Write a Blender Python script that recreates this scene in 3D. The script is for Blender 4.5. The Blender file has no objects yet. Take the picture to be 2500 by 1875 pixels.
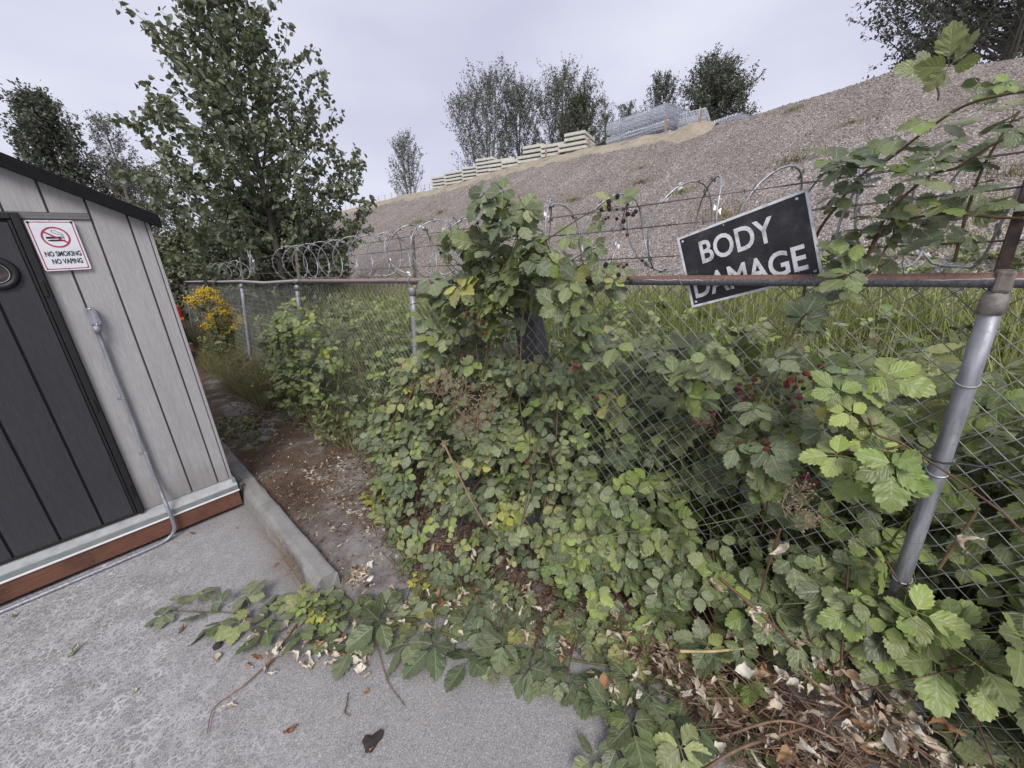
import bpy, math, random
import numpy as np
from mathutils import Vector, Matrix

random.seed(7)
RNG = np.random.default_rng(11)
C = bpy.context.scene.collection
SC = bpy.context.scene
PI = math.pi

# ------------------------------------------------------------------ camera
CAM_H = 1.70
F_PX, PW, PH = 940.0, 2500.0, 1875.0
YAW, PITCH, ROLL = math.radians(46.18), math.radians(18.42), math.radians(-3.39)
fwd = np.array([math.sin(YAW) * math.cos(PITCH), math.cos(YAW) * math.cos(PITCH), -math.sin(PITCH)])
rgt = np.array([math.cos(YAW), -math.sin(YAW), 0.0])
upv = np.cross(rgt, fwd)
rgt, upv = math.cos(ROLL) * rgt + math.sin(ROLL) * upv, -math.sin(ROLL) * rgt + math.cos(ROLL) * upv
CAM = np.array([0.0, 0.0, CAM_H])
cam_data = bpy.data.cameras.new('camera')
cam_data.sensor_width = 36.0
cam_data.lens = 36.0 * F_PX / PW
cam_data.clip_start = 0.02
cam_data.clip_end = 3000.0
cam = bpy.data.objects.new('camera', cam_data)
C.objects.link(cam)
mw = Matrix.Identity(4)
for i in range(3):
    mw[i][0], mw[i][1], mw[i][2], mw[i][3] = rgt[i], upv[i], -fwd[i], CAM[i]
cam.matrix_world = mw
SC.camera = cam

# ------------------------------------------------------------------ world, sun, exposure
SUN_EL, SUN_AZ = math.radians(46), math.radians(222)
world = bpy.data.worlds.new('World')
SC.world = world
world.use_nodes = True
wt = world.node_tree
wt.nodes.clear()
w_out = wt.nodes.new('ShaderNodeOutputWorld')
w_bg = wt.nodes.new('ShaderNodeBackground')
w_sky = wt.nodes.new('ShaderNodeTexSky')
w_sky.sky_type = 'NISHITA'
w_sky.sun_disc = False
w_sky.sun_elevation = SUN_EL
w_sky.sun_rotation = SUN_AZ
w_sky.air_density = 1.0
w_sky.dust_density = 3.0
w_tc = wt.nodes.new('ShaderNodeTexCoord')
w_map = wt.nodes.new('ShaderNodeMapping')
w_map.inputs['Scale'].default_value = (1.0, 1.0, 2.6)
w_noise = wt.nodes.new('ShaderNodeTexNoise')
w_noise.inputs['Scale'].default_value = 2.1
w_noise.inputs['Detail'].default_value = 5.0
w_noise.inputs['Roughness'].default_value = 0.45
w_ramp = wt.nodes.new('ShaderNodeValToRGB')
w_ramp.color_ramp.elements[0].position = 0.30
w_ramp.color_ramp.elements[0].color = (3.75, 3.80, 4.75, 1)
w_ramp.color_ramp.elements[1].position = 0.72
w_ramp.color_ramp.elements[1].color = (5.15, 5.25, 5.9, 1)
w_mix = wt.nodes.new('ShaderNodeMixRGB')
w_mix.inputs[0].default_value = 0.93
wt.links.new(w_tc.outputs['Generated'], w_map.inputs['Vector'])
wt.links.new(w_map.outputs['Vector'], w_noise.inputs['Vector'])
wt.links.new(w_noise.outputs['Fac'], w_ramp.inputs['Fac'])
wt.links.new(w_sky.outputs['Color'], w_mix.inputs[1])
wt.links.new(w_ramp.outputs['Color'], w_mix.inputs[2])
wt.links.new(w_mix.outputs[0], w_bg.inputs['Color'])
w_bg.inputs['Strength'].default_value = 0.10
wt.links.new(w_bg.outputs[0], w_out.inputs[0])

sun_d = bpy.data.lights.new('sun', 'SUN')
sun_d.energy = 1.5
sun_d.angle = math.radians(26)
sun_d.color = (1.0, 0.965, 0.91)
sun = bpy.data.objects.new('sun', sun_d)
C.objects.link(sun)
sd = Vector((math.cos(SUN_EL) * math.sin(SUN_AZ), math.cos(SUN_EL) * math.cos(SUN_AZ), math.sin(SUN_EL)))
sun.rotation_euler = sd.to_track_quat('Z', 'Y').to_euler()

SC.view_settings.view_transform = 'Standard'
SC.view_settings.look = 'None'
SC.view_settings.exposure = 0.75
SC.view_settings.gamma = 1.0
SC.view_settings.use_curve_mapping = False
SC.cycles.max_bounces = 6
SC.cycles.diffuse_bounces = 4
SC.cycles.glossy_bounces = 2
SC.cycles.transmission_bounces = 3
SC.cycles.transparent_max_bounces = 4
SC.cycles.use_denoising = True


# ------------------------------------------------------------------ survey helpers: a point of the photograph on a real plane
def ray(px, py):
    return rgt * ((px - PW / 2) / F_PX) - upv * ((py - PH / 2) / F_PX) + fwd


def onx(px, py, x):
    d = ray(px, py)
    return CAM + d * (x / d[0])


def ony(px, py, y):
    d = ray(px, py)
    return CAM + d * (y / d[1])


def onz(px, py, z):
    d = ray(px, py)
    return CAM + d * ((z - CAM_H) / d[2])


# ------------------------------------------------------------------ noise
def _hash(ix, iy, seed):
    h = (ix.astype(np.int64) * 374761393 + iy.astype(np.int64) * 668265263 + seed * 974634777) & 0x7fffffff
    h = ((h ^ (h >> 13)) * 1274126177) & 0x7fffffff
    return ((h ^ (h >> 16)) & 0xffff) / 65535.0


def vn(x, y, seed=0):
    x = np.asarray(x, float)
    y = np.asarray(y, float)
    ix, iy = np.floor(x), np.floor(y)
    fx, fy = x - ix, y - iy
    fx, fy = fx * fx * (3 - 2 * fx), fy * fy * (3 - 2 * fy)
    a, b = _hash(ix, iy, seed), _hash(ix + 1, iy, seed)
    c, d = _hash(ix, iy + 1, seed), _hash(ix + 1, iy + 1, seed)
    return (a * (1 - fx) + b * fx) * (1 - fy) + (c * (1 - fx) + d * fx) * fy


def fbm(x, y, seed=0, o=3):
    s, a = 0, 0.5
    for k in range(o):
        s = s + a * (vn(np.asarray(x) * 2 ** k, np.asarray(y) * 2 ** k, seed + k) - 0.5)
        a *= 0.5
    return s


# ------------------------------------------------------------------ mesh helpers
class B:
    """collects shapes that become ONE mesh object"""

    def __init__(self):
        self.V, self.Q, self.T, self.U, self.K = [], [], [], [], []
        self.n = 0

    def add(self, V, Q=None, T=None, U=None, K=None):
        V = np.asarray(V, float).reshape(-1, 3)
        if Q is not None and len(Q):
            self.Q.append(np.asarray(Q, int) + self.n)
        if T is not None and len(T):
            self.T.append(np.asarray(T, int) + self.n)
        self.V.append(V)
        self.U.append(np.zeros((len(V), 2)) if U is None else np.asarray(U, float))
        self.K.append(np.zeros(len(V)) if K is None else np.broadcast_to(np.asarray(K, float), (len(V),)))
        self.n += len(V)
        return self

    def box(self, x0, x1, y0, y1, z0, z1, M=None):
        V = np.array([(x, y, z) for x in (x0, x1) for y in (y0, y1) for z in (z0, z1)], float)
        if M is not None:
            V = V @ np.asarray(M)[:3, :3].T + np.asarray(M)[:3, 3]
        return self.add(V, Q=[(0, 1, 3, 2), (4, 6, 7, 5), (0, 4, 5, 1), (2, 3, 7, 6), (0, 2, 6, 4), (1, 5, 7, 3)])

    def tube(self, P, r, n=6, cap=True, closed=False, K=None):
        P = np.asarray(P, float)
        m = len(P)
        r = np.broadcast_to(np.asarray(r, float), (m,))
        tg = np.roll(P, -1, 0) - np.roll(P, 1, 0) if closed else np.gradient(P, axis=0)
        tg = tg / (np.linalg.norm(tg, axis=1, keepdims=True) + 1e-9)
        a = np.array([0, 0, 1.0]) if abs(tg[0][2]) < 0.9 else np.array([1.0, 0, 0])
        u = np.cross(tg[0], a)
        u /= np.linalg.norm(u)
        ang = np.arange(n) * 2 * PI / n
        V = np.zeros((m, n, 3))
        for i in range(m):
            u = u - tg[i] * (u @ tg[i])
            u /= np.linalg.norm(u) + 1e-9
            w = np.cross(tg[i], u)
            V[i] = P[i] + r[i] * (np.cos(ang)[:, None] * u + np.sin(ang)[:, None] * w)
        Q = []
        rng = m if closed else m - 1
        for i in range(rng):
            j = (i + 1) % m
            for k in range(n):
                l = (k + 1) % n
                Q.append((i * n + k, i * n + l, j * n + l, j * n + k))
        V = V.reshape(-1, 3)
        T = []
        if cap and not closed:
            V = np.vstack([V, P[0], P[-1]])
            b = m * n
            for k in range(n):
                l = (k + 1) % n
                T.append((b, l, k))
                T.append((b + 1, (m - 1) * n + k, (m - 1) * n + l))
        return self.add(V, Q=Q, T=T, K=K)

    def sticks(self, A, Bp, r, n=3):
        """many straight thin sticks at once"""
        A, Bp = np.asarray(A, float), np.asarray(Bp, float)
        N = len(A)
        d = Bp - A
        d /= np.linalg.norm(d, axis=1, keepdims=True) + 1e-9
        ref = np.where(np.abs(d[:, 2:3]) < 0.9, np.array([[0, 0, 1.0]]), np.array([[1.0, 0, 0]]))
        u = np.cross(d, ref)
        u /= np.linalg.norm(u, axis=1, keepdims=True) + 1e-9
        w = np.cross(d, u)
        r = np.broadcast_to(np.asarray(r, float), (N,))[:, None]
        rings = []
        for k in range(n):
            a = 2 * PI * k / n
            rings.append(r * (math.cos(a) * u + math.sin(a) * w))
        V = np.stack([A + o for o in rings] + [Bp + o for o in rings], axis=1).reshape(-1, 3)
        q = np.array([(k, (k + 1) % n, n + (k + 1) % n, n + k) for k in range(n)])
        Q = (q[None] + (np.arange(N) * 2 * n)[:, None, None]).reshape(-1, 4)
        return self.add(V, Q=Q)

    def scatter(self, tpl, M, L, K=None):
        tV, tT, tU = tpl
        N, m = len(L), len(tV)
        V = (np.einsum('nij,mj->nmi', M, tV) + L[:, None, :]).reshape(-1, 3)
        T = (tT[None] + (np.arange(N) * m)[:, None, None]).reshape(-1, 3)
        U = np.tile(tU, (N, 1))
        K = np.repeat(K, m) if K is not None else None
        return self.add(V, T=T, U=U, K=K)

    def mesh(self, name, mat=None, smooth=False):
        V = np.vstack(self.V)
        U = np.vstack(self.U)
        K = np.concatenate(self.K)
        Q = np.vstack(self.Q) if self.Q else np.zeros((0, 4), int)
        T = np.vstack(self.T) if self.T else np.zeros((0, 3), int)
        me = bpy.data.meshes.new(name)
        me.vertices.add(len(V))
        me.vertices.foreach_set('co', V.astype(np.float32).ravel())
        li = np.concatenate([Q.ravel(), T.ravel()]).astype(np.int32)
        me.loops.add(len(li))
        me.loops.foreach_set('vertex_index', li)
        ls = np.concatenate([np.arange(len(Q)) * 4, len(Q) * 4 + np.arange(len(T)) * 3]).astype(np.int32)
        me.polygons.add(len(ls))
        me.polygons.foreach_set('loop_start', ls)
        me.polygons.foreach_set('loop_total', np.concatenate([np.full(len(Q), 4), np.full(len(T), 3)]).astype(np.int32))
        me.polygons.foreach_set('use_smooth', np.full(len(ls), smooth, bool))
        uvl = me.uv_layers.new(name='UVMap')
        uvl.data.foreach_set('uv', U[li].astype(np.float32).ravel())
        at = me.attributes.new('tint', 'FLOAT', 'POINT')
        at.data.foreach_set('value', K.astype(np.float32))
        me.update(calc_edges=True)
        me.validate()
        if mat is not None:
            me.materials.append(mat)
        return me

    def obj(self, name, mat=None, parent=None, smooth=False, origin=None):
        if origin is not None:
            o3 = np.asarray(origin, float)
            self.V = [v - o3 for v in self.V]
        me = self.mesh(name, mat, smooth)
        return link(name, me, parent, origin)


def link(name, data, parent=None, loc=None):
    o = bpy.data.objects.new(name, data)
    C.objects.link(o)
    if parent is not None:
        o.parent = parent
    if loc is not None:
        p = Vector(loc)
        if parent is not None:
            p = p - root_loc(parent)
        o.location = p
    elif parent is not None:
        o.location = -root_loc(parent)
    return o


def root_loc(o):
    p = Vector((0, 0, 0))
    while o is not None:
        p = p + o.location
        o = o.parent
    return p


def tag(o, label=None, cat=None, group=None, kind=None):
    if label:
        o['label'] = label
    if cat:
        o['category'] = cat
    if group:
        o['group'] = group
    if kind:
        o['kind'] = kind
    return o


def thing(name, label, cat, loc=(0, 0, 0), group=None):
    o = bpy.data.objects.new(name, None)
    o.empty_display_size = 0.1
    C.objects.link(o)
    o.location = loc
    return tag(o, label, cat, group)


def bevel(o, w=0.004, seg=2):
    m = o.modifiers.new('bevel', 'BEVEL')
    m.width = w
    m.segments = seg
    m.limit_method = 'ANGLE'
    return o


def spline(P, n=40):
    """Catmull-Rom through P"""
    P = np.asarray(P, float)
    Q = np.vstack([2 * P[0] - P[1], P, 2 * P[-1] - P[-2]])
    out = []
    segs = len(P) - 1
    for t in np.linspace(0, segs - 1e-6, n):
        i = int(t)
        f = t - i
        a, b, c, d = Q[i], Q[i + 1], Q[i + 2], Q[i + 3]
        out.append(0.5 * (2 * b + (c - a) * f + (2 * a - 5 * b + 4 * c - d) * f * f + (3 * b - 3 * c + d - a) * f ** 3))
    return np.array(out)


# ------------------------------------------------------------------ material helpers
class Mat:
    def __init__(self, name, rough=0.6, metal=0.0, spec=0.5):
        self.m = bpy.data.materials.new(name)
        self.m.use_nodes = True
        self.t = self.m.node_tree
        self.t.nodes.clear()
        self.out = self.t.nodes.new('ShaderNodeOutputMaterial')
        self.p = self.t.nodes.new('ShaderNodeBsdfPrincipled')
        self.p.inputs['Roughness'].default_value = rough
        self.p.inputs['Metallic'].default_value = metal
        self.p.inputs['Specular IOR Level'].default_value = spec
        self.t.links.new(self.p.outputs[0], self.out.inputs[0])
        self._co = None

    def n(self, typ, ins=None, **props):
        nd = self.t.nodes.new(typ)
        for k, v in props.items():
            setattr(nd, k, v)
        for k, v in (ins or {}).items():
            self.put(nd.inputs[k], v)
        return nd

    def put(self, sock, v):
        if hasattr(v, 'is_linked') or isinstance(v, bpy.types.NodeSocket):
            self.t.links.new(v, sock)
        elif isinstance(v, (tuple, list)) and len(v) == 3 and sock.type == 'RGBA':
            sock.default_value = (*v, 1)
        else:
            sock.default_value = v

    def co(self, kind='Object'):
        return self.n('ShaderNodeTexCoord').outputs[kind]

    def pos(self):
        return self.n('ShaderNodeNewGeometry').outputs['Position']

    def mapped(self, vec, scale=(1, 1, 1), rot=(0, 0, 0)):
        return self.n('ShaderNodeMapping', {'Vector': vec, 'Scale': scale, 'Rotation': rot}).outputs[0]

    def noise(self, vec, scale, detail=3, rough=0.55, dist=0.0, out='Fac'):
        return self.n('ShaderNodeTexNoise', {'Vector': vec, 'Scale': scale, 'Detail': detail, 'Roughness': rough, 'Distortion': dist}).outputs[out]

    def vor(self, vec, scale, feature='F1', out='Distance', rnd=1.0):
        return self.n('ShaderNodeTexVoronoi', {'Vector': vec, 'Scale': scale, 'Randomness': rnd}, feature=feature).outputs[out]

    def ramp(self, fac, stops, interp='LINEAR'):
        nd = self.n('ShaderNodeValToRGB', {'Fac': fac})
        cr = nd.color_ramp
        cr.interpolation = interp
        while len(cr.elements) < len(stops):
            cr.elements.new(0.5)
        for e, (p, c) in zip(cr.elements, stops):
            e.position = p
            e.color = (c, c, c, 1) if isinstance(c, (int, float)) else (*c, 1)
        return nd.outputs[0]

    def mix(self, fac, a, b, mode='MIX'):
        nd = self.n('ShaderNodeMixRGB', blend_type=mode)
        self.put(nd.inputs[0], fac)
        self.put(nd.inputs[1], a)
        self.put(nd.inputs[2], b)
        return nd.outputs[0]

    def math(self, op, a, b=None, c=None):
        nd = self.n('ShaderNodeMath', operation=op)
        self.put(nd.inputs[0], a)
        if b is not None:
            self.put(nd.inputs[1], b)
        if c is not None:
            self.put(nd.inputs[2], c)
        return nd.outputs[0]

    def sep(self, vec):
        return self.n('ShaderNodeSeparateXYZ', {'Vector': vec}).outputs

    def attr(self, name, out='Fac'):
        return self.n('ShaderNodeAttribute', attribute_name=name).outputs[out]

    def rnd(self):
        return self.n('ShaderNodeObjectInfo').outputs['Random']

    def isl(self):
        return self.n('ShaderNodeNewGeometry').outputs['Random Per Island']

    def color(self, c):
        self.put(self.p.inputs['Base Color'], c)
        return self

    def rough(self, r):
        self.put(self.p.inputs['Roughness'], r)
        return self

    def bump(self, h, strength=0.4, dist=0.01):
        nd = self.n('ShaderNodeBump', {'Height': h, 'Strength': strength, 'Distance': dist})
        self.t.links.new(nd.outputs[0], self.p.inputs['Normal'])
        return self

    def thin(self, col, amount):
        """leaf-like: part of the light passes through"""
        tr = self.n('ShaderNodeBsdfTranslucent', {'Color': col})
        mx = self.n('ShaderNodeMixShader', {'Fac': amount})
        self.t.links.new(self.p.outputs[0], mx.inputs[1])
        self.t.links.new(tr.outputs[0], mx.inputs[2])
        self.t.links.new(mx.outputs[0], self.out.inputs[0])
        return self


def plain(name, c, rough=0.6, metal=0.0, var=0.12, scale=30, bump=0.0):
    m = Mat(name, rough, metal)
    v = m.noise(m.pos(), scale, 4)
    lo = tuple(x * (1 - var * 1.6) for x in c)
    hi = tuple(min(1, x * (1 + var * 1.6)) for x in c)
    m.color(m.ramp(v, [(0.25, lo), (0.75, hi)]))
    if bump:
        m.bump(v, bump, 0.004)
    return m.m


# ---- ground materials
def make_pavement():
    m = Mat('weathered_pavement', 0.85, spec=0.3)
    p = m.pos()
    x, y, z = m.sep(p)
    wob = m.n('ShaderNodeVectorMath', operation='MULTIPLY_ADD')
    m.put(wob.inputs[0], m.noise(p, 42, 4, 0.65, out='Color'))
    wob.inputs[1].default_value = (0.034, 0.034, 0.0)
    m.put(wob.inputs[2], p)
    wp = wob.outputs[0]
    e1 = m.vor(wp, 33, 'DISTANCE_TO_EDGE')
    e2 = m.vor(wp, 64, 'DISTANCE_TO_EDGE')
    vein1 = m.math('MULTIPLY', m.ramp(m.noise(p, 11, 4, 0.6), [(0.36, 0.45), (0.60, 1.0)]), m.ramp(e1, [(0.0, 1.0), (0.05, 0.8), (0.13, 0.0)]))
    vein2 = m.math('MULTIPLY', m.ramp(e2, [(0.0, 0.9), (0.07, 0.6), (0.17, 0.0)]), m.ramp(m.noise(p, 7, 3), [(0.4, 0.2), (0.6, 1.0)]))
    big = m.noise(p, 1.1, 4)
    patch = m.noise(p, 5.5, 4, 0.65)
    # how strongly the surface is crazed: more to the open side of the yard
    side = m.n('ShaderNodeMapRange', {'Value': x, 'From Min': 0.35, 'From Max': -0.35, 'To Min': 0.10, 'To Max': 1.0}).outputs[0]
    crz = m.math('MULTIPLY', side, m.ramp(patch, [(0.30, 0.60), (0.62, 1.0)]))
    vein = m.math('MULTIPLY', m.math('MAXIMUM', vein1, vein2), crz)
    grit = m.noise(p, 210, 2, 0.7)
    speck = m.vor(p, 230, 'F1', 'Color')
    speck_v = m.sep(speck)[0]
    base = m.ramp(big, [(0.30, (0.212, 0.203, 0.200)), (0.70, (0.285, 0.274, 0.270))])
    base = m.mix(crz, base, m.ramp(patch, [(0.3, (0.118, 0.113, 0.116)), (0.75, (0.225, 0.218, 0.222))]))
    base = m.mix(m.ramp(grit, [(0.45, 0.0), (0.66, 0.75)]), base, (0.46, 0.448, 0.45))
    base = m.mix(m.ramp(speck_v, [(0.0, 0.55), (0.16, 0.35), (0.20, 0.0)]), base, (0.12, 0.115, 0.12))
    base = m.mix(m.ramp(speck_v, [(0.93, 0.0), (0.95, 0.5), (1.0, 0.7)]), base, (0.50, 0.485, 0.48))
    base = m.mix(m.math('MULTIPLY', vein, m.ramp(grit, [(0.3, 0.55), (0.6, 1.0)])), base, (0.60, 0.588, 0.60))
    stain = m.ramp(m.noise(p, 2.4, 5, 0.62, 0.4), [(0.56, 0.0), (0.74, 0.45)])
    base = m.mix(stain, base, (0.15, 0.142, 0.140))
    # dirt washed along the kerb
    near_kerb = m.n('ShaderNodeMapRange', {'Value': m.math('ADD', x, m.math('MULTIPLY', patch, 0.22)), 'From Min': 0.36, 'From Max': 0.55, 'To Min': 0.0, 'To Max': 0.55}).outputs[0]
    rear = m.n('ShaderNodeMapRange', {'Value': y, 'From Min': 1.5, 'From Max': 2.4}).outputs[0]
    base = m.mix(m.math('MULTIPLY', near_kerb, rear), base, (0.17, 0.145, 0.125))
    tan = m.ramp(m.noise(p, 3.1, 4, 0.6), [(0.60, 0.0), (0.76, 0.35)])
    base = m.mix(tan, base, (0.36, 0.32, 0.28))
    m.color(base)
    h = m.math('ADD', m.math('MULTIPLY', grit, 0.7), m.math('MULTIPLY', speck_v, 0.5))
    m.bump(m.math('ADD', h, m.math('MULTIPLY', vein, 0.3)), 0.55, 0.004)
    return m.m


def make_dirt():
    m = Mat('mossy_dirt', 0.95, spec=0.15)
    p = m.pos()
    a = m.noise(p, 2.6, 5, 0.6, 0.3)
    b = m.noise(p, 9.0, 5, 0.65)
    g = m.noise(p, 90, 3, 0.7)
    base = m.ramp(a, [(0.30, (0.050, 0.030, 0.020)), (0.45, (0.105, 0.062, 0.038)), (0.53, (0.13, 0.098, 0.075)), (0.61, (0.27, 0.255, 0.245))])
    base = m.mix(m.ramp(b, [(0.5, 0.0), (0.68, 0.65)]), base, (0.045, 0.031, 0.021))
    base = m.mix(m.ramp(g, [(0.45, 0.0), (0.75, 0.55)]), base, (0.30, 0.26, 0.225))
    x, y, z = m.sep(p)
    front = m.n('ShaderNodeMapRange', {'Value': y, 'From Min': 2.9, 'From Max': 1.9}).outputs[0]
    base = m.mix(m.math('MULTIPLY', front, m.ramp(b, [(0.38, 1.0), (0.62, 0.2)])), base, (0.28, 0.275, 0.275))
    m.color(base)
    m.bump(m.math('ADD', m.math('MULTIPLY', g, 0.6), b), 0.8, 0.02)
    return m.m


def make_gravel(name='gravel_bed', stone=False):
    m = Mat(name, 0.9, spec=0.2)
    p = m.pos()
    if stone:
        r = m.isl()
    else:
        r = m.sep(m.vor(p, 32, 'F1', 'Color'))[0]
    col = m.ramp(r, [(0.0, (0.215, 0.180, 0.163)), (0.25, (0.325, 0.280, 0.258)), (0.55, (0.42, 0.37, 0.345)), (0.85, (0.53, 0.48, 0.455)), (1.0, (0.76, 0.72, 0.69))])
    big = m.noise(p, 0.55, 4, 0.6)
    run = m.noise(m.mapped(p, (0.35, 2.2, 0.35)), 1.0, 5, 0.6, 0.8)
    col = m.mix(m.ramp(run, [(0.40, 0.30), (0.62, 0.0)]), col, (0.19, 0.155, 0.128))
    col = m.mix(m.ramp(big, [(0.35, 0.28), (0.65, 0.0)]), col, (0.21, 0.17, 0.135))
    m.color(col)
    if not stone:
        d = m.vor(p, 32, 'F1', 'Distance')
        m.bump(m.math('ADD', m.math('MULTIPLY', d, -1.0), m.math('MULTIPLY', r, 0.6)), 1.0, 0.05)
    return m.m


def make_sandy():
    m = Mat('straw_covered_sand', 0.95, spec=0.15)
    p = m.pos()
    a = m.noise(p, 1.6, 6, 0.7)
    b = m.noise(m.mapped(p, (14, 4, 14)), 1.0, 4, 0.7)
    c = m.ramp(a, [(0.3, (0.20, 0.165, 0.125)), (0.48, (0.33, 0.28, 0.215)), (0.7, (0.43, 0.375, 0.295))])
    c = m.mix(m.ramp(b, [(0.4, 0.0), (0.7, 0.6)]), c, (0.50, 0.445, 0.36))
    m.color(c)
    m.bump(m.math('ADD', a, b), 0.8, 0.08)
    return m.m


def make_field():
    m = Mat('weedy_soil', 0.95, spec=0.15)
    p = m.pos()
    a = m.noise(p, 3.5, 5, 0.65)
    m.color(m.ramp(a, [(0.3, (0.035, 0.04, 0.018)), (0.55, (0.075, 0.08, 0.035)), (0.75, (0.14, 0.12, 0.07))]))
    m.bump(a, 0.8, 0.05)
    return m.m


# ---- leaves
def make_leaf(name, stops, under=(0.24, 0.27, 0.20), rough=0.42, vein=(0.30, 0.34, 0.22), thin=0.12, spots=0.0, side=7.0, vein_amt=0.68):
    m = Mat(name, rough, spec=0.5)
    uv = m.n('ShaderNodeUVMap', uv_map='UVMap').outputs[0]
    u, v, _ = m.sep(uv)
    au = m.math('ABSOLUTE', m.math('SUBTRACT', m.math('MULTIPLY', u, 2.0), 1.0))
    t = m.math('FRACT', m.math('ADD', m.attr('tint'), m.rnd()))
    col = m.ramp(t, stops)
    r2 = m.isl()
    hs = m.n('ShaderNodeHueSaturation', {'Hue': m.math('ADD', 0.481, m.math('MULTIPLY', r2, 0.024)), 'Saturation': m.math('ADD', 0.80, m.math('MULTIPLY', r2, 0.26)), 'Value': m.math('ADD', 0.62, m.math('MULTIPLY', r2, 0.72)), 'Color': col})
    col = hs.outputs[0]
    mid = m.ramp(au, [(0.0, 1.0), (0.05, 0.6), (0.11, 0.0)])
    saw = m.math('FRACT', m.math('SUBTRACT', m.math('MULTIPLY', v, side), m.math('MULTIPLY', au, side * 0.30)))
    lat = m.ramp(saw, [(0.0, 0.75), (0.13, 0.15), (0.5, 0.0), (0.92, 0.1), (1.0, 0.75)])
    vn_ = m.math('MAXIMUM', mid, m.math('MULTIPLY', lat, 0.55))
    col = m.mix(m.math('MULTIPLY', vn_, vein_amt), col, vein)
    blot = m.noise(m.pos(), 38, 3, 0.6)
    col = m.mix(m.ramp(blot, [(0.52, 0.0), (0.75, 0.28)]), col, tuple(s * 1.9 for s in stops[0][1]))
    if spots:
        sp = m.noise(m.pos(), 120, 2, 0.6)
        col = m.mix(m.ramp(sp, [(0.66, 0.0), (0.74, spots)]), col, (0.15, 0.075, 0.035))
    back = m.n('ShaderNodeNewGeometry').outputs['Backfacing']
    col2 = m.mix(back, col, m.mix(0.55, col, under))
    m.color(col2)
    h = m.math('ADD', m.math('MULTIPLY', vn_, -0.9), m.math('MULTIPLY', m.math('SINE', m.math('MULTIPLY', saw, 3.1416)), 0.8))
    m.bump(h, 0.30, 0.003)
    m.thin(m.mix(0.35, col, (0.20, 0.27, 0.06)), thin)
    return m.m


M = {}
M['pavement'] = make_pavement()
M['dirt'] = make_dirt()
M['gravel'] = make_gravel()
M['stone'] = make_gravel('gravel_stone', True)
M['sandy'] = make_sandy()
M['field'] = make_field()
GREY_G = [(0.0, (0.081, 0.113, 0.052)), (0.35, (0.119, 0.153, 0.075)), (0.7, (0.169, 0.202, 0.107)), (0.93, (0.218, 0.240, 0.109)), (1.0, (0.343, 0.308, 0.072))]
MID_G = [(0.0, (0.087, 0.119, 0.045)), (0.4, (0.140, 0.176, 0.063)), (0.8, (0.198, 0.234, 0.083)), (1.0, (0.277, 0.289, 0.087))]
YEL_G = [(0.0, (0.118, 0.174, 0.040)), (0.5, (0.185, 0.252, 0.056)), (0.96, (0.252, 0.319, 0.078)), (1.0, (0.381, 0.347, 0.078))]
M['leaf_grey'] = make_leaf('bramble_leaf_greyish', GREY_G, spots=0.3)
M['leaf_mid'] = make_leaf('bramble_leaf_green', MID_G, spots=0.3)
M['leaf_yel'] = make_leaf('bramble_leaf_yellowish', YEL_G, spots=0.25)
M['leaf_bright'] = make_leaf('bramble_leaf_new', [(0.0, (0.28, 0.30, 0.035)), (1.0, (0.42, 0.40, 0.05))], thin=0.2)
M['poplar_leaf'] = make_leaf('poplar_leaf', [(0.0, (0.092, 0.114, 0.068)), (0.5, (0.160, 0.188, 0.104)), (0.9, (0.215, 0.24, 0.13)), (1.0, (0.25, 0.24, 0.12))], under=(0.17, 0.20, 0.15), thin=0.26, vein_amt=0.25)
M['far_leaf'] = make_leaf('far_tree_leaf', [(0.0, (0.070, 0.082, 0.060)), (0.6, (0.115, 0.130, 0.090)), (1.0, (0.16, 0.168, 0.115))], under=(0.12, 0.135, 0.10), thin=0.12, vein_amt=0.1)
M['far_pale'] = make_leaf('far_pale_tree_leaf', [(0.0, (0.085, 0.09, 0.07)), (1.0, (0.15, 0.15, 0.12))], under=(0.18, 0.18, 0.15), thin=0.1, vein_amt=0.1)
M['weed_leaf'] = make_leaf('weed_leaf', [(0.0, (0.07, 0.085, 0.03)), (0.5, (0.12, 0.13, 0.045)), (1.0, (0.20, 0.17, 0.075))], thin=0.15, vein_amt=0.2)


def make_dry():
    m = Mat('dry_curled_leaf', 0.75, spec=0.25)
    t = m.math('FRACT', m.math('ADD', m.attr('tint'), m.rnd()))
    col = m.ramp(t, [(0.0, (0.52, 0.45, 0.34)), (0.3, (0.66, 0.60, 0.49)), (0.78, (0.78, 0.74, 0.65)), (0.86, (0.42, 0.27, 0.14)), (1.0, (0.25, 0.115, 0.06))])
    n = m.noise(m.pos(), 55, 4, 0.6)
    col = m.mix(m.ramp(n, [(0.56, 0.0), (0.80, 0.5)]), col, (0.36, 0.25, 0.15))
    back = m.n('ShaderNodeNewGeometry').outputs['Backfacing']
    col = m.mix(m.math('MULTIPLY', back, 0.6), col, (0.30, 0.16, 0.075))
    m.color(col)
    m.bump(n, 0.4, 0.004)
    m.thin(col, 0.12)
    return m.m


def make_litter():
    m = Mat('leaf_litter', 0.85, spec=0.2)
    r = m.isl()
    m.color(m.ramp(r, [(0.0, (0.09, 0.055, 0.038)), (0.3, (0.18, 0.115, 0.078)), (0.55, (0.30, 0.22, 0.155)), (0.8, (0.46, 0.39, 0.295)), (1.0, (0.62, 0.57, 0.47))]))
    return m.m


def make_grass(name, stops):
    m = Mat(name, 0.6, spec=0.3)
    u, v, _ = m.sep(m.n('ShaderNodeUVMap', uv_map='UVMap').outputs[0])
    c = m.ramp(m.attr('tint'), stops)
    c = m.mix(m.math('MULTIPLY', v, 0.35), c, (0.30, 0.28, 0.10))
    m.color(c)
    m.thin(c, 0.22)
    return m.m


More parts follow.
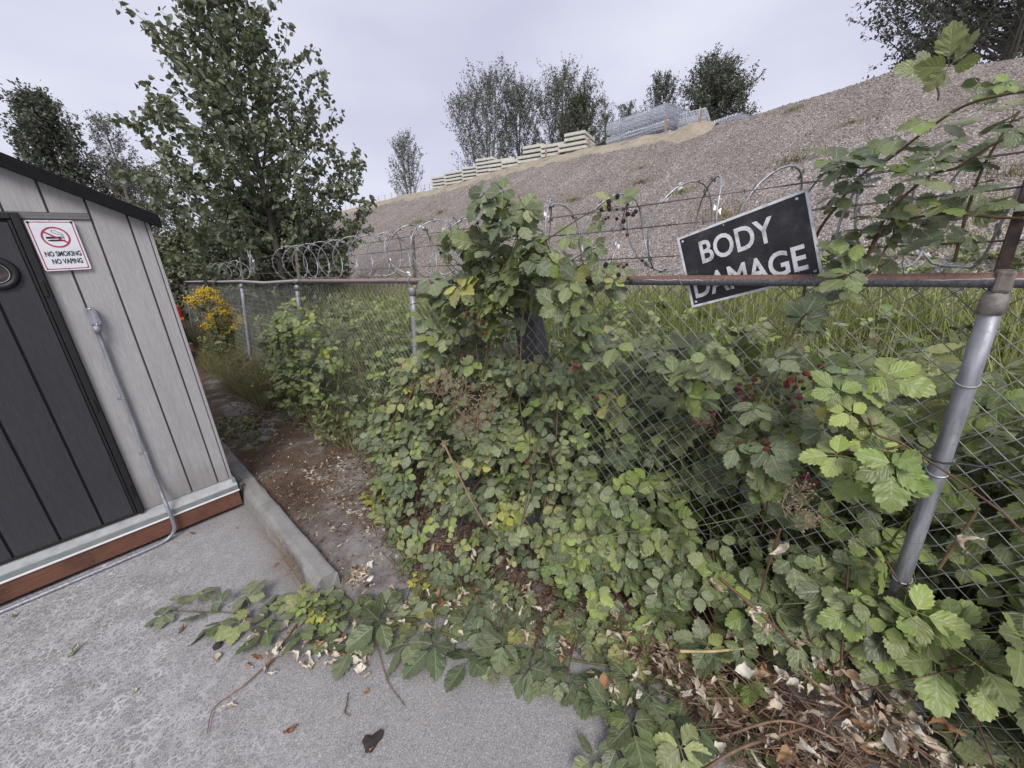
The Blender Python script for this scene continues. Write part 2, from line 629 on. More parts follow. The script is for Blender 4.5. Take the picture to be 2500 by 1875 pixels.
def make_stem(name, stops):
    m = Mat(name, 0.6, spec=0.35)
    p = m.pos()
    n = m.noise(p, 22, 4, 0.6)
    r = m.rnd()
    m.color(m.ramp(m.math('ADD', m.math('MULTIPLY', n, 0.75), m.math('MULTIPLY', r, 0.25)), stops))
    m.bump(n, 0.3, 0.002)
    return m.m


M['dry'] = make_dry()
M['litter'] = make_litter()
M['grass'] = make_grass('meadow_grass', [(0.0, (0.13, 0.18, 0.05)), (0.4, (0.22, 0.28, 0.08)), (0.75, (0.32, 0.36, 0.12)), (1.0, (0.50, 0.45, 0.27))])
M['dry_grass'] = make_grass('dry_grass', [(0.0, (0.115, 0.125, 0.05)), (0.45, (0.20, 0.185, 0.09)), (1.0, (0.45, 0.37, 0.23))])
M['cane'] = make_stem('bramble_cane', [(0.25, (0.07, 0.034, 0.025)), (0.5, (0.125, 0.068, 0.043)), (0.75, (0.16, 0.14, 0.065))])
M['cane_green'] = make_stem('bramble_cane_green', [(0.25, (0.07, 0.075, 0.025)), (0.6, (0.15, 0.15, 0.06)), (0.8, (0.20, 0.105, 0.06))])
M['cane_dead'] = make_stem('dead_cane', [(0.2, (0.075, 0.044, 0.032)), (0.5, (0.175, 0.105, 0.072)), (0.8, (0.34, 0.235, 0.155))])
M['bark'] = make_stem('bark', [(0.25, (0.06, 0.05, 0.042)), (0.6, (0.12, 0.105, 0.09)), (0.8, (0.19, 0.175, 0.155))])
M['bark_pale'] = make_stem('pale_bark', [(0.25, (0.15, 0.14, 0.125)), (0.6, (0.25, 0.235, 0.215)), (0.8, (0.33, 0.31, 0.29))])
M['berry_black'] = plain('ripe_berry', (0.014, 0.009, 0.014), 0.3, var=0.3, scale=200)
M['berry_red'] = plain('red_berry', (0.15, 0.02, 0.022), 0.35, var=0.35, scale=60)
M['seed'] = plain('dry_seed_head', (0.26, 0.185, 0.125), 0.9, var=0.35, scale=60)
M['yellow'] = plain('yellow_flower', (0.62, 0.43, 0.02), 0.7, var=0.18, scale=60)


# ---- metals and plastics
def make_galv(name, base=(0.36, 0.37, 0.41), rough=0.5, metal=0.55, streak=True):
    m = Mat(name, rough, metal)
    p = m.pos()
    a = m.noise(m.mapped(p, (60, 60, 9)), 1.0, 4, 0.6)
    b = m.noise(p, 45, 4, 0.65)
    c = m.ramp(a, [(0.3, tuple(x * 0.62 for x in base)), (0.55, base), (0.75, tuple(min(1, x * 1.35) for x in base))])
    c = m.mix(m.ramp(b, [(0.55, 0.0), (0.72, 0.5)]), c, tuple(x * 0.45 for x in base))
    m.color(c)
    m.rough(m.ramp(b, [(0.3, rough - 0.12), (0.7, rough + 0.15)]))
    m.bump(b, 0.15, 0.002)
    return m.m


def make_rusty_rail(name, rust, grey, peel):
    m = Mat(name, 0.62, 0.25)
    p = m.pos()
    nz = m.sep(m.n('ShaderNodeNewGeometry').outputs['Normal'])[2]
    w = m.noise(m.mapped(p, (1, 14, 1)), 1.0, 5, 0.65)
    fine = m.noise(p, 120, 4, 0.65)
    e = m.math('ADD', nz, m.math('MULTIPLY', m.math('SUBTRACT', w, 0.5), 0.9))
    top = m.ramp(e, [(0.16, 0.0), (0.20, 1.0)])
    rim = m.ramp(e, [(0.10, 0.0), (0.15, 1.0), (0.22, 1.0), (0.28, 0.0)])
    rc = m.ramp(fine, [(0.3, tuple(x * 0.7 for x in rust)), (0.7, tuple(x * 1.3 for x in rust))])
    gc = m.ramp(fine, [(0.35, tuple(x * 0.45 for x in grey)), (0.65, grey)])
    c = m.mix(top, gc, rc)
    c = m.mix(m.math('MULTIPLY', rim, m.ramp(m.noise(m.mapped(p, (1, 5, 1)), 1.0, 4), [(0.45, 0.0), (0.55, peel)])), c, (0.60, 0.50, 0.46))
    m.color(c)
    m.bump(fine, 0.25, 0.002)
    return m.m


M['galv'] = make_galv('galvanised_steel')
M['post_galv'] = make_galv('galvanised_post', (0.33, 0.335, 0.37), 0.52, 0.4)
M['wire'] = make_galv('fence_wire', (0.235, 0.238, 0.225), 0.55, 0.35)
M['razor'] = make_galv('razor_wire_steel', (0.42, 0.425, 0.44), 0.42, 0.55)
M['old_wire'] = make_galv('old_barbed_wire', (0.17, 0.155, 0.15), 0.6, 0.4)
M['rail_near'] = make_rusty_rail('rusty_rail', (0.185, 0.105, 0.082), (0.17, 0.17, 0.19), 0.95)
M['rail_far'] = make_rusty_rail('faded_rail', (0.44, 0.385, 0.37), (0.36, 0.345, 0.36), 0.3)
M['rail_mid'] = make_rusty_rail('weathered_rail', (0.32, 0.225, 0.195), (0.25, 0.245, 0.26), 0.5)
M['rust_cap'] = plain('rusted_cap', (0.29, 0.262, 0.245), 0.7, 0.3, 0.35, 40, 0.3)
M['rust_dark'] = plain('rusty_iron', (0.065, 0.045, 0.04), 0.7, 0.3, 0.4, 35, 0.3)
M['arm'] = plain('weathered_arm', (0.22, 0.19, 0.165), 0.65, 0.4, 0.4, 30, 0.3)


def make_siding(name, lo, hi, rough=0.62, grain=1.0, mud=0.42):
    m = Mat(name, rough, spec=0.35)
    p = m.pos()
    g = m.noise(m.mapped(p, (260, 260, 16)), 1.0, 4, 0.7, 0.3)
    g2 = m.noise(m.mapped(p, (60, 60, 3)), 1.0, 3, 0.6)
    f = m.noise(p, 330, 2, 0.6)
    v = m.math('ADD', m.math('MULTIPLY', g, 0.7), m.math('ADD', m.math('MULTIPLY', g2, 0.25), m.math('MULTIPLY', f, 0.25)))
    col = m.ramp(v, [(0.35, lo), (0.62, tuple((a + b) / 2 for a, b in zip(lo, hi))), (0.85, hi)])
    zz = m.sep(p)[2]
    dirt = m.noise(m.mapped(p, (5, 5, 1.5)), 1.0, 5, 0.65)
    splash = m.n('ShaderNodeMapRange', {'Value': m.math('SUBTRACT', zz, m.math('MULTIPLY', dirt, 0.45)), 'From Min': 0.22, 'From Max': 0.0, 'To Min': 0.0, 'To Max': mud}).outputs[0]
    col = m.mix(m.math('MULTIPLY', m.ramp(dirt, [(0.45, 0.0), (0.7, 1.0)]), 0.22), col, tuple(x * 0.7 for x in lo))
    m.color(m.mix(splash, col, (0.16, 0.135, 0.11)))
    m.bump(v, 0.6 * grain, 0.004)
    return m.m


M['siding'] = make_siding('grey_resin_siding', (0.28, 0.272, 0.277), (0.52, 0.506, 0.512))
M['groove'] = plain('dark_groove', (0.13, 0.127, 0.13), 0.8)
M['trim'] = plain('grey_trim', (0.16, 0.157, 0.162), 0.65, var=0.08, scale=60)
M['door'] = make_siding('charcoal_door', (0.024, 0.0245, 0.029), (0.060, 0.061, 0.072), 0.5, 0.8, 0.06)
M['door_groove'] = plain('door_groove', (0.008, 0.008, 0.009), 0.7)
M['door_frame'] = plain('black_frame', (0.0095, 0.0095, 0.011), 0.5, var=0.2)
M['fascia'] = plain('black_fascia', (0.009, 0.009, 0.011), 0.85, var=0.2)
M['fascia'].node_tree.nodes['Principled BSDF'].inputs['Specular IOR Level'].default_value = 0.2
M['roof'] = plain('dark_roof', (0.03, 0.03, 0.033), 0.7)
M['flashing'] = plain('metal_flashing', (0.44, 0.45, 0.455), 0.5, 0.25, 0.14, 14, 0.15)
M['flash_face'] = plain('grey_flashing_face', (0.24, 0.27, 0.275), 0.5, 0.2, 0.12, 18)
M['white_edge'] = plain('white_drip_edge', (0.78, 0.78, 0.79), 0.5, var=0.05)


def make_skirt():
    m = Mat('stained_skirt_board', 0.75, spec=0.25)
    p = m.pos()
    g = m.noise(m.mapped(p, (7, 7, 120)), 1.0, 4, 0.6, 0.5)
    d = m.noise(p, 4, 5, 0.65)
    c = m.ramp(g, [(0.3, (0.125, 0.055, 0.036)), (0.7, (0.20, 0.095, 0.064))])
    c = m.mix(m.ramp(d, [(0.5, 0.0), (0.72, 0.75)]), c, (0.05, 0.032, 0.026))
    m.color(c)
    m.bump(g, 0.2, 0.003)
    return m.m


M['skirt'] = make_skirt()
M['block'] = plain('dark_support', (0.03, 0.028, 0.026), 0.9)
M['sign_white'] = plain('sign_white', (0.74, 0.75, 0.80), 0.35, var=0.04)
M['sign_red'] = plain('sign_red', (0.42, 0.022, 0.055), 0.4, var=0.08)
M['sign_black'] = plain('sign_black_print', (0.012, 0.012, 0.014), 0.45, var=0.1)


def make_dirty_black():
    m = Mat('scuffed_black_sign', 0.42, spec=0.4)
    p = m.pos()
    a = m.noise(p, 9, 6, 0.68)
    b = m.noise(p, 130, 3, 0.7)
    c = m.ramp(a, [(0.38, (0.010, 0.0105, 0.014)), (0.55, (0.025, 0.025, 0.03)), (0.72, (0.085, 0.082, 0.083))])
    c = m.mix(m.ramp(b, [(0.66, 0.0), (0.74, 0.4)]), c, (0.20, 0.20, 0.205))
    m.color(c)
    m.rough(m.ramp(a, [(0.4, 0.35), (0.7, 0.65)]))
    return m.m


M['sign_dark'] = make_dirty_black()


def make_dirty_white():
    m = Mat('scuffed_white_letter', 0.5, spec=0.4)
    p = m.pos()
    a = m.noise(p, 26, 6, 0.72)
    c = m.ramp(a, [(0.34, (0.36, 0.35, 0.35)), (0.5, (0.62, 0.625, 0.66)), (0.7, (0.72, 0.73, 0.77))])
    m.color(c)
    return m.m


M['letter'] = make_dirty_white()
M['slab'] = plain('pale_concrete_slab', (0.58, 0.57, 0.52), 0.85, var=0.1, scale=8)
M['slab_dark'] = plain('slab_spacer', (0.06, 0.058, 0.052), 0.9)
M['gabion'] = plain('galvanised_gabion_wire', (0.60, 0.63, 0.68), 0.5, 0.3, 0.1, 12)
M['stake'] = plain('raw_wood_stake', (0.36, 0.25, 0.165), 0.8, var=0.2)
M['concrete'] = plain('dark_grey_concrete', (0.105, 0.102, 0.108), 0.85, var=0.2, scale=14, bump=0.3)


def make_kerb():
    m = Mat('kerb_concrete', 0.9, spec=0.2)
    p = m.pos()
    a = m.noise(p, 6, 5, 0.65)
    g = m.noise(p, 170, 3, 0.7)
    c = m.ramp(a, [(0.3, (0.19, 0.182, 0.175)), (0.7, (0.32, 0.31, 0.302))])
    c = m.mix(m.ramp(g, [(0.4, 0.0), (0.7, 0.6)]), c, (0.37, 0.36, 0.35))
    y = m.sep(p)[1]
    far = m.n('ShaderNodeMapRange', {'Value': y, 'From Min': 2.5, 'From Max': 4.2}).outputs[0]
    c = m.mix(m.math('MULTIPLY', far, m.ramp(a, [(0.35, 0.9), (0.6, 0.3)])), c, (0.135, 0.12, 0.10))
    m.color(c)
    m.bump(m.math('ADD', g, a), 0.5, 0.006)
    return m.m


M['kerb'] = make_kerb()
M['car_paint'] = plain('dark_car_paint', (0.018, 0.022, 0.024), 0.25, 0.3, 0.1)
M['car_bumper'] = plain('grey_bumper', (0.10, 0.105, 0.11), 0.45, 0.2, 0.1)
M['car_red'] = plain('red_lens', (0.34, 0.022, 0.02), 0.2, var=0.15)
M['car_amber'] = plain('amber_lens', (0.46, 0.13, 0.02), 0.2, var=0.1)
M['glass'] = plain('dark_glass', (0.02, 0.024, 0.026), 0.08, var=0.05)
M['rubber'] = plain('tyre_rubber', (0.015, 0.015, 0.015), 0.85)
M['chrome'] = plain('alloy', (0.4, 0.4, 0.41), 0.35, 0.8)
M['black_plastic'] = plain('black_plastic', (0.012, 0.012, 0.014), 0.45)
M['scrap'] = plain('dark_brown_scrap', (0.035, 0.025, 0.022), 0.55, var=0.25, scale=25)
M['pebble'] = plain('white_pebble', (0.66, 0.64, 0.60), 0.7)
M['straw'] = plain('straw_stalk', (0.46, 0.355, 0.185), 0.8, var=0.25, scale=20)
M['pale_leaf_green'] = plain('fallen_pale_green_leaf', (0.46, 0.49, 0.33), 0.7, var=0.12, scale=60)
M['orange_leaf'] = plain('fallen_orange_leaf', (0.42, 0.16, 0.075), 0.75, var=0.2, scale=60)
M['cap_dark'] = plain('dark_cap', (0.045, 0.045, 0.05), 0.5, 0.3)


# ================================================================== SETTING
KX0, KX1, KH = 0.375, 0.515, 0.13


def crest_ratio(y):
    return np.interp(y, [-30, -1.6, -0.5, 0.6, 2, 3.86, 4.3, 5.1, 5.74, 6.84, 8, 8.75, 12.2, 13.5, 15.5, 18, 21.3, 26, 60],
                     [0.19, 0.222, 0.236, 0.2525, 0.244, 0.2383, 0.2397, 0.243, 0.243, 0.2475, 0.253, 0.258, 0.257, 0.257, 0.254, 0.2515, 0.259, 0.262, 0.262])


CX = 14.0


def terrain(x, y):
    x, y = np.asarray(x, float), np.asarray(y, float)
    zc = CAM_H + crest_ratio(y) * CX
    field = np.interp(x, [1.55, 2.2, 4.0], [0.05, 0.12, 0.62]) + 0.06 * fbm(x * 0.9, y * 0.9, 3)
    s = np.clip((x - 4.0) / (CX - 4.0), 0, 1)
    s = s - 0.04 * np.sin(s * PI)
    z = field + s * (zc - 0.62)
    flat = np.clip((x - CX) / 1.5, 0, 1)
    z = z - flat * 0.10
    return z + np.where((x > 3.6), 0.15 * fbm(x * 0.5, y * 0.75, 9, 4), 0)


def berm(x, y):
    """straw-covered ridge along the crest"""
    on = np.interp(y, [4.0, 4.8, 5.4], [0, 1.0, 1.0])
    mound = 0.14 * np.exp(-((y - 4.9) / 0.55) ** 2)
    edge = 0.35 * fbm(x * 1.7, y * 1.7, 47, 3)
    w = np.clip(1.25 - np.abs(x - 14.1) / (0.62 + edge), -1, 1)
    return terrain(x, y) + on * w * 0.06 + mound * np.clip(w, 0, 1) - 0.06 * (1 - on)


def grid(xs, ys, zf):
    X, Y = np.meshgrid(xs, ys, indexing='ij')
    Z = zf(X, Y)
    V = np.stack([X, Y, Z], -1).reshape(-1, 3)
    nx, ny = len(xs), len(ys)
    I = np.arange(nx * ny).reshape(nx, ny)
    Q = np.stack([I[:-1, :-1], I[1:, :-1], I[1:, 1:], I[:-1, 1:]], -1).reshape(-1, 4)
    return V, Q


b = B()
b.add([(-900, -900, -0.30), (900, -900, -0.30), (900, 900, -0.30), (-900, 900, -0.30)], Q=[(0, 1, 2, 3)])
tag(b.obj('ground', M['field']), kind='structure')

b = B()
b.add(*grid(np.concatenate([[-30, -8], np.linspace(-3, 1.9, 30)]), np.concatenate([[-20, -6], np.linspace(-3, 6, 40), [20, 60]]), lambda X, Y: 0.006 * fbm(X * 1.3, Y * 1.3, 21)))
tag(b.obj('pavement', M['pavement'], smooth=True), kind='structure')


def path_z(x, y):
    t = np.clip((np.asarray(y) - 1.55) / 0.55, 0, 1)
    k = np.clip((np.asarray(x) - 0.50) / 0.12, 0, 1)
    return (0.055 + 0.03 * k + 0.075 * fbm(np.asarray(x) * 3, np.asarray(y) * 3, 5, 4)) * t * t * (3 - 2 * t) - 0.012 * (1 - t)


b = B()
b.add(*grid(np.linspace(0.50, 2.0, 46), np.concatenate([np.linspace(1.45, 5.5, 130), np.linspace(5.6, 40, 90)]), path_z))
tag(b.obj('dirt_path', M['dirt'], smooth=True), kind='structure')

b = B()
b.add(*grid(np.linspace(1.75, 4.3, 34), np.linspace(-25, 60, 260), terrain))
tag(b.obj('field', M['field'], smooth=True), kind='structure')
b = B()
b.add(*grid(np.concatenate([np.linspace(3.95, 16, 120), [18, 25, 40, 80]]), np.concatenate([np.linspace(-25, 30, 260), np.linspace(31, 70, 40)]), lambda X, Y: terrain(X, Y) + 0.012 * fbm(X * 6, Y * 6, 31)))
hill = tag(b.obj('hill', M['gravel'], smooth=True), kind='structure')
b = B()
b.add(*grid(np.linspace(12.6, 15.4, 40), np.linspace(4.4, 60, 420), lambda X, Y: berm(X, Y) + 0.07 * fbm(X * 2.6, Y * 2.6, 41, 4)))
tag(b.obj('sandy_ridge', M['sandy'], smooth=True), kind='structure')

# loose stones on the slope (real relief): one mass
OCT_V = np.array([(1, 0, 0), (-1, 0, 0), (0, 1, 0), (0, -1, 0), (0, 0, 1), (0, 0, -1)], float)
OCT_T = np.array([(0, 2, 4), (2, 1, 4), (1, 3, 4), (3, 0, 4), (2, 0, 5), (1, 2, 5), (3, 1, 5), (0, 3, 5)])
OCT = (OCT_V, OCT_T, np.zeros((6, 2)))


def rand_rot(n, rng=RNG):
    q = rng.normal(size=(n, 4))
    q /= np.linalg.norm(q, axis=1, keepdims=True)
    w, x, y, z = q.T
    return np.stack([np.stack([1 - 2 * (y * y + z * z), 2 * (x * y - z * w), 2 * (x * z + y * w)], -1),
                     np.stack([2 * (x * y + z * w), 1 - 2 * (x * x + z * z), 2 * (y * z - x * w)], -1),
                     np.stack([2 * (x * z - y * w), 2 * (y * z + x * w), 1 - 2 * (x * x + y * y)], -1)], 1)


def stones(n, x0, x1, y0, y1, s0, s1):
    x = RNG.uniform(x0, x1, n)
    y = RNG.uniform(y0, y1, n)
    keep = ~((x > 13.6 + 1.1 * fbm(x * 1.5, y * 1.5, 4)) & (y > 4.9))
    x, y = x[keep], y[keep]
    n = len(x)
    z = terrain(x, y) + 0.004
    s = RNG.uniform(s0, s1, (n, 1, 1))
    ax = np.stack([RNG.uniform(0.9, 1.7, n), RNG.uniform(0.6, 1.0, n), RNG.uniform(0.35, 0.6, n)], -1)
    R = rand_rot(n)
    return R * ax[:, None, :] * s, np.stack([x, y, z], -1)


b = B()
for a in ((34000, 4.2, 8.5, -3.5, 12, 0.008, 0.018), (34000, 8, 14.3, -4, 16, 0.011, 0.023), (10000, 6, 14.3, 14, 28, 0.014, 0.026)):
    R_, L_ = stones(*a)
    b.scatter(OCT, R_, L_)
tag(b.obj('gravel', M['stone']), kind='stuff')

# ---- kerb: cast lengths with open joints
kerb = bpy.data.objects.new('kerb', None)
C.objects.link(kerb)
tag(kerb, kind='structure')
prof = [(KX0, -0.05), (KX0 + 0.012, 0.05), (KX0 + 0.026, 0.100), (KX0 + 0.042, 0.120), (KX0 + 0.062, 0.129), (KX1 - 0.02, KH), (KX1 - 0.006, KH - 0.004), (KX1, KH - 0.014), (KX1, -0.05)]
edges = [1.885, 3.475, 6.4, 9.4, 12.4, 15.4, 18.4]
for i in range(len(edges) - 1):
    y0, y1 = edges[i], edges[i + 1] - 0.012
    ys = np.linspace(y0, y1, 26)
    V, Q = [], []
    for j, y in enumerate(ys):
        for k, (x, z) in enumerate(prof):
            e = 0.011 * float(fbm(k * 1.3 + i * 7, y * 6, 61, 4))
            yy = y
            if i == 0 and j == 0:
                yy = y + 0.028 * float(vn(k * 1.7, 3.3, 8))
            V.append((x + e, yy, z + (e if 0 < k < len(prof) - 1 else 0)))
    m_ = len(prof)
    for j in range(len(ys) - 1):
        for k in range(m_ - 1):
            Q.append((j * m_ + k, (j + 1) * m_ + k, (j + 1) * m_ + k + 1, j * m_ + k + 1))
    b = B().add(V, Q=Q)
    b.add([V[k] for k in range(m_)] + [(0.45, V[3][1], 0.0)], T=[(k, k + 1, m_) for k in range(m_ - 1)])
    n0 = (len(ys) - 1) * m_
    b.add([V[n0 + k] for k in range(m_)] + [(0.45, y1, 0.0)], T=[(k + 1, k, m_) for k in range(m_ - 1)])
    b.obj('kerb_stone', M['kerb'], kerb, smooth=False)

# ================================================================== SHED
WY = 3.33
XR, XC = 0.357, -0.86
XL = 2 * XC - XR
Z0, ZE = 0.232, 2.035
SL = 0.517
ZRIDGE = ZE + SL * (XR - XC)
YB = WY + 2.4


def roofz(x):
    return ZE + SL * ((XR - x) if x > XC else (x - XL))


shed = thing('storage_shed', 'grey resin garden shed with charcoal double doors and black roof edge', 'shed', (XC, WY, 0))
# backing walls (grooves show this dark layer)
b = B()
gv = [(XL, WY + 0.012, Z0), (XR, WY + 0.012, Z0), (XR, WY + 0.012, ZE), (XC, WY + 0.012, ZRIDGE), (XL, WY + 0.012, ZE)]
b.add(gv, T=[(0, 1, 2), (0, 2, 3), (0, 3, 4)])
b.add([(x, YB, z) for x, y, z in gv], T=[(0, 2, 1), (0, 3, 2), (0, 4, 3)])
for x in (XL, XR):
    b.add([(x, WY + 0.012, Z0), (x, YB, Z0), (x, YB, ZE), (x, WY + 0.012, ZE)], Q=[(0, 1, 2, 3)])
b.obj('wall', M['groove'], shed)


def panel(x0, x1, z0, top, y0=WY, y1=WY + 0.012, mat='siding', name='wall_panel', parent=shed, bev=0.003):
    """one upright board; its top follows the gable"""
    zt0, zt1 = top(x0), top(x1)
    V = [(x, y, z) for y in (y0, y1) for x, z in ((x0, z0), (x1, z0), (x1, zt1), (x0, zt0))]
    Q = [(0, 1, 2, 3), (7, 6, 5, 4), (0, 4, 5, 1), (1, 5, 6, 2), (2, 6, 7, 3), (3, 7, 4, 0)]
    return bevel(B().add(V, Q=Q).obj(name, M[mat], parent), bev, 2)


DXR, DXL, DZT = -0.130, 2 * XC + 0.130, 2.052
gro = [0.282, 0.129, -0.024, -0.177]
while gro[-1] > XL + 0.1:
    gro.append(gro[-1] - 0.153)
xs = [XR - 0.004] + gro + [XL + 0.004]
GAP = 0.0045
for a, c in zip(xs[:-1], xs[1:]):
    hi, lo = a - GAP, c + GAP
    under = lambda x: roofz(x) - 0.012
    if lo > -0.03:                       # clear of the door
        if hi < 0.13:                    # boards crossed by the header
            panel(lo, hi, Z0, lambda x: 2.022)
            panel(lo, hi, 2.056, under)
        else:
            panel(lo, hi, Z0, under)
    elif hi < DXL - 0.0:
        panel(lo, hi, Z0, under)
    else:
        if lo < DXR < hi:
            panel(DXR + 0.002, hi, Z0, lambda x: 2.022)
        if lo < DXL < hi:
            panel(lo, DXL - 0.002, Z0, lambda x: 2.022)
        if lo < XC < hi:
            panel(XC, hi, 2.056, under)
            panel(lo, XC, 2.056, under)
        else:
            panel(lo, hi, 2.056, under)
# header strip over the doors, in two steps
for z0, z1, y in ((2.0235, 2.038, WY - 0.010), (2.038, 2.0545, WY - 0.005)):
    bevel(B().box(DXL - 0.25, 0.1245, y, WY + 0.012, z0, z1).obj('header_trim', M['trim'], shed), 0.002)
bevel(B().box(XR - 0.004, XR + 0.012, WY - 0.004, WY + 0.03, Z0, ZE - 0.004).obj('corner_trim', M['siding'], shed), 0.003)
# side panels
for sx in (XR, XL):
    y = WY + 0.03
    while y < YB - 0.1:
        s = 1 if sx == XR else -1
        bevel(B().box(min(sx, sx + s * 0.012), max(sx, sx + s * 0.012), y + GAP, y + 0.153 - GAP, Z0, ZE - 0.01).obj('wall_panel', M['siding'], shed), 0.003)
        y += 0.153

# doors
for side in (1, -1):
    xo = DXR if side == 1 else DXL          # outer (hinge) edge
    door = link('door', None, shed, (xo, WY, 0))
    f = lambda d: xo - side * d
    e = lambda a, c: (min(f(a), f(c)), max(f(a), f(c)))
    W = abs(XC - xo)
    # outer frame, proud of the wall
    x0, x1 = e(0.0, 0.030)
    bevel(B().box(x0, x1, WY - 0.028, WY + 0.012, Z0 - 0.002, DZT).obj('door_frame', M['door_frame'], door), 0.004)
    x0, x1 = e(0.030, W)
    bevel(B().box(x0, x1, WY - 0.028, WY + 0.012, DZT - 0.032, DZT).obj('door_frame', M['door_frame'], door), 0.004)
    B().box(x0, x1, WY - 0.008, WY + 0.006, Z0, DZT - 0.034).obj('door_backing', M['door_groove'], door)
    # boards
    cuts = [0.042, 0.190, 0.370, 0.550, W - 0.004]
    for q, (a, c) in enumerate(zip(cuts[:-1], cuts[1:])):
        x0, x1 = e(a + 0.005, c - 0.005)
        bevel(B().box(x0, x1, WY - 0.018, WY - 0.008, Z0 + 0.012, DZT - 0.048).obj('door_board', M['door'], door), 0.004)
    # rails of the leaf: a lip round the boards
    x0, x1 = e(0.033, 0.045)
    bevel(B().box(x0, x1, WY - 0.022, WY - 0.008, Z0 + 0.002, DZT - 0.036).obj('door_rail', M['door_frame'], door), 0.002)
    x0, x1 = e(0.045, W - 0.001)
    bevel(B().box(x0, x1, WY - 0.022, WY - 0.008, Z0 + 0.001, Z0 + 0.014).obj('door_rail', M['door_frame'], door), 0.002)
    # hinges
    for hz in (0.36, 0.95, 1.63):
        x0, x1 = e(0.012, 0.030)
        bevel(B().box(x0, x1, WY - 0.036, WY - 0.029, hz, hz + 0.085).obj('hinge', M['door_frame'], door), 0.003)
    if side == 1:
        # round recessed handle
        hx, hz, hy = -0.292, 1.762, WY - 0.018
        th = np.linspace(0, 2 * PI, 41)[:-1]
        b = B().tube([(hx + 0.068 * math.cos(t), hy - 0.004, hz + 0.068 * math.sin(t)) for t in th], 0.017, 8, closed=True)
        b.obj('handle', M['door_frame'], door, smooth=True)
        b = B().tube([(hx + 0.049 * math.cos(t), hy - 0.012, hz + 0.049 * math.sin(t)) for t in th], 0.0022, 6, closed=True)
        b.obj('handle_ring', M['galv'], door, smooth=True)
        V = [(hx, hy - 0.002, hz)] + [(hx + 0.05 * math.cos(t), hy - 0.007, hz + 0.05 * math.sin(t)) for t in th]
        B().add(V, T=[(0, 1 + (k + 1) % 40, 1 + k) for k in range(40)]).obj('handle_plate', M['rust_dark'], door, smooth=True)

# roof and rake boards
ov = 0.055
roof = None
for s in (1, -1):
    xe = XR + ov if s == 1 else XL - ov
    ze = ZE - SL * ov
    th = 0.03
    V = [(x, y, z + d) for d in (0.012, 0.012 + th) for x, z in ((XC, ZRIDGE), (xe, ze)) for y in (WY - 0.06, YB + 0.06)]
    Q = [(0, 1, 3, 2), (4, 6, 7, 5), (0, 2, 6, 4), (1, 5, 7, 3), (2, 3, 7, 6), (0, 4, 5, 1)]
    rf = B().add(V, Q=Q).obj('roof', M['roof'], shed)
    for ya, yb, dz0, dz1 in ((WY - 0.075, WY - 0.061, -0.030, 0.046), (WY - 0.061, WY - 0.002, -0.022, 0.008)):
        V = [(x, y, z + d) for d in (dz0, dz1) for x, z in ((XC, ZRIDGE), (xe + s * 0.006, ze - SL * 0.006)) for y in (ya, yb)]
        bevel(B().add(V, Q=Q).obj('fascia', M['fascia'], shed), 0.004)
    # little pale screw cover on the rake near the ridge
    if s == 1:
        B().box(-0.20, -0.176, WY - 0.080, WY - 0.075, roofz(-0.19) - 0.012, roofz(-0.19) + 0.006).obj('screw_cover', M['pebble'], shed)

# base: sloped flashing, face, drip edge, skirt board, supports
SY = 3.265
SXR, SXL = 0.378, 2 * XC - 0.378
V = [(x, y, z) for x in (SXL, SXR) for y, z in ((WY + 0.02, 0.236), (SY - 0.004, 0.196), (SY - 0.004, 0.1905), (WY + 0.02, 0.2305))]
Q = [(0, 1, 5, 4), (1, 2, 6, 5), (2, 3, 7, 6), (3, 0, 4, 7), (0, 3, 2, 1), (4, 5, 6, 7)]
B().add(V, Q=Q).obj('flashing', M['flashing'], shed)
bevel(B().box(SXL, SXR, SY - 0.004, SY + 0.02, 0.158, 0.190).obj('flashing_face', M['flash_face'], shed), 0.002)
bevel(B().box(SXL, SXR + 0.002, SY - 0.010, SY + 0.02, 0.146, 0.157).obj('drip_edge', M['white_edge'], shed), 0.002)
bevel(B().box(SXL + 0.004, SXR - 0.004, SY, SY + 0.035, 0.030, 0.1445).obj('skirt_board', M['skirt'], shed), 0.003)
bevel(B().box(SXR - 0.039, SXR - 0.004, SY + 0.037, YB, 0.030, 0.1445).obj('skirt_board', M['skirt'], shed), 0.003)
B().box(SXR - 0.02, SXR, SY + 0.021, YB, 0.146, 0.236).obj('flashing_face', M['flash_face'], shed)
for x in (-0.05, -0.9, -1.8):
    B().box(x - 0.09, x + 0.09, SY + 0.06, YB - 0.06, 0.0, 0.14).obj('support_beam', M['block'], shed)
for x in (0.345, 0.30, -0.42):
    for z in (0.06, 0.115):
        th = np.linspace(0, 2 * PI, 9)[:-1]
        B().add([(x, SY - 0.0035, z)] + [(x + 0.005 * math.cos(t), SY - 0.002, z + 0.005 * math.sin(t)) for t in th], T=[(0, 1 + (k + 1) % 8, 1 + k) for k in range(8)]).obj('screw', M['rust_dark'], shed)


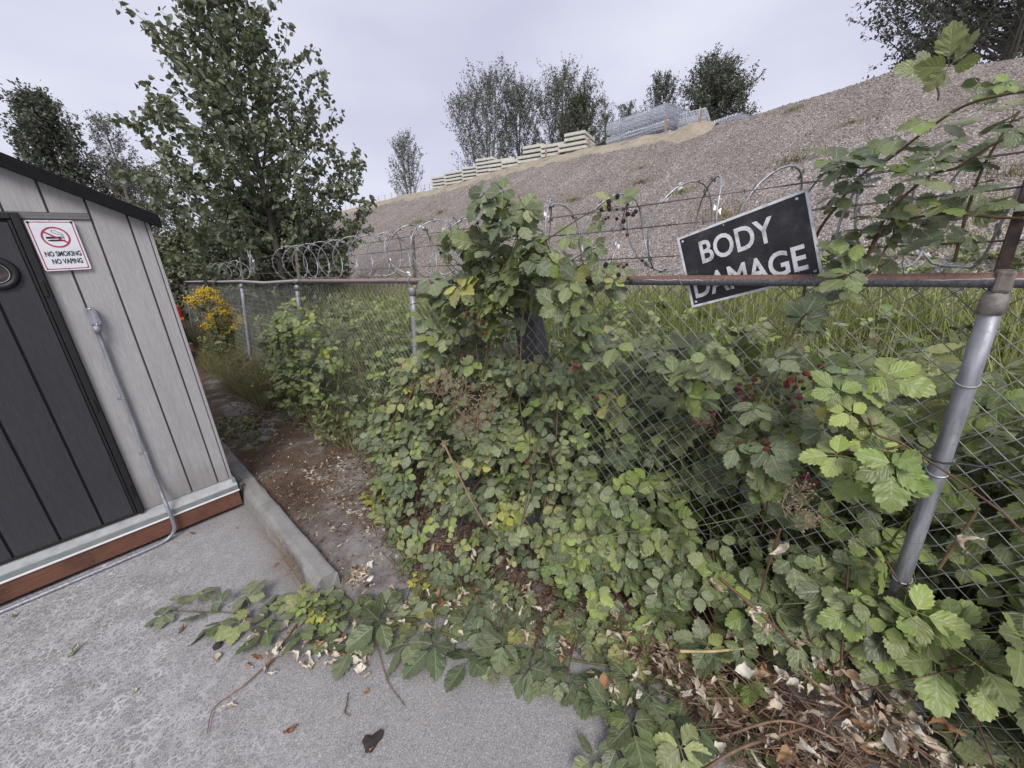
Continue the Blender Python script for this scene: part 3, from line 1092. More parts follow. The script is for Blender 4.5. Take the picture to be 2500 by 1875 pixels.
# ---- lettering
def text_mesh(body, size, offset=0.0, depth=0.0004, sx=1.0, align='CENTER'):
    cu = bpy.data.curves.new('lettering', 'FONT')
    cu.body = body
    cu.size = size
    cu.offset = offset
    cu.extrude = depth
    cu.resolution_u = 4
    cu.align_x = align
    cu.align_y = 'CENTER'
    o = bpy.data.objects.new('lettering', cu)
    C.objects.link(o)
    dg = bpy.context.evaluated_depsgraph_get()
    dg.update()
    me = bpy.data.meshes.new_from_object(o.evaluated_get(dg))
    bpy.data.objects.remove(o)
    n = len(me.vertices)
    co = np.zeros(n * 3, np.float32)
    me.vertices.foreach_get('co', co)
    co = co.reshape(-1, 3)
    co[:, 0] *= sx
    co[:, 0] -= (co[:, 0].max() + co[:, 0].min()) / 2
    co[:, 1] -= (co[:, 1].max() + co[:, 1].min()) / 2
    return me, co


def put_text(body, name, w, h, center, ux, uy, nrm, mat, parent, bold=0.0):
    """lettering fitted into a w x h box; ux, uy the reading and up directions of the sign"""
    me, co = text_mesh(body, 1.0, bold)
    co[:, 0] *= w / (co[:, 0].max() - co[:, 0].min())
    co[:, 1] *= h / (co[:, 1].max() - co[:, 1].min())
    ux, uy, nrm, center = (np.asarray(a, float) for a in (ux, uy, nrm, center))
    P = center + co[:, :1] * ux + co[:, 1:2] * uy + np.clip(co[:, 2:3], -0.0004, 0.0004) * nrm
    o3 = center
    me.vertices.foreach_set('co', (P - o3).astype(np.float32).ravel())
    me.update()
    me.materials.clear()
    me.materials.append(mat)
    return link(name, me, parent, o3)


def rrect(w, h, r, n=6):
    out = []
    for cx, cy, a0 in ((w / 2 - r, h / 2 - r, 0), (-w / 2 + r, h / 2 - r, PI / 2), (-w / 2 + r, -h / 2 + r, PI), (w / 2 - r, -h / 2 + r, 1.5 * PI)):
        for k in range(n + 1):
            a = a0 + k * PI / 2 / n
            out.append((cx + r * math.cos(a), cy + r * math.sin(a)))
    return np.array(out)


class SignFrame:
    def __init__(self, c, ux, uy):
        self.c, self.ux, self.uy = np.asarray(c, float), np.asarray(ux, float), np.asarray(uy, float)
        self.n = np.cross(self.ux, self.uy)

    def at(self, a, b_, d=0.0):
        return self.c + a * self.ux + b_ * self.uy + d * self.n

    def plate(self, loop, d0, d1):
        n = len(loop)
        V = [self.at(x, y, d1) for x, y in loop] + [self.at(x, y, d0) for x, y in loop] + [self.at(0, 0, d1), self.at(0, 0, d0)]
        T = [(k, (k + 1) % n, 2 * n) for k in range(n)] + [(n + (k + 1) % n, n + k, 2 * n + 1) for k in range(n)]
        Q = [(k, n + k, n + (k + 1) % n, (k + 1) % n) for k in range(n)]
        return B().add(V, Q=Q, T=T)

    def band(self, lo, li, d):
        n = len(lo)
        V = [self.at(x, y, d) for x, y in lo] + [self.at(x, y, d) for x, y in li]
        return B().add(V, Q=[(k, (k + 1) % n, n + (k + 1) % n, n + k) for k in range(n)])

    def poly(self, pts, d):
        V = [self.at(x, y, d) for x, y in pts]
        return B().add(V, T=[(0, k, k + 1) for k in range(1, len(V) - 1)])


# no smoking sign
sw, sh = 0.176, 0.256
S = SignFrame((-0.033, WY - 0.0165, 1.889), (1, 0, 0.012), (-0.008, 0, 1))
ns = thing('no_smoking_sign', 'white no smoking no vaping sign with red border screwed to the shed wall', 'sign', (-0.033, WY, 1.889))
S.plate(rrect(sw, sh, 0.010), -0.0015, 0.0).obj('sign_panel', M['sign_white'], ns)
S.band(rrect(sw - 0.014, sh - 0.014, 0.010), rrect(sw - 0.0225, sh - 0.0225, 0.009), 0.0006).obj('sign_border', M['sign_red'], ns)
th = np.linspace(0, 2 * PI, 49)[:-1]
ci = lambda r: np.stack([r * np.cos(th), 0.043 + r * np.sin(th)], 1)
S.band(ci(0.0525), ci(0.0455), 0.0014).obj('prohibition_ring', M['sign_red'], ns)
a_ = math.radians(-37)
d_, p_ = np.array([math.cos(a_), math.sin(a_)]), np.array([-math.sin(a_), math.cos(a_)])
c0 = np.array([0, 0.043])
S.poly([c0 - d_ * 0.047 - p_ * 0.0036, c0 + d_ * 0.047 - p_ * 0.0036, c0 + d_ * 0.047 + p_ * 0.0036, c0 - d_ * 0.047 + p_ * 0.0036], 0.0013).obj('prohibition_bar', M['sign_red'], ns)
pic = S.poly([(-0.036, 0.036), (0.020, 0.036), (0.020, 0.046), (-0.036, 0.046)], 0.0009)
for x0, x1 in ((0.0225, 0.0255), (0.0275, 0.0305)):
    V = [S.at(x, y, 0.0009) for x, y in ((x0, 0.036), (x1, 0.036), (x1, 0.046), (x0, 0.046))]
    pic.add(V, Q=[(0, 1, 2, 3)])
V = [S.at(x, y, 0.0009) for x, y in ((-0.034, 0.0255), (-0.022, 0.0225), (0.020, 0.0225), (0.020, 0.0310), (-0.022, 0.0310), (-0.034, 0.0280))]
pic.add(V, T=[(0, 1, 2), (0, 2, 3), (0, 3, 4), (0, 4, 5)])
V = [S.at(x, y, 0.0009) for x, y in ((0.0225, 0.0235), (0.0305, 0.0235), (0.0305, 0.0300), (0.0225, 0.0300))]
pic.add(V, Q=[(0, 1, 2, 3)])
for sm in ([(0.0235, 0.047), (0.021, 0.056), (0.008, 0.058), (0.0015, 0.064), (-0.006, 0.066), (-0.009, 0.073), (-0.004, 0.079)],
           [(0.0295, 0.047), (0.027, 0.060), (0.017, 0.067), (0.010, 0.071), (0.006, 0.077), (-0.001, 0.078)]):
    P = spline([(x, y, 0) for x, y in sm], 18)
    pic.tube([S.at(x, y, 0.0008) for x, y, _ in P], 0.0009, 4)
pic.obj('smoking_pictogram', M['sign_black'], ns)
put_text('NO SMOKING', 'lettering', 0.135, 0.0265, S.at(0.003, -0.041, 0.0010), S.ux, S.uy, S.n, M['sign_black'], ns, 0.024)
put_text('NO VAPING', 'lettering', 0.114, 0.0265, S.at(0.008, -0.080, 0.0010), S.ux, S.uy, S.n, M['sign_black'], ns, 0.024)
for x, y, r in ((-0.078, 0.118, 0.0062), (0.078, 0.118, 0.0062), (-0.079, -0.119, 0.0022), (0.079, -0.119, 0.0022), (0, 0.1245, 0.0018), (0, -0.1245, 0.0018)):
    t8 = np.linspace(0, 2 * PI, 13)[:-1]
    V = [S.at(x, y, 0.0025 if r > 0.005 else 0.0012)] + [S.at(x + r * math.cos(t), y + r * math.sin(t), 0.0010) for t in t8]
    B().add(V, T=[(0, 1 + k, 1 + (k + 1) % 12) for k in range(12)]).obj('screw', M['sign_black'], ns)

# conduit down the wall and along the pavement
cd = thing('metal_conduit', 'thin galvanised conduit running down the shed wall and along the pavement', 'conduit', (-0.02, WY - 0.05, 0))
P = [(-0.016, WY - 0.045, 1.44), (-0.018, WY - 0.024, 1.36), (-0.020, WY - 0.020, 1.2), (-0.021, WY - 0.020, 0.8), (-0.022, WY - 0.022, 0.5), (-0.022, WY - 0.040, 0.36), (-0.021, SY - 0.030, 0.22), (-0.020, SY - 0.034, 0.13), (-0.034, SY - 0.036, 0.055), (-0.085, SY - 0.042, 0.018), (-0.16, SY - 0.052, 0.0135), (-0.35, SY - 0.058, 0.0135), (-0.7, SY - 0.056, 0.0135), (-1.2, SY - 0.05, 0.0135), (-2.4, SY - 0.05, 0.0135)]
B().tube(spline(P, 110), 0.0115, 10).obj('pipe', M['galv'], cd, smooth=True)
for pz in (1.0, 0.62):
    b = B().tube([(-0.021 + 0.0125 * math.cos(t), WY - 0.020 - 0.0125 * math.sin(t), pz) for t in np.linspace(0, PI, 9)], 0.003, 4)
    b.box(-0.050, -0.034, WY - 0.004, WY - 0.001, pz - 0.006, pz + 0.006)
    b.obj('strap', M['galv'], cd)
b = B().tube([(-0.016, WY - 0.045, 1.41), (-0.018, WY - 0.040, 1.45)], 0.0165, 10)
b.obj('coupling', M['galv'], cd, smooth=True)
fr = SignFrame((-0.012, WY - 0.045, 1.502), (1, 0, 0.05), (-0.06, 0, 1))
cb = fr.plate(rrect(0.044, 0.106, 0.0215, 8), -0.038, 0.0).obj('conduit_body', M['galv'], cd)
bevel(cb, 0.004)
cv = fr.plate(rrect(0.040, 0.102, 0.0195, 8), 0.0005, 0.003).obj('cover', M['galv'], cb)
fr.plate(rrect(0.024, 0.076, 0.0118, 8), 0.0035, 0.0055).obj('cover', M['galv'], cb)
for dz in (-0.044, 0.044):
    t8 = np.linspace(0, 2 * PI, 9)[:-1]
    V = [fr.at(0, dz, 0.0085)] + [fr.at(0.005 * math.cos(t), dz + 0.005 * math.sin(t), 0.006) for t in t8]
    B().add(V, T=[(0, 1 + k, 1 + (k + 1) % 8) for k in range(8)]).obj('screw', M['chrome'], cb)

# ================================================================== FENCE
FX, RZ, RR = 1.58, 1.571, 0.0190


def lean(y):
    return np.interp(y, [-0.3, 1.2, 2.4, 4.5, 30], [0.0, 0.035, 0.10, 0.125, 0.12])


def fx(y, z):
    return FX + (np.asarray(z) - RZ) * np.tan(lean(y))


def rail_z(y):
    return np.interp(y, [-6, 1.4, 2.45, 4.7, 5.8, 7.0, 8.2, 9.3, 12, 15, 30], [1.572, 1.571, 1.570, 1.568, 1.545, 1.566, 1.556, 1.560, 1.548, 1.552, 1.55])


fence = thing('chain_link_fence', 'rusty chain link fence with steel posts and top rail beside the dirt path', 'fence', (FX, 2.45, 0))
# rails
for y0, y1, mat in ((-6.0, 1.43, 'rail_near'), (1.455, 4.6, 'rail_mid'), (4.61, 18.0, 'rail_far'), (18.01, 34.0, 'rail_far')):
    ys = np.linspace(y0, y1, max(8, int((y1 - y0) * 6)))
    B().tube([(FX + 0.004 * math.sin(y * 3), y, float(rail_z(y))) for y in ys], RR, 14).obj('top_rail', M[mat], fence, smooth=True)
b = B().tube([(FX, 1.33, RZ), (FX, 1.452, RZ)], RR + 0.0035, 14)
b.obj('rail_sleeve', M['galv'], fence, smooth=True)
# posts with caps, barbed wire arms and tie wires
post_y = [(-2.7, 0.0212), (-0.222, 0.0212), (2.45, 0.0215), (4.70, 0.0215), (6.95, 0.0235), (9.3, 0.0235), (11.7, 0.0235), (14.1, 0.0235), (16.5, 0.0235), (19.0, 0.0235), (21.4, 0.0235)]
TOPW = {}
for py, pr in post_y:
    big = py < 0
    off = 0.0 if big else -0.012
    zc = RZ - (0.055 if big else 0.075)
    zs = np.linspace(0.0, zc, 8)
    B().tube([(float(fx(py, z)) + (0 if big else 0.010), py, z) for z in zs], pr, 14).obj('post', M['post_galv'], fence, smooth=True)
    cx = float(fx(py, zc)) + (0 if big else 0.010)
    B().tube([(cx, py, zc - 0.028), (cx, py, zc + 0.012), (cx, py, zc + 0.026), (cx, py, zc + 0.031)], [pr + 0.0045, pr + 0.0045, pr + 0.001, pr * 0.5], 14).obj('post_cap', M['rust_cap'] if big else M['post_galv'], fence, smooth=True)
    # eye that the rail passes through
    th = np.linspace(0, 2 * PI, 19)[:-1]
    rz = float(rail_z(py))
    if big:
        bevel(B().box(FX - 0.026, FX + 0.026, py - 0.020, py + 0.014, RZ - 0.030, RZ + 0.026).obj('rail_bracket', M['arm'], fence), 0.008)
    else:
        B().tube([(FX + (RR + 0.004) * math.cos(t), py, rz + (RR + 0.004) * math.sin(t)) for t in th], 0.004, 6, closed=True).obj('rail_bracket', M['post_galv'], fence, smooth=True)
    # arm
    le = math.tan(float(lean(py)))
    ht = 0.33
    w0, w1 = (0.012, 0.010) if big else (0.0125, 0.0075)
    x0 = FX + 0.036
    V = []
    for z, w in ((RZ - 0.03, w0), (RZ + ht, w1)):
        xx = x0 + (z - RZ) * le * 0.9
        V += [(xx - 0.010, py - w, z), (xx + 0.010, py - w, z), (xx + 0.010, py + w, z), (xx - 0.010, py + w, z)]
    B().add(V, Q=[(0, 1, 5, 4), (1, 2, 6, 5), (2, 3, 7, 6), (3, 0, 4, 7), (4, 5, 6, 7), (0, 3, 2, 1)]).obj('barb_arm', M['rust_dark'] if big else M['arm'], fence)
    TOPW[py] = x0
    for tz in ((1.30, 1.02, 0.62) if big else (1.42, 1.12, 0.75)):
        xx = float(fx(py, tz)) + (0 if big else 0.010)
        r_ = pr + 0.0025
        b = B().tube([(xx + r_ * math.cos(t), py + r_ * math.sin(t), tz + 0.010 * math.cos(t)) for t in th], 0.0024, 5, closed=True)
        b.obj('tie_wire', M['razor'], fence)
# tie wires on the rail
for y in np.arange(-2.3, 8.0, 0.41):
    if min(abs(y - p[0]) for p in post_y) < 0.08:
        continue
    th = np.linspace(0, 2 * PI, 11)[:-1]
    B().tube([(FX + (RR + 0.002) * math.cos(t), y + 0.01 * math.sin(t), float(rail_z(y)) + (RR + 0.002) * math.sin(t)) for t in th], 0.002, 4, closed=True).obj('tie_wire', M['wire'], fence)

# woven mesh: every wire runs in a zigzag from the ground to the rail
PIT = 0.0645


def weave(y0, y1, r, n, top):
    A_, B_ = [], []
    h = PIT / 2
    nz = int((top - 0.03) / h)
    zk = top - np.arange(nz + 1) * h
    for i in range(int((y1 - y0) / h)):
        yb = y0 + i * h
        ys_ = yb + h * ((np.arange(nz + 1) + i) % 2)
        # bulges where plants push the fabric
        xs_ = fx(ys_, zk) + 0.018 * fbm(ys_ * 1.1, zk * 1.3, 71) + 0.004 * np.where((np.arange(nz + 1)) % 2 == 0, 1, -1) + 0.030
        zz = zk + 0.010 * fbm(ys_ * 2, zk * 2, 73)
        P_ = np.stack([xs_, ys_ + 0.02 * fbm(ys_ * 0.9, zk * 0.9, 75), zz], -1)
        A_.append(P_[:-1])
        B_.append(P_[1:])
    return B().sticks(np.vstack(A_), np.vstack(B_), r, n)


ms = weave(-2.7, 1.42, 0.0017, 5, RZ - 0.004).obj('chain_link_mesh', M['wire'], fence)
tag(ms, kind='stuff')
ms = weave(1.42, 4.70, 0.0016, 4, RZ - 0.006).obj('chain_link_mesh', M['wire'], fence)
tag(ms, kind='stuff')
ms = weave(4.70, 16.5, 0.0016, 3, RZ - 0.012).obj('chain_link_mesh', M['wire'], fence)
tag(ms, kind='stuff')
# twisted knuckles standing above the rail
b = B()
for y in np.arange(-2.7, 4.6, PIT):
    x = FX + 0.026
    zt = RZ + 0.022 + 0.012 * random.random()
    for s in (0, PI):
        b.tube([(x + 0.003 * math.cos(s + t * 7), y + 0.003 * math.sin(s + t * 7), RZ - 0.01 + t * (zt + 0.012 - RZ)) for t in np.linspace(0, 1, 6)], 0.0016, 3, cap=False)
tag(b.obj('wire_knuckles', M['wire'], fence), kind='stuff')

# barbed wire strands
for zz, lab, sag in ((1.664, 'lowest barbed wire strand just above the rusty top rail', 0.004), (1.790, 'middle barbed wire strand between the fence arms', 0.012), (1.868, 'topmost barbed wire strand at the tips of the fence arms', 0.006)):
    t = thing('barbed_wire', lab, 'barbed wire', (FX, 2.45, zz))
    ys = np.linspace(-2.7, 21.0, 240)
    pts = np.array([(FX + 0.040 + (zz - RZ) * math.tan(float(lean(y))) * 0.9, y, zz - sag * abs(math.sin((y + 0.222) * PI / 2.45)) + 0.006 * float(fbm(y * 2, zz * 9, 81))) for y in ys])
    b = B()
    for ph in (0, PI):
        b.tube(pts + np.stack([0.0018 * np.cos(ys * 60 + ph), 0 * ys, 0.0018 * np.sin(ys * 60 + ph)], -1), 0.0013, 4)
    b.obj('strand', M['old_wire'], t)
    b = B()
    A_, B_ = [], []
    for y in np.arange(-2.6, 12.0, 0.125):
        p = np.array([np.interp(y, ys, pts[:, k]) for k in range(3)])
        for q in range(2):
            d = RNG.normal(size=3)
            d[1] *= 0.6
            d /= np.linalg.norm(d)
            A_.append(p - d * 0.013)
            B_.append(p + d * 0.013)
    b.sticks(A_, B_, 0.0013, 4)
    tag(b.obj('barb', M['old_wire'], t), kind='stuff')


# razor wire coil
def razor(name, label, P, r, step, parent_loc, blades=True):
    t = thing(name, label, 'razor wire', parent_loc)
    B().tube(P, r, 5).obj('coil', M['razor'], t, smooth=True)
    if blades:
        b = B()
        L = np.concatenate([[0], np.cumsum(np.linalg.norm(np.diff(P, axis=0), axis=1))])
        for s in np.arange(0.05, L[-1], step):
            p = np.array([np.interp(s, L, P[:, k]) for k in range(3)])
            q = np.array([np.interp(s + 0.02, L, P[:, k]) for k in range(3)])
            tdir = (q - p) / (np.linalg.norm(q - p) + 1e-9)
            nr = RNG.normal(size=3)
            nr -= tdir * (nr @ tdir)
            nr /= np.linalg.norm(nr)
            w = np.cross(tdir, nr)
            for sg in (1, -1):
                tip = p + sg * nr * 0.013
                a = p - tdir * 0.006
                c = p + tdir * 0.006
                b.add([a + w * 0.0007, c + w * 0.0007, tip + tdir * 0.020 * sg, tip - tdir * 0.004 * sg, a - w * 0.0007, c - w * 0.0007], T=[(0, 1, 2), (0, 2, 3), (5, 4, 2), (4, 3, 2)])
        tag(b.obj('blades', M['razor'], t), kind='stuff')
    return t


def coil_pts(y0, y1, pitch, R0, cz, seed, ph=0.0, hand=1.0):
    n = int((y1 - y0) / pitch * 28)
    out = []
    for i in range(n):
        t = hand * i / 28 * 2 * PI + ph
        y = y0 + i / 28 * pitch
        R = R0 * (1 + 0.35 * float(fbm(y * 2.1, seed, 91)))
        x = FX + float(np.interp(y, [0.8, 1.5], [0.21, 0.08])) + (cz - RZ) * math.tan(float(lean(y))) + 0.85 * R * math.cos(t)
        z = max(cz + 0.03 * float(fbm(y, seed, 93)) + R * math.sin(t), RZ + 0.022)
        out.append((x, y + 0.07 * math.sin(2 * t + seed) * pitch + 0.28 * float(fbm(y * 2.3, seed, 95)) * pitch, z))
    return np.array(out)


razor('razor_wire', 'springy razor wire coil looping along the top of the chain link fence', coil_pts(-1.6, 5.2, 0.315, 0.175, 1.760, 2.0, 1.0), 0.0041, 0.085, (FX, 2, 1.6))
razor('razor_wire', 'second razor wire strand crossing the main coil between the sign and the middle post', coil_pts(-1.6, 3.0, 0.37, 0.170, 1.765, 7.0, 0.4, -1.0), 0.0038, 0.09, (FX, 1, 1.6))
ang = np.linspace(0, 2 * PI * 3.2, 90)
P = np.array([(FX + 0.07 + 0.02 * math.sin(a * 1.3) + 0.05 * math.cos(a), 6.42 + 0.23 * math.cos(a) + 0.02 * math.sin(a * 2.2), 1.815 + 0.145 * math.sin(a) + 0.012 * math.cos(a * 0.7)) for a in ang])
razor('razor_wire', 'tight ring of tangled razor wire hanging on the fence below the big tree', P, 0.0042, 0.07, (FX, 6.4, 1.8))
razor('razor_wire', 'slack far run of razor wire beyond the tangled ring on the fence', coil_pts(6.9, 17.0, 0.52, 0.135, 1.72, 5.0, 2.0), 0.0045, 0.14, (FX, 11, 1.6))

# sign hanging behind the rail
c_ = np.array([(1.62, 0.619, 1.728), (1.62, 0.224, 1.849), (1.62, 0.138, 1.580), (1.62, 0.532, 1.465)])
c_ = CAM + (c_ - CAM) * (1.6045 / 1.62)
ux = c_[1] - c_[0]
W_, H_ = np.linalg.norm(ux), np.linalg.norm(c_[3] - c_[0])
ux = ux / W_
uy = (c_[0] - c_[3]) / H_
uy = uy - ux * (ux @ uy)
uy /= np.linalg.norm(uy)
D = SignFrame(c_.mean(0), ux, uy)
bs = thing('body_damage_sign', 'tilted black sign reading body damage wedged behind the fence rail', 'sign', tuple(c_.mean(0)))
D.plate(rrect(W_, H_, 0.003, 3), -0.003, 0.0).obj('sign_panel', M['sign_dark'], bs)
D.band(rrect(W_, H_, 0.003, 3), rrect(W_ - 0.017, H_ - 0.017, 0.002, 3), 0.0008).obj('sign_border', M['letter'], bs)
sx = lambda a: (a - 0.5) * W_
sy = lambda v: (0.5 - v) * H_
put_text('BODY', 'lettering', 0.575 * W_, 0.305 * H_, D.at(sx(0.462), sy(0.300), 0.0012), D.ux, D.uy, D.n, M['letter'], bs, 0.018)
put_text('DAMAGE', 'lettering', 0.865 * W_, 0.305 * H_, D.at(sx(0.487), sy(0.735), 0.0012), D.ux, D.uy, D.n, M['letter'], bs, 0.018)
for a, v in ((0.045, 0.07), (0.925, 0.07), (0.40, 0.055), (0.045, 0.93), (0.955, 0.93)):
    t8 = np.linspace(0, 2 * PI, 11)[:-1]
    r = 0.0042 if a != 0.40 else 0.002
    V = [D.at(sx(a), sy(v), 0.0022)] + [D.at(sx(a) + r * math.cos(t), sy(v) + r * math.sin(t), 0.0010) for t in t8]
    B().add(V, T=[(0, 1 + k, 1 + (k + 1) % 10) for k in range(10)]).obj('rivet', M['letter'], bs)

# dark slab-like post behind the fabric
b = B()
V = [(1.70, 1.600, 1.555), (1.70, 1.470, 1.560), (1.75, 1.22, 0.0), (1.75, 1.52, 0.0)]
V = V + [(x + 0.09, y, z) for x, y, z in V]
b.add(V, Q=[(0, 1, 2, 3), (7, 6, 5, 4), (0, 4, 5, 1), (1, 5, 6, 2), (2, 6, 7, 3), (3, 7, 4, 0)])
tag(bevel(b.obj('concrete_post', M['concrete'], origin=(1.72, 1.45, 0)), 0.008), 'dark grey slab post standing behind the wire mesh under the bramble', 'post')


# ================================================================== TREES
def poplar_tpl(fold=0.12):
    V = [(0, 0, 0), (0.12, 0.40, fold), (0.55, 0.36, fold * 0.7), (1.0, 0, -0.18), (0.55, -0.36, fold * 0.7), (0.12, -0.40, fold), (0.45, 0, -0.02)]
    T = [(0, 6, 1), (1, 6, 2), (2, 6, 3), (3, 6, 4), (4, 6, 5), (5, 6, 0)]
    U = [(0.5, 0), (1, 0.12), (0.95, 0.55), (0.5, 1), (0.05, 0.55), (0, 0.12), (0.5, 0.45)]
    T = [t[::-1] for t in T]
    return np.array(V, float), np.array(T), np.array(U, float)


POP = poplar_tpl()
SML = (np.array([(0, 0, 0), (0.5, 0.27, 0.06), (1, 0, -0.1), (0.5, -0.27, 0.06)], float), np.array([(0, 2, 1), (0, 3, 2)]), np.array([(0.5, 0), (1, 0.5), (0.5, 1), (0, 0.5)], float))


def frames(fwd_, nrm):
    """rotation matrices with x along fwd_, z close to nrm"""
    f = fwd_ / (np.linalg.norm(fwd_, axis=1, keepdims=True) + 1e-9)
    w = np.cross(nrm, f)
    w /= np.linalg.norm(w, axis=1, keepdims=True) + 1e-9
    n = np.cross(f, w)
    return np.stack([f, w, n], -1)


def build_tree(name, label, cat, base, H, radius, n_limb, n_twig, per, leaf, rng, leaf_mat, bark, group=None, tpl=SML, up=0.9, trunk_r=0.12, z_low=0.12,
               bend=(0, 0), stems=1, indiv=0, dens=None, droop=0.15, twig_len=0.22, tdn=0.55):
    base = np.asarray(base, float)
    root = thing(name, label, cat, tuple(base), group)
    tr = B()
    tw = B()
    LP, LF = [], []
    for s in range(stems):
        ang0 = 2 * PI * s / stems + 0.6
        spread = 0.0 if stems == 1 else radius(0.5) * 0.45
        hs = H * (1.0 if s == 0 else rng.uniform(0.82, 0.98))
        tz = np.linspace(0, 1, 16)
        off = np.stack([spread * tz ** 0.8 * math.cos(ang0) + bend[0] * tz ** 1.4 + 0.02 * H * (vn(tz * 5, 0 * tz + s, 3) - 0.5) * tz,
                        spread * tz ** 0.8 * math.sin(ang0) + bend[1] * tz ** 1.4 + 0.02 * H * (vn(tz * 5, 0 * tz + s, 5) - 0.5) * tz, hs * tz], -1)
        tp = base + off
        tr.tube(tp, trunk_r * (1 - 0.93 * tz) / (1 if stems == 1 else 1.3) + 0.004, 8)
        for k in range(n_limb // stems):
            h = z_low + (0.985 - z_low) * ((k + rng.random()) / (n_limb // stems)) ** 0.9
            p0 = np.array([np.interp(h, tz, tp[:, j]) for j in range(3)])
            a = k * 2.399 + rng.uniform(-0.5, 0.5)
            R = radius(h) * rng.uniform(0.72, 1.15)
            if stems > 1:
                R *= 0.72
            elev = rng.uniform(0.8, 1.15) * up
            d = np.array([math.cos(a), math.sin(a), 0])
            L = R
            q = np.linspace(0, 1, 7)
            arc = np.stack([q * L, q * L * elev * (0.55 + 0.45 * q)], -1)
            arc[:, 1] *= min(1.0, (hs * (1.03 - h)) / (L * elev + 1e-6) + 0.05)
            lp = p0 + arc[:, :1] * d + np.stack([0 * q, 0 * q, arc[:, 1]], -1) + 0.05 * L * np.stack([fbm(q * 3, k + 0 * q, 11), fbm(q * 3, k + 0 * q, 13), 0 * q], -1)
            tr.tube(lp, (0.030 * trunk_r / 0.12 * (1 - h * 0.75)) * (1 - 0.85 * q) + 0.0025, 5, cap=False)
            for j in range(n_twig):
                f = 0.18 + 0.82 * (j + rng.random()) / n_twig
                t0 = np.array([np.interp(f, q, lp[:, m]) for m in range(3)])
                ldir = lp[-1] - lp[0]
                ldir /= np.linalg.norm(ldir)
                td = ldir * 0.75 + rng.normal(size=3) * tdn + np.array([0, 0, 0.45 * up])
                td /= np.linalg.norm(td)
                tl = radius(0.4) * twig_len * rng.uniform(0.6, 1.3) * (1.15 - 0.4 * f)
                t1 = t0 + td * tl
                tw.sticks([t0], [t1], 0.0035 * trunk_r / 0.12 + 0.001, 3)
                npl = per if dens is None else int(per * dens(h, f) + rng.random())
                g = rng.uniform(0.1, 1.05, npl)
                pos = t0 + np.outer(g, td * tl) + rng.normal(size=(npl, 3)) * leaf * 0.45
                fw = td * 0.35 + rng.normal(size=(npl, 3)) * 0.75 - np.array([0, 0, droop])
                LP.append(pos)
                LF.append(fw)
    tr.obj('trunk', bark, root, smooth=True)
    tag(tw.obj('twigs', bark, root), kind='stuff')
    LP, LF = np.vstack(LP), np.vstack(LF)
    N = len(LP)
    nr = rng.normal(size=(N, 3)) * 0.75 + np.array([0, 0, 0.7])
    S = leaf * rng.uniform(0.65, 1.25, N)
    Mx = frames(LF, nr) * S[:, None, None]
    K = rng.random(N)
    order = np.arange(N)
    if indiv:
        dist = np.linalg.norm(LP - CAM, axis=1)
        order = np.argsort(dist / S)
        ms_ = [B().scatter(tpl, np.eye(3)[None], np.zeros((1, 3)), np.array([k / 6])).mesh('leaf', leaf_mat) for k in range(6)]
        for i in order[:indiv]:
            o = bpy.data.objects.new('leaf', ms_[i % 6])
            C.objects.link(o)
            o.parent = root
            m4 = Matrix.Identity(4)
            for r_ in range(3):
                for c__ in range(3):
                    m4[r_][c__] = Mx[i][r_][c__]
                m4[r_][3] = LP[i][r_] - base[r_]
            o.matrix_local = m4
        order = order[indiv:]
    tag(B().scatter(tpl, Mx[order], LP[order], K[order]).obj('crown', leaf_mat, root), kind='stuff')
    return root


rg = np.random.default_rng(5)
build_tree('poplar_tree', 'large leafy green poplar growing behind the fence beside the shed', 'tree', (2.68, 8.5, 0.1), 8.6,
           lambda h: np.interp(h, [0, 0.14, 0.25, 0.42, 0.55, 0.68, 0.85, 1.0], [1.75, 1.95, 1.78, 1.25, 0.82, 0.45, 0.24, 0.06]), 150, 10, 14, 0.090, rg,
           M['poplar_leaf'], M['bark'], tpl=POP, up=0.85, trunk_r=0.075, z_low=0.05, indiv=300, droop=0.45, twig_len=0.27,
           dens=lambda h, f: np.interp(h, [0, 0.25, 0.5, 0.65, 1.0], [1.8, 1.4, 0.78, 0.55, 0.42]))


def far_tree(px, D, top, zbase, width, label, n=(70, 8, 22), leaf=0.17, mat='far_leaf', bark='bark', up=1.2, stems=1, shape=None, seed=1, tr=0.16, cat='tree', group=None, dens=None, bend=(0, 0)):
    d = ray(*px)
    d = d / math.hypot(d[0], d[1])
    base = np.array([d[0] * D, d[1] * D, zbase])
    H = CAM_H + top * D - zbase
    shape = shape or ([0, 0.2, 0.45, 0.75, 1.0], [0.55, 0.85, 1.0, 0.7, 0.15])
    return build_tree('deciduous_tree', label, cat, base, H, lambda h: width * np.interp(h, *shape), int(n[0] * 0.95), n[1], int(n[2] * 1.05), leaf * 0.85, np.random.default_rng(seed), M[mat], M[bark], group,
                      up=up, trunk_r=tr, z_low=0.14, stems=stems, dens=dens, twig_len=0.42, bend=bend, tdn=0.42)


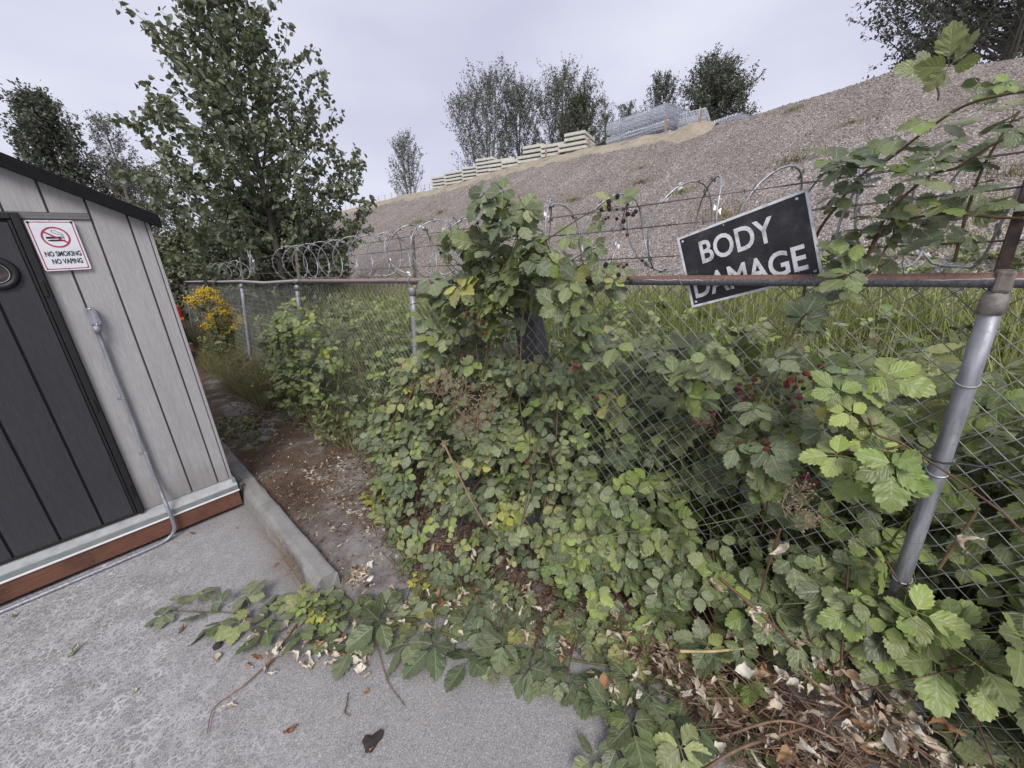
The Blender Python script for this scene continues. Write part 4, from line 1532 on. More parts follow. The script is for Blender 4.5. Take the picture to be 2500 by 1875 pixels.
far_tree((80, 300), 30, 0.262, 0.0, 1.75, 'dark green tree standing behind the shed roof, leaning in the wind', n=(90, 9, 26), leaf=0.19, seed=2, shape=([0, 0.25, 0.5, 0.75, 1.0], [0.9, 1.05, 0.95, 0.6, 0.12]), bend=(0.4, 0))
far_tree((262, 330), 29, 0.25, 0.0, 1.25, 'sparse greyish half bare tree between the dark tree and the poplar', n=(60, 8, 13), leaf=0.12, mat='far_pale', bark='bark_pale', seed=3, up=1.0)
far_tree((350, 500), 31, 0.17, 0.0, 2.6, 'low pale green tree seen through the left side of the poplar', n=(60, 8, 22), leaf=0.18, mat='weed_leaf', seed=4, up=0.8)
far_tree((990, 400), 40, 0.258, 4.4, 2.2, 'slim young tree standing alone beyond the lower end of the hill', n=(54, 7, 14), leaf=0.16, bark='bark_pale', seed=6, up=1.7, stems=2, shape=([0, 0.2, 0.45, 0.75, 1.0], [0.9, 1.0, 0.9, 0.6, 0.15]))
far_tree((1180, 300), 38, 0.355, 4.9, 3.8, 'tall upright tree with pale trunk behind the concrete slab stacks', n=(96, 8, 17), leaf=0.18, bark='bark_pale', seed=7, up=1.45, stems=3)
far_tree((1265, 330), 41, 0.350, 4.9, 3.2, 'shorter olive green tree in the middle of the grove behind the slab stacks', n=(70, 8, 20), leaf=0.18, seed=8, up=1.3, stems=2)
far_tree((1372, 300), 38, 0.366, 4.9, 3.7, 'tall broad tree behind the highest slab stack', n=(96, 8, 18), leaf=0.18, bark='bark', seed=9, up=1.4, stems=3)
far_tree((1415, 330), 36, 0.30, 4.9, 2.2, 'dense dark low tree under the broad tree behind the highest slab stack', n=(60, 9, 26), leaf=0.18, seed=10, up=1.0)
far_tree((1478, 300), 42, 0.30, 4.9, 1.8, 'thin grey tree just beside the wire basket pile', n=(50, 8, 12), leaf=0.15, mat='far_pale', bark='bark_pale', seed=12, up=1.5, stems=2)
far_tree((1530, 275), 52, 0.285, 4.9, 2.2, 'small distant treetop showing above the wire basket pile', n=(40, 7, 22), leaf=0.2, seed=22, up=1.0)
far_tree((1618, 230), 38, 0.318, 4.9, 1.9, 'smaller feathery tree left of the dense round tree on the hilltop', n=(60, 8, 17), leaf=0.17, seed=13, up=1.3)
far_tree((1748, 220), 36, 0.330, 4.9, 3.1, 'dense round dark tree on the hilltop behind the small mound', n=(110, 9, 30), leaf=0.19, seed=14, up=1.05, stems=2, shape=([0, 0.2, 0.45, 0.75, 1.0], [1.0, 1.1, 1.0, 0.7, 0.2]))
far_tree((2470, 100), 27, 0.56, 4.9, 4.0, 'big tree with pale trunk above the hill behind the arching brambles', n=(240, 11, 27), leaf=0.20, bark='bark_pale', seed=15, up=0.7, tr=0.24, shape=([0, 0.12, 0.45, 0.75, 1.0], [0.95, 1.1, 0.95, 0.7, 0.2]))
far_tree((2260, 150), 31, 0.275, 4.9, 1.7, 'low bushy tree at the hill edge below the big pale trunked tree', n=(50, 8, 20), leaf=0.16, seed=16, up=0.6)

build_tree('shrub', 'dense green shrub filling the foot of the poplar behind the fence', 'shrub', (2.9, 9.6, 0.1), 2.7,
           lambda h: np.interp(h, [0, 0.3, 0.7, 1.0], [1.3, 1.5, 1.1, 0.3]), 60, 9, 16, 0.10, rg, M['poplar_leaf'], M['bark'], tpl=POP, up=0.7, trunk_r=0.03, z_low=0.05, droop=0.4, twig_len=0.3)
build_tree('shrub', 'yellowish shrub behind the far fence posts left of the poplar foot', 'shrub', (1.9, 12.2, 0.1), 2.3,
           lambda h: np.interp(h, [0, 0.3, 0.7, 1.0], [1.0, 1.2, 0.9, 0.3]), 44, 9, 14, 0.09, rg, M['weed_leaf'], M['bark'], tpl=POP, up=0.7, trunk_r=0.03, z_low=0.05, droop=0.3, twig_len=0.3)

# ================================================================== HILLTOP STORES
def slab_stack(px, levels, w, d, th, gap, rot, names, lab, shift=None):
    y0 = onx(px[0], 420, 15.05)[1]
    x = 15.05
    for k in range(levels):
        sc, sh_ = (1.0, 0.0) if shift is None else shift(k)
        g = CAM_H + float(crest_ratio(y0 * 0.955)) * 14.45 - 0.02 + k * (th + gap)
        root = thing('concrete_slab', lab(k), 'concrete slab', (x, y0 + sh_, g), 'concrete slabs stacked along the hill crest')
        Rm = Matrix.Translation((x, y0 + sh_, g)) @ Matrix.Rotation(rot, 4, 'Z')
        b_ = B().box(-d / 2, d / 2, -w * sc / 2, w * sc / 2, gap, gap + th, Rm)
        bevel(b_.obj('slab', M['slab'], root), 0.012)
        for q in (-0.38, 0.38):
            B().box(-d * 0.46, d * 0.46, w * sc * q - 0.05, w * sc * q + 0.05, 0.0, gap - 0.002, Rm).obj('spacer', M['slab_dark'], root)


def lev(n):
    return ['lowest', 'second', 'third', 'fourth', 'topmost']


def lab_maker(where, n):
    def f(k):
        word = 'topmost' if k == n - 1 else ['lowest', 'second lowest', 'third', 'fourth'][k]
        return f'{word} pale concrete slab of the {where}'
    return f


stks = [((1087, 0), 4, 1.15, 1.3, 'first slab stack at the far low end'), ((1125, 0), 4, 1.25, 1.4, 'second slab stack from the far low end'), ((1162, 0), 4, 1.0, 1.3, 'third slab stack from the far low end'),
        ((1197, 0), 5, 0.95, 1.3, 'tallest of the far slab stacks'), ((1237, 0), 3, 1.25, 1.5, 'low slab stack next to the tallest far one'), ((1266, 0), 2, 1.1, 1.5, 'two slab stack in the middle of the row'),
        ((1311, 0), 4, 1.25, 1.5, 'stepped slab stack beside the first wooden stake'), ((1362, 0), 3, 1.0, 1.5, 'three slab stack between the wooden stakes'), ((1410, 0), 4, 1.15, 1.5, 'highest slab stack beside the second wooden stake')]
for px, n_, w_, d_2, where in stks:
    big = px[0] > 1200
    slab_stack(px, n_, w_, d_2, 0.098 if not big else 0.108, 0.056, math.radians(random.uniform(16, 24)), None, lab_maker(where, n_),
               (lambda k, n_=n_: (0.72, -0.12) if k >= n_ - 2 and n_ == 4 else (1.0, 0)) if big else None)

for pts, lab in (((1333, 384, 360), 'wooden stake beside the stepped slab stack'), ((1438, 363, 340), 'wooden stake beside the highest slab stack'), ((1625, 325, 285), 'pale wooden stake in front of the wire basket pile'), ((1710, 296, 268), 'wooden stake standing on the straw mound')):
    p0 = onx(pts[0], pts[1], 13.95)
    p1 = onx(pts[0], pts[2], 13.95)
    p0[2] = min(p0[2], float(berm(13.95, p0[1]))) - 0.15
    b = B().box(p0[0] - 0.022, p0[0] + 0.022, p0[1] - 0.028, p0[1] + 0.028, p0[2], p1[2])
    b.add([(p0[0] - 0.022, p0[1] - 0.028, p1[2]), (p0[0] + 0.022, p0[1] - 0.028, p1[2]), (p0[0] + 0.022, p0[1] + 0.028, p1[2]), (p0[0] - 0.022, p0[1] + 0.028, p1[2]), (p0[0], p0[1], p1[2] + 0.05)], T=[(0, 1, 4), (1, 2, 4), (2, 3, 4), (3, 0, 4)])
    tag(b.obj('wooden_stake', M['stake'], origin=tuple(p0)), lab, 'stake')


def basket(name, label, c, size, rot, step, vstep, sag, rows, rad=0.0085, bulge=0.05):
    """a bundle of folded wire baskets: close-set wires running along and across"""
    L, W, Hh = size
    b = B()
    Rm = np.array(Matrix.Rotation(rot, 3, 'Z'))
    c = np.asarray(c, float)
    A_, Z_ = [], []

    def seg(pts):
        P = np.array(pts) @ Rm.T + c
        A_.append(P[:-1])
        Z_.append(P[1:])
    wob = lambda y, z: sag * float(fbm(y * 1.2, z * 3, 7))
    for r in range(rows + 1):
        z = Hh * r / rows
        for x in (-W / 2, W / 2):
            bx = bulge * math.sin(PI * r / rows) * (1 if x > 0 else -1)
            seg([(x + bx, y, z + wob(y, r)) for y in np.linspace(-L / 2, L / 2, 12)])
        for y in (-L / 2, L / 2):
            bx = bulge * math.sin(PI * r / rows) * (1 if y > 0 else -1)
            seg([(x, y + bx, z + wob(y, r)) for x in np.linspace(-W / 2, W / 2, 6)])
    for y in np.arange(-L / 2, L / 2 + 0.001, step):
        for x in (-W / 2, W / 2):
            seg([(x + bulge * math.sin(PI * q) * (1 if x > 0 else -1), y + 0.01 * random.uniform(-1, 1), Hh * q + wob(y, q * rows)) for q in np.linspace(0, 1, 5)])
        seg([(x, y, Hh + wob(y, rows) + 0.03 * math.sin(PI * (x / W + 0.5))) for x in np.linspace(-W / 2, W / 2, 6)])
    for x in np.arange(-W / 2, W / 2 + 0.001, step):
        for y in (-L / 2, L / 2):
            seg([(x, y + bulge * math.sin(PI * q) * (1 if y > 0 else -1), Hh * q + wob(y, q * rows)) for q in np.linspace(0, 1, 5)])
        seg([(x, y, Hh + wob(y, rows)) for y in np.linspace(-L / 2, L / 2, 12)])
    for z in np.linspace(0.15, 0.85, 4):
        for x in np.arange(-W / 2 + 0.1, W / 2, 0.16):
            seg([(x, y, Hh * z + wob(y, z * rows)) for y in np.linspace(-L / 2, L / 2, 12)])
        for y in np.arange(-L / 2 + 0.1, L / 2, 0.2):
            seg([(x, y, Hh * z + wob(y, z * rows)) for x in np.linspace(-W / 2, W / 2, 6)])
    b.sticks(np.vstack(A_), np.vstack(Z_), rad, 3)
    root = thing(name, label, 'wire basket', tuple(c))
    tag(b.obj('wire_bundle', M['gabion'], root), kind='stuff')
    b2 = B()
    for y in (-L * 0.28, L * 0.22):
        P = np.array([(-W / 2 - 0.02, y, 0), (-W / 2 - 0.02 - bulge, y, Hh / 2), (-W / 2 - 0.02, y, Hh + 0.03), (W / 2, y, Hh + 0.03)]) @ Rm.T + c
        b2.tube(P, 0.010, 4)
    b2.obj('binding_wire', M['galv'], root)
    return root


gz0 = float(terrain(14.0, 6.4)) - 0.16
gr_ = math.radians(-6)
for k, (lab, h0, hh) in enumerate((('bottom bundle of galvanised wire baskets in the pile on the hill crest', 0.0, 0.27), ('middle bundle of galvanised wire baskets in the pile on the hill crest', 0.34, 0.27), ('top bundle of galvanised wire baskets in the pile on the hill crest', 0.68, 0.40))):
    basket('wire_basket_bundle', lab, (15.1, 7.05 + 0.05 * k, gz0 + h0), (2.45 - 0.1 * k, 1.4, hh), gr_, 0.075, 0.06, 0.10, 9)
basket('wire_basket_bundle', 'loose end bundle of wire baskets leaning beside the main pile', (15.1, 5.45, gz0 + 0.22), (0.75, 1.2, 0.52), math.radians(12), 0.08, 0.06, 0.2, 7)
basket('wire_basket_bundle', 'flattened wire mesh bundle lying beyond the straw mound', (15.0, 4.35, float(terrain(14.0, 4.3)) + 0.02), (1.1, 1.3, 0.2), math.radians(-14), 0.08, 0.06, 0.1, 3)

# thin pale fence far along the crest
cf = thing('crest_fence', 'thin pale post and wire fence at the low far end of the hill crest', 'fence', (14.6, 26, 5.3))
b = B()
for y in np.arange(19.5, 33, 0.8):
    z = float(terrain(14.6, y))
    B().box(14.58, 14.62, y - 0.02, y + 0.02, z, z + 0.55).obj('post', M['gabion'], cf)
for h in (0.2, 0.36, 0.52):
    b.tube([(14.57, y, float(terrain(14.6, y)) + h) for y in np.arange(19.5, 33, 0.8)], 0.006, 3)
b.obj('wire', M['gabion'], cf)

# ================================================================== CAR behind the shed (rear corner in view)
car = thing('parked_car', 'dark car with red tail light parked beyond the storage shed', 'car', (0.17, 11.1, 0.06))
secs = [  # y, half width, z0, z1, roof shrink
    (9.02, 0.78, 0.34, 0.98), (9.05, 0.84, 0.28, 1.06), (9.16, 0.875, 0.25, 1.12), (9.6, 0.885, 0.22, 1.14), (10.6, 0.89, 0.20, 1.10), (11.8, 0.885, 0.20, 1.04), (12.6, 0.86, 0.22, 0.98), (13.1, 0.78, 0.26, 0.86), (13.25, 0.66, 0.32, 0.72)]
V, Q = [], []
nr_ = 16
for y, hw, z0, z1 in secs:
    for k in range(nr_):
        t = 2 * PI * k / nr_
        ex = 0.42
        cx_ = math.copysign(abs(math.cos(t)) ** ex, math.cos(t))
        cz_ = math.copysign(abs(math.sin(t)) ** ex, math.sin(t))
        tum = 1 - 0.08 * max(0, cz_)
        V.append((0.17 + hw * cx_ * tum, y, (z0 + z1) / 2 + (z1 - z0) / 2 * cz_ + 0.04))
for j in range(len(secs) - 1):
    for k in range(nr_):
        l = (k + 1) % nr_
        Q.append((j * nr_ + k, j * nr_ + l, (j + 1) * nr_ + l, (j + 1) * nr_ + k))
b = B().add(V, Q=Q)
for j in (0, len(secs) - 1):
    c0 = np.mean(V[j * nr_:(j + 1) * nr_], axis=0)
    b.add([V[j * nr_ + k] for k in range(nr_)] + [tuple(c0)], T=[(k, (k + 1) % nr_, nr_) if j else ((k + 1) % nr_, k, nr_) for k in range(nr_)])
b.obj('body', M['car_paint'], car, smooth=True)
V = []
for z, sh_, dy in ((1.10, 0.0, 0.0), (1.46, 0.16, 0.26), (1.50, 0.24, 0.40)):
    V += [(0.17 - 0.80 + sh_, 9.12 + dy, z), (0.17 + 0.80 - sh_, 9.12 + dy, z), (0.17 + 0.80 - sh_, 12.0 - dy * 2.2, z), (0.17 - 0.80 + sh_, 12.0 - dy * 2.2, z)]
Q = [(i * 4 + k, i * 4 + (k + 1) % 4, i * 4 + 4 + (k + 1) % 4, i * 4 + 4 + k) for i in range(2) for k in range(4)] + [(8, 9, 10, 11)]
bevel(B().add(V, Q=Q).obj('cabin', M['car_paint'], car), 0.03, 3)
B().add([(0.17 - 0.66, 9.135, 1.16), (0.17 + 0.66, 9.135, 1.16), (0.17 + 0.56, 9.345, 1.43), (0.17 - 0.56, 9.345, 1.43)], Q=[(0, 1, 2, 3)]).obj('rear_window', M['glass'], car)
for s in (1, -1):
    x = 0.17 + s * 0.83
    bevel(B().box(x - 0.085, x + 0.055, 9.02, 9.30, 0.99, 1.20).obj('tail_light', M['car_red'], car), 0.03, 3)
    bevel(B().box(x - 0.075, x + 0.060, 9.01, 9.28, 0.925, 0.985).obj('indicator', M['car_amber'], car), 0.02, 3)
    B().box(x - 0.07, x + 0.02, 8.895, 8.925, 0.40, 0.455).obj('reflector', M['car_red'], car)
    for wy in (9.95, 12.35):
        wx = 0.17 + s * 0.80
        th = np.linspace(0, 2 * PI, 25)[:-1]
        wh = B().tube([(wx - 0.10, wy, 0.39), (wx - 0.09, wy, 0.39), (wx + 0.09, wy, 0.39), (wx + 0.10, wy, 0.39)], [0.28, 0.325, 0.325, 0.28], 24).obj('wheel', M['rubber'], car, smooth=False)
        B().tube([(wx + s * 0.095, wy, 0.39), (wx + s * 0.108, wy, 0.39)], [0.20, 0.18], 16).obj('rim', M['chrome'], wh)
V = []
for x, y, in ((0.17 - 0.90, 9.35), (0.17 - 0.89, 9.02), (0.17 - 0.70, 8.93), (0.17 + 0.70, 8.93), (0.17 + 0.89, 9.02), (0.17 + 0.90, 9.35)):
    V += [(x, y, 0.30), (x, y, 0.50), (x * 0.98 + 0.0034, y + 0.05, 0.53)]
Q = []
for i in range(5):
    for k in range(2):
        Q.append((i * 3 + k, i * 3 + 3 + k, i * 3 + 4 + k, i * 3 + 1 + k))
B().add(V, Q=Q).obj('bumper', M['car_bumper'], car)

# ================================================================== GRASS AND WEEDS
def blades(n, pos, h, w, lean_, rng, tint, curve=0.4):
    """pos (n,3); each blade a curved strip of 7 vertices"""
    a = rng.uniform(0, 2 * PI, n)
    d = np.stack([np.cos(a), np.sin(a), 0 * a], -1)
    sd_ = np.stack([-np.sin(a), np.cos(a), 0 * a], -1)
    ln = np.abs(rng.normal(size=n)) * lean_
    V, U = [], []
    for q, ww in ((0, 1.0), (0.35, 0.85), (0.7, 0.55), (1.0, 0)):
        hor = (ln * q + curve * ln * q * q)[:, None] * h[:, None]
        ver = (q - 0.28 * ln * q * q)[:, None] * h[:, None]
        c = pos + d * hor + np.array([0, 0, 1.0]) * ver
        if ww:
            V += [c - sd_ * (w * ww)[:, None], c + sd_ * (w * ww)[:, None]]
            U += [np.tile([0, q], (n, 1)), np.tile([1, q], (n, 1))]
        else:
            V.append(c)
            U.append(np.tile([0.5, 1], (n, 1)))
    V = np.stack(V, 1).reshape(-1, 3)
    U = np.stack(U, 1).reshape(-1, 2)
    T = np.array([(0, 1, 3), (0, 3, 2), (2, 3, 5), (2, 5, 4), (4, 5, 6)])
    T = (T[None] + (np.arange(n) * 7)[:, None, None]).reshape(-1, 3)
    return V, T, U, np.repeat(tint, 7)


def add_grass(name, n, x0, x1, y0, y1, hfun, w, mat, seed, lean_=0.35, zf=terrain, tint=None, clump=2.0, thr=0.35, parent=None):
    rng = np.random.default_rng(seed)
    x, y = rng.uniform(x0, x1, n), rng.uniform(y0, y1, n)
    keep = vn(x * clump, y * clump, seed) > thr * rng.random(n) * 2
    x, y = x[keep], y[keep]
    n = len(x)
    h = hfun(x, y) * rng.uniform(0.55, 1.15, n)
    tt = np.clip(0.25 + 0.5 * vn(x * 1.4, y * 1.4, seed + 1) + rng.normal(size=n) * 0.2, 0, 1) if tint is None else np.clip(tint(x, y) + rng.normal(size=n) * 0.18, 0, 1)
    pos = np.stack([x, y, zf(x, y) - 0.01], -1)
    V, T, U, K = blades(n, pos, h, np.full(n, w) * rng.uniform(0.6, 1.4, n), lean_, rng, tt)
    return tag(B().add(V, T=T, U=U, K=K).obj(name, M[mat], parent), kind='stuff')


add_grass('grass', 24000, 1.85, 5.0, -3.0, 5.0, lambda x, y: np.interp(x, [1.8, 3.0, 4.2, 5.0], [0.85, 0.95, 0.75, 0.3]) + 0.35 * fbm(x, y, 9), 0.0055, 'grass', 41, 0.42)
add_grass('grass', 10000, 1.75, 4.6, 4.0, 14.0, lambda x, y: np.interp(x, [1.7, 3.0, 4.6], [0.95, 1.0, 0.6]) + 0.4 * fbm(x, y, 9), 0.006, 'grass', 42, 0.40, tint=lambda x, y: 0.45 + 0.5 * (vn(x * 0.8, y * 0.8, 77) - 0.4))
add_grass('dry_grass', 6000, 1.72, 4.8, 3.0, 16.0, lambda x, y: 1.15 + 0.5 * fbm(x, y, 19), 0.0035, 'dry_grass', 43, 0.28, tint=lambda x, y: 0.75 + 0 * x, clump=0.9, thr=0.6)
add_grass('dry_grass', 2500, 3.6, 5.4, -3.0, 12.0, lambda x, y: 0.35 + 0.3 * fbm(x, y, 19), 0.004, 'dry_grass', 44, 0.4, tint=lambda x, y: 0.7 + 0 * x, clump=1.2, thr=0.7)
# weeds at the foot of the fence along the path
add_grass('path_weeds', 7500, 1.02, 1.62, 5.2, 9.5, lambda x, y: np.interp(y, [4.2, 5.2, 6.5, 9.5], [0.18, 0.40, 0.50, 0.60]) * np.interp(x, [1.0, 1.3], [0.5, 1.0]) + 0.12 * fbm(x * 3, y * 3, 9), 0.0035, 'dry_grass', 45, 0.5, zf=path_z, tint=lambda x, y: 0.10 + 0.75 * vn(x * 2.5, y * 1.8, 5), thr=0.3)
add_grass('path_weeds', 700, 1.22, 1.46, 3.0, 5.2, lambda x, y: 0.26 + 0.3 * fbm(x * 3, y * 3, 9), 0.003, 'dry_grass', 46, 0.6, zf=path_z, tint=lambda x, y: 0.25 + 0.5 * vn(x * 2, y * 2, 5), thr=0.3)
add_grass('path_weeds', 5000, 1.15, 1.9, 9.3, 22.0, lambda x, y: 0.7 + 0.5 * fbm(x, y, 9), 0.006, 'dry_grass', 47, 0.4, zf=path_z, tint=lambda x, y: 0.3 + 0.5 * vn(x, y * 0.6, 5))
# far brush beyond the yard
add_grass('far_brush', 9000, -8, 10, 22.0, 30.0, lambda x, y: 1.6 + 0.9 * fbm(x * 0.6, y, 9), 0.02, 'dry_grass', 48, 0.3, zf=lambda x, y: 0 * x, tint=lambda x, y: 0.35 + 0.5 * vn(x * 0.5, y * 0.5, 5))


# leafy tufts on the hill, each a thing
def tuft(px, py, r, h, mat, lab, seed, n=170, tint=0.4):
    rng = np.random.default_rng(seed)
    d = ray(px, py)
    t = 4.0
    for _ in range(4000):
        p = CAM + d * t / np.linalg.norm(d)
        if p[2] < float(terrain(p[0], p[1])) or t > 40:
            break
        t += 0.01
    if t > 39.9:
        p = CAM + d * (14.2 / d[0])
        p[2] = float(terrain(p[0], p[1]))
    a, rr = rng.uniform(0, 2 * PI, n), r * np.abs(rng.normal(size=n)) * 0.62
    x, y = p[0] + rr * np.cos(a) * 0.7, p[1] + rr * np.sin(a) * 1.3
    pos = np.stack([x, y, terrain(x, y) - 0.01], -1)
    V, T, U, K = blades(n, pos, 0.75 * h * rng.uniform(0.4, 1.2, n), np.full(n, 0.0045), 0.8, rng, np.clip(tint + rng.normal(size=n) * 0.25, 0, 1))
    t_ = thing('grass_tuft', lab, 'grass tuft', tuple(p))
    tag(B().add(V, T=T, U=U, K=K).obj('blades', M[mat], t_), kind='stuff')


for i, (px, py, r, h, mat, tn, lab) in enumerate([
        (1940, 396, 0.40, 0.26, 'dry_grass', 0.15, 'dark olive grass clump on the gravel above the body damage sign'), (1565, 447, 0.28, 0.16, 'dry_grass', 0.12, 'dark green weed clump alone in the middle of the gravel slope'),
        (1565, 412, 0.16, 0.12, 'dry_grass', 0.75, 'small tan tuft above the dark weed clump on the slope'), (1075, 520, 0.26, 0.20, 'dry_grass', 0.45, 'reddish brown tuft low on the slope above the bramble'),
        (1190, 505, 0.20, 0.14, 'dry_grass', 0.8, 'tan tuft on the slope above the bramble top'), (2265, 560, 0.24, 0.15, 'dry_grass', 0.95, 'round straw coloured tuft on the lower slope beside the arching cane'),
        (2380, 510, 0.55, 0.26, 'grass', 0.35, 'wide yellow green weed patch on the lower slope'), (2470, 430, 0.50, 0.25, 'dry_grass', 0.2, 'dark brownish weed patch high on the slope by the right edge'),
        (1770, 530, 0.35, 0.30, 'dry_grass', 0.85, 'tall straw coloured tuft behind the body damage sign'), (1935, 270, 0.30, 0.15, 'grass', 0.3, 'thin green weeds near the skyline of the gravel slope'),
        (1400, 490, 0.25, 0.15, 'grass', 0.3, 'small green weeds on the slope behind the razor wire loop'), (1020, 545, 0.5, 0.3, 'grass', 0.25, 'green weeds low on the slope beside the middle fence post'), (2080, 300, 0.28, 0.12, 'dry_grass', 0.6, 'faint brownish tuft high on the upper slope'), (1660, 470, 0.30, 0.15, 'grass', 0.4, 'pale green tuft on the slope below the big razor wire loop'),
        (2330, 600, 0.5, 0.24, 'grass', 0.5, 'bright green weeds at the foot of the slope near the right post')]):
    tuft(px, py, r, h, mat, lab, 300 + i, tint=tn)

# yellow flowering weed
fl = thing('flowering_weed', 'bushy yellow flowering weed leaning against the fence past the shed', 'plant', (1.3, 8.0, 0.08))
rng = np.random.default_rng(77)
LP, LF = [], []
st = B()
heads = []
for cpt, n_ in (((505, 712), 5), ((480, 730), 3), ((548, 760), 4), ((522, 785), 5), ((565, 780), 4), ((500, 800), 3), ((560, 800), 3), ((540, 735), 3), ((575, 795), 2)):
    for _ in range(n_):
        p = ony(cpt[0] + rng.normal() * 12, cpt[1] + rng.normal() * 9, 8.0 + rng.uniform(-0.25, 0.35))
        heads.append(p)
for p in heads:
    root0 = np.array([1.32 + rng.normal() * 0.10, 8.05 + rng.normal() * 0.18, 0.08])
    mid = (root0 + p) / 2 + np.array([rng.normal() * 0.05, rng.normal() * 0.05, 0.12])
    sp = spline([root0, mid, p], 12)
    st.tube(sp, np.linspace(0.006, 0.002, 12), 4, cap=False)
    for q in np.linspace(0.1, 0.92, 13):
        LP.append(np.array([np.interp(q, np.linspace(0, 1, 12), sp[:, k]) for k in range(3)]) + rng.normal(size=3) * 0.03)
        v = rng.normal(size=3)
        LF.append(v)
tag(st.obj('stem', M['cane_green'], fl), kind='stuff')
LP, LF = np.array(LP), np.array(LF)
nn = len(LP)
tag(B().scatter(SML, frames(LF, rng.normal(size=(nn, 3)) * 0.5 + [0, 0, 1]) * rng.uniform(0.06, 0.14, (nn, 1, 1)), LP, rng.random(nn)).obj('foliage', M['weed_leaf'], fl), kind='stuff')
hm = []
for v in range(3):
    n_ = 46
    q = rng.normal(size=(n_, 3)) * np.array([0.040, 0.040, 0.018])
    b = B().scatter(OCT, rand_rot(n_, rng) * rng.uniform(0.007, 0.013, (n_, 1, 1)), q)
    hm.append(b.mesh('flower_head', M['yellow']))
for i, p in enumerate(heads):
    o = link('flower_head', hm[i % 3], fl, tuple(p))
    o.rotation_euler = (rng.normal() * 0.4, rng.normal() * 0.4, rng.uniform(0, 6))
    s = rng.uniform(0.9, 1.5)
    o.scale = (s, s, s)
# faded brown seed heads of the same kind beside it
sd_p = np.array([ony(520 + rng.normal() * 22, 745 + rng.normal() * 16, 8.2) for _ in range(420)])
fs = thing('dry_weed', 'faded brown seeding weed between the yellow flower bunches', 'plant', (1.45, 8.2, 0.08))
tag(B().scatter(OCT, rand_rot(420, rng) * rng.uniform(0.004, 0.011, (420, 1, 1)), sd_p).obj('seed_heads', M['seed'], fs), kind='stuff')
b = B()
b.sticks(np.tile([[1.45, 8.25, 0.1]], (60, 1)) + rng.normal(size=(60, 3)) * [0.05, 0.05, 0], sd_p[:60], 0.002, 3)
tag(b.obj('stems', M['straw'], fs), kind='stuff')

# dry wiry weed growing from the joint at the end of the kerb
dw = thing('dry_weed', 'wispy dry weed growing from the gutter at the end of the kerb', 'plant', (0.388, 2.0, 0))
rng = np.random.default_rng(78)
A_, Z_ = [], []
tips = []
for _ in range(30):
    p0 = np.array([0.372 + rng.normal() * 0.012, 1.97 + rng.normal() * 0.03, 0.0])
    p2 = np.array([0.362 + rng.normal() * 0.045, 2.42 + rng.normal() * 0.22, 0.15 + rng.normal() * 0.06])
    p1 = np.array([0.368 + rng.normal() * 0.02, 2.12, 0.12])
    sp = spline([p0, p1, p2], 9)
    A_.append(sp[:-1])
    Z_.append(sp[1:])
    for q in (4, 5, 6, 7, 8):
        for _k in range(2):
            t_ = sp[q] + rng.normal(size=3) * [0.022, 0.03, 0.018]
            A_.append(sp[q][None])
            Z_.append(t_[None])
            tips.append(t_)
b = B().sticks(np.vstack(A_), np.vstack(Z_), 0.0006, 3)
tag(b.obj('stems', M['seed'], dw), kind='stuff')
tips = np.array(tips)
tag(B().scatter(OCT, rand_rot(len(tips), rng) * rng.uniform(0.0012, 0.003, (len(tips), 1, 1)), tips).obj('seed_heads', M['seed'], dw), kind='stuff')
nn = 60
LP = np.stack([0.39 + rng.normal(size=nn) * 0.025, 1.93 + rng.normal(size=nn) * 0.05, 0.01 + np.abs(rng.normal(size=nn)) * 0.04], -1)
tag(B().scatter(SML, frames(rng.normal(size=(nn, 3)), rng.normal(size=(nn, 3)) * 0.5 + [0, 0, 1]) * rng.uniform(0.015, 0.035, (nn, 1, 1)), LP, rng.random(nn)).obj('foliage', M['weed_leaf'], dw), kind='stuff')
#PART3

# ================================================================== BRAMBLES
def leaflet(L, Wd, n=7, fold=0.22, droop=0.25, serr=True, rng=None, curl=0.0):
    """one toothed leaflet along +x from the origin"""
    V, U, T = [], [], []
    mids, lefts, rights = [], [], []
    vs = np.linspace(0, 1, n)
    for v in vs:
        w = Wd * (math.sin(PI * min(1, v ** 0.80)) ** 0.80) * (1.06 - 0.30 * v) * (1.0 if v < 0.8 else 0.72)
        x = L * v
        z = -droop * L * v * v
        mids.append(len(V)); V.append((x, 0, z)); U.append((0.5, v))
        if 0 < v < 1:
            rip = 0.05 * Wd * math.sin(v * 19)
            for s, lst in ((1, lefts), (-1, rights)):
                zz = z + fold * w + rip - curl * w * w / Wd
                lst.append(len(V)); V.append((x + 0.05 * L, s * w, zz)); U.append((0.5 + 0.5 * s, v))
    for s, lst in ((1, lefts), (-1, rights)):
        ch = [mids[0]] + lst + [mids[-1]]
        for i in range(n - 1):
            a, c = mids[i], mids[i + 1]
            p, q = ch[i], ch[i + 1]
            tris = []
            if p == a:
                tris.append((a, c, q))
            elif q == c:
                tris.append((a, c, p))
            else:
                tris += [(a, c, q), (a, q, p)]
            if serr and p != q:
                P_, Q_ = np.array(V[p]), np.array(V[q])
                tip = P_ * 0.42 + Q_ * 0.58 + (np.array([0.045 * L, s * 0.060 * L, 0]) if i < n - 2 else np.array([0.0, s * 0.03 * L, 0]))
                k = len(V)
                V.append(tuple(tip))
                U.append((0.5 + 0.5 * s, (vs[i] + vs[i + 1]) / 2))
                tris.append((p, q, k))
            for t in tris:
                T.append(t if s > 0 else t[::-1])
    return np.array(V, float), np.array(T), np.array(U, float)


def rz_(a):
    c, s = math.cos(a), math.sin(a)
    return np.array([[c, -s, 0], [s, c, 0], [0, 0, 1.0]])


def ry_(a):
    c, s = math.cos(a), math.sin(a)
    return np.array([[c, 0, s], [0, 1, 0], [-s, 0, c]])


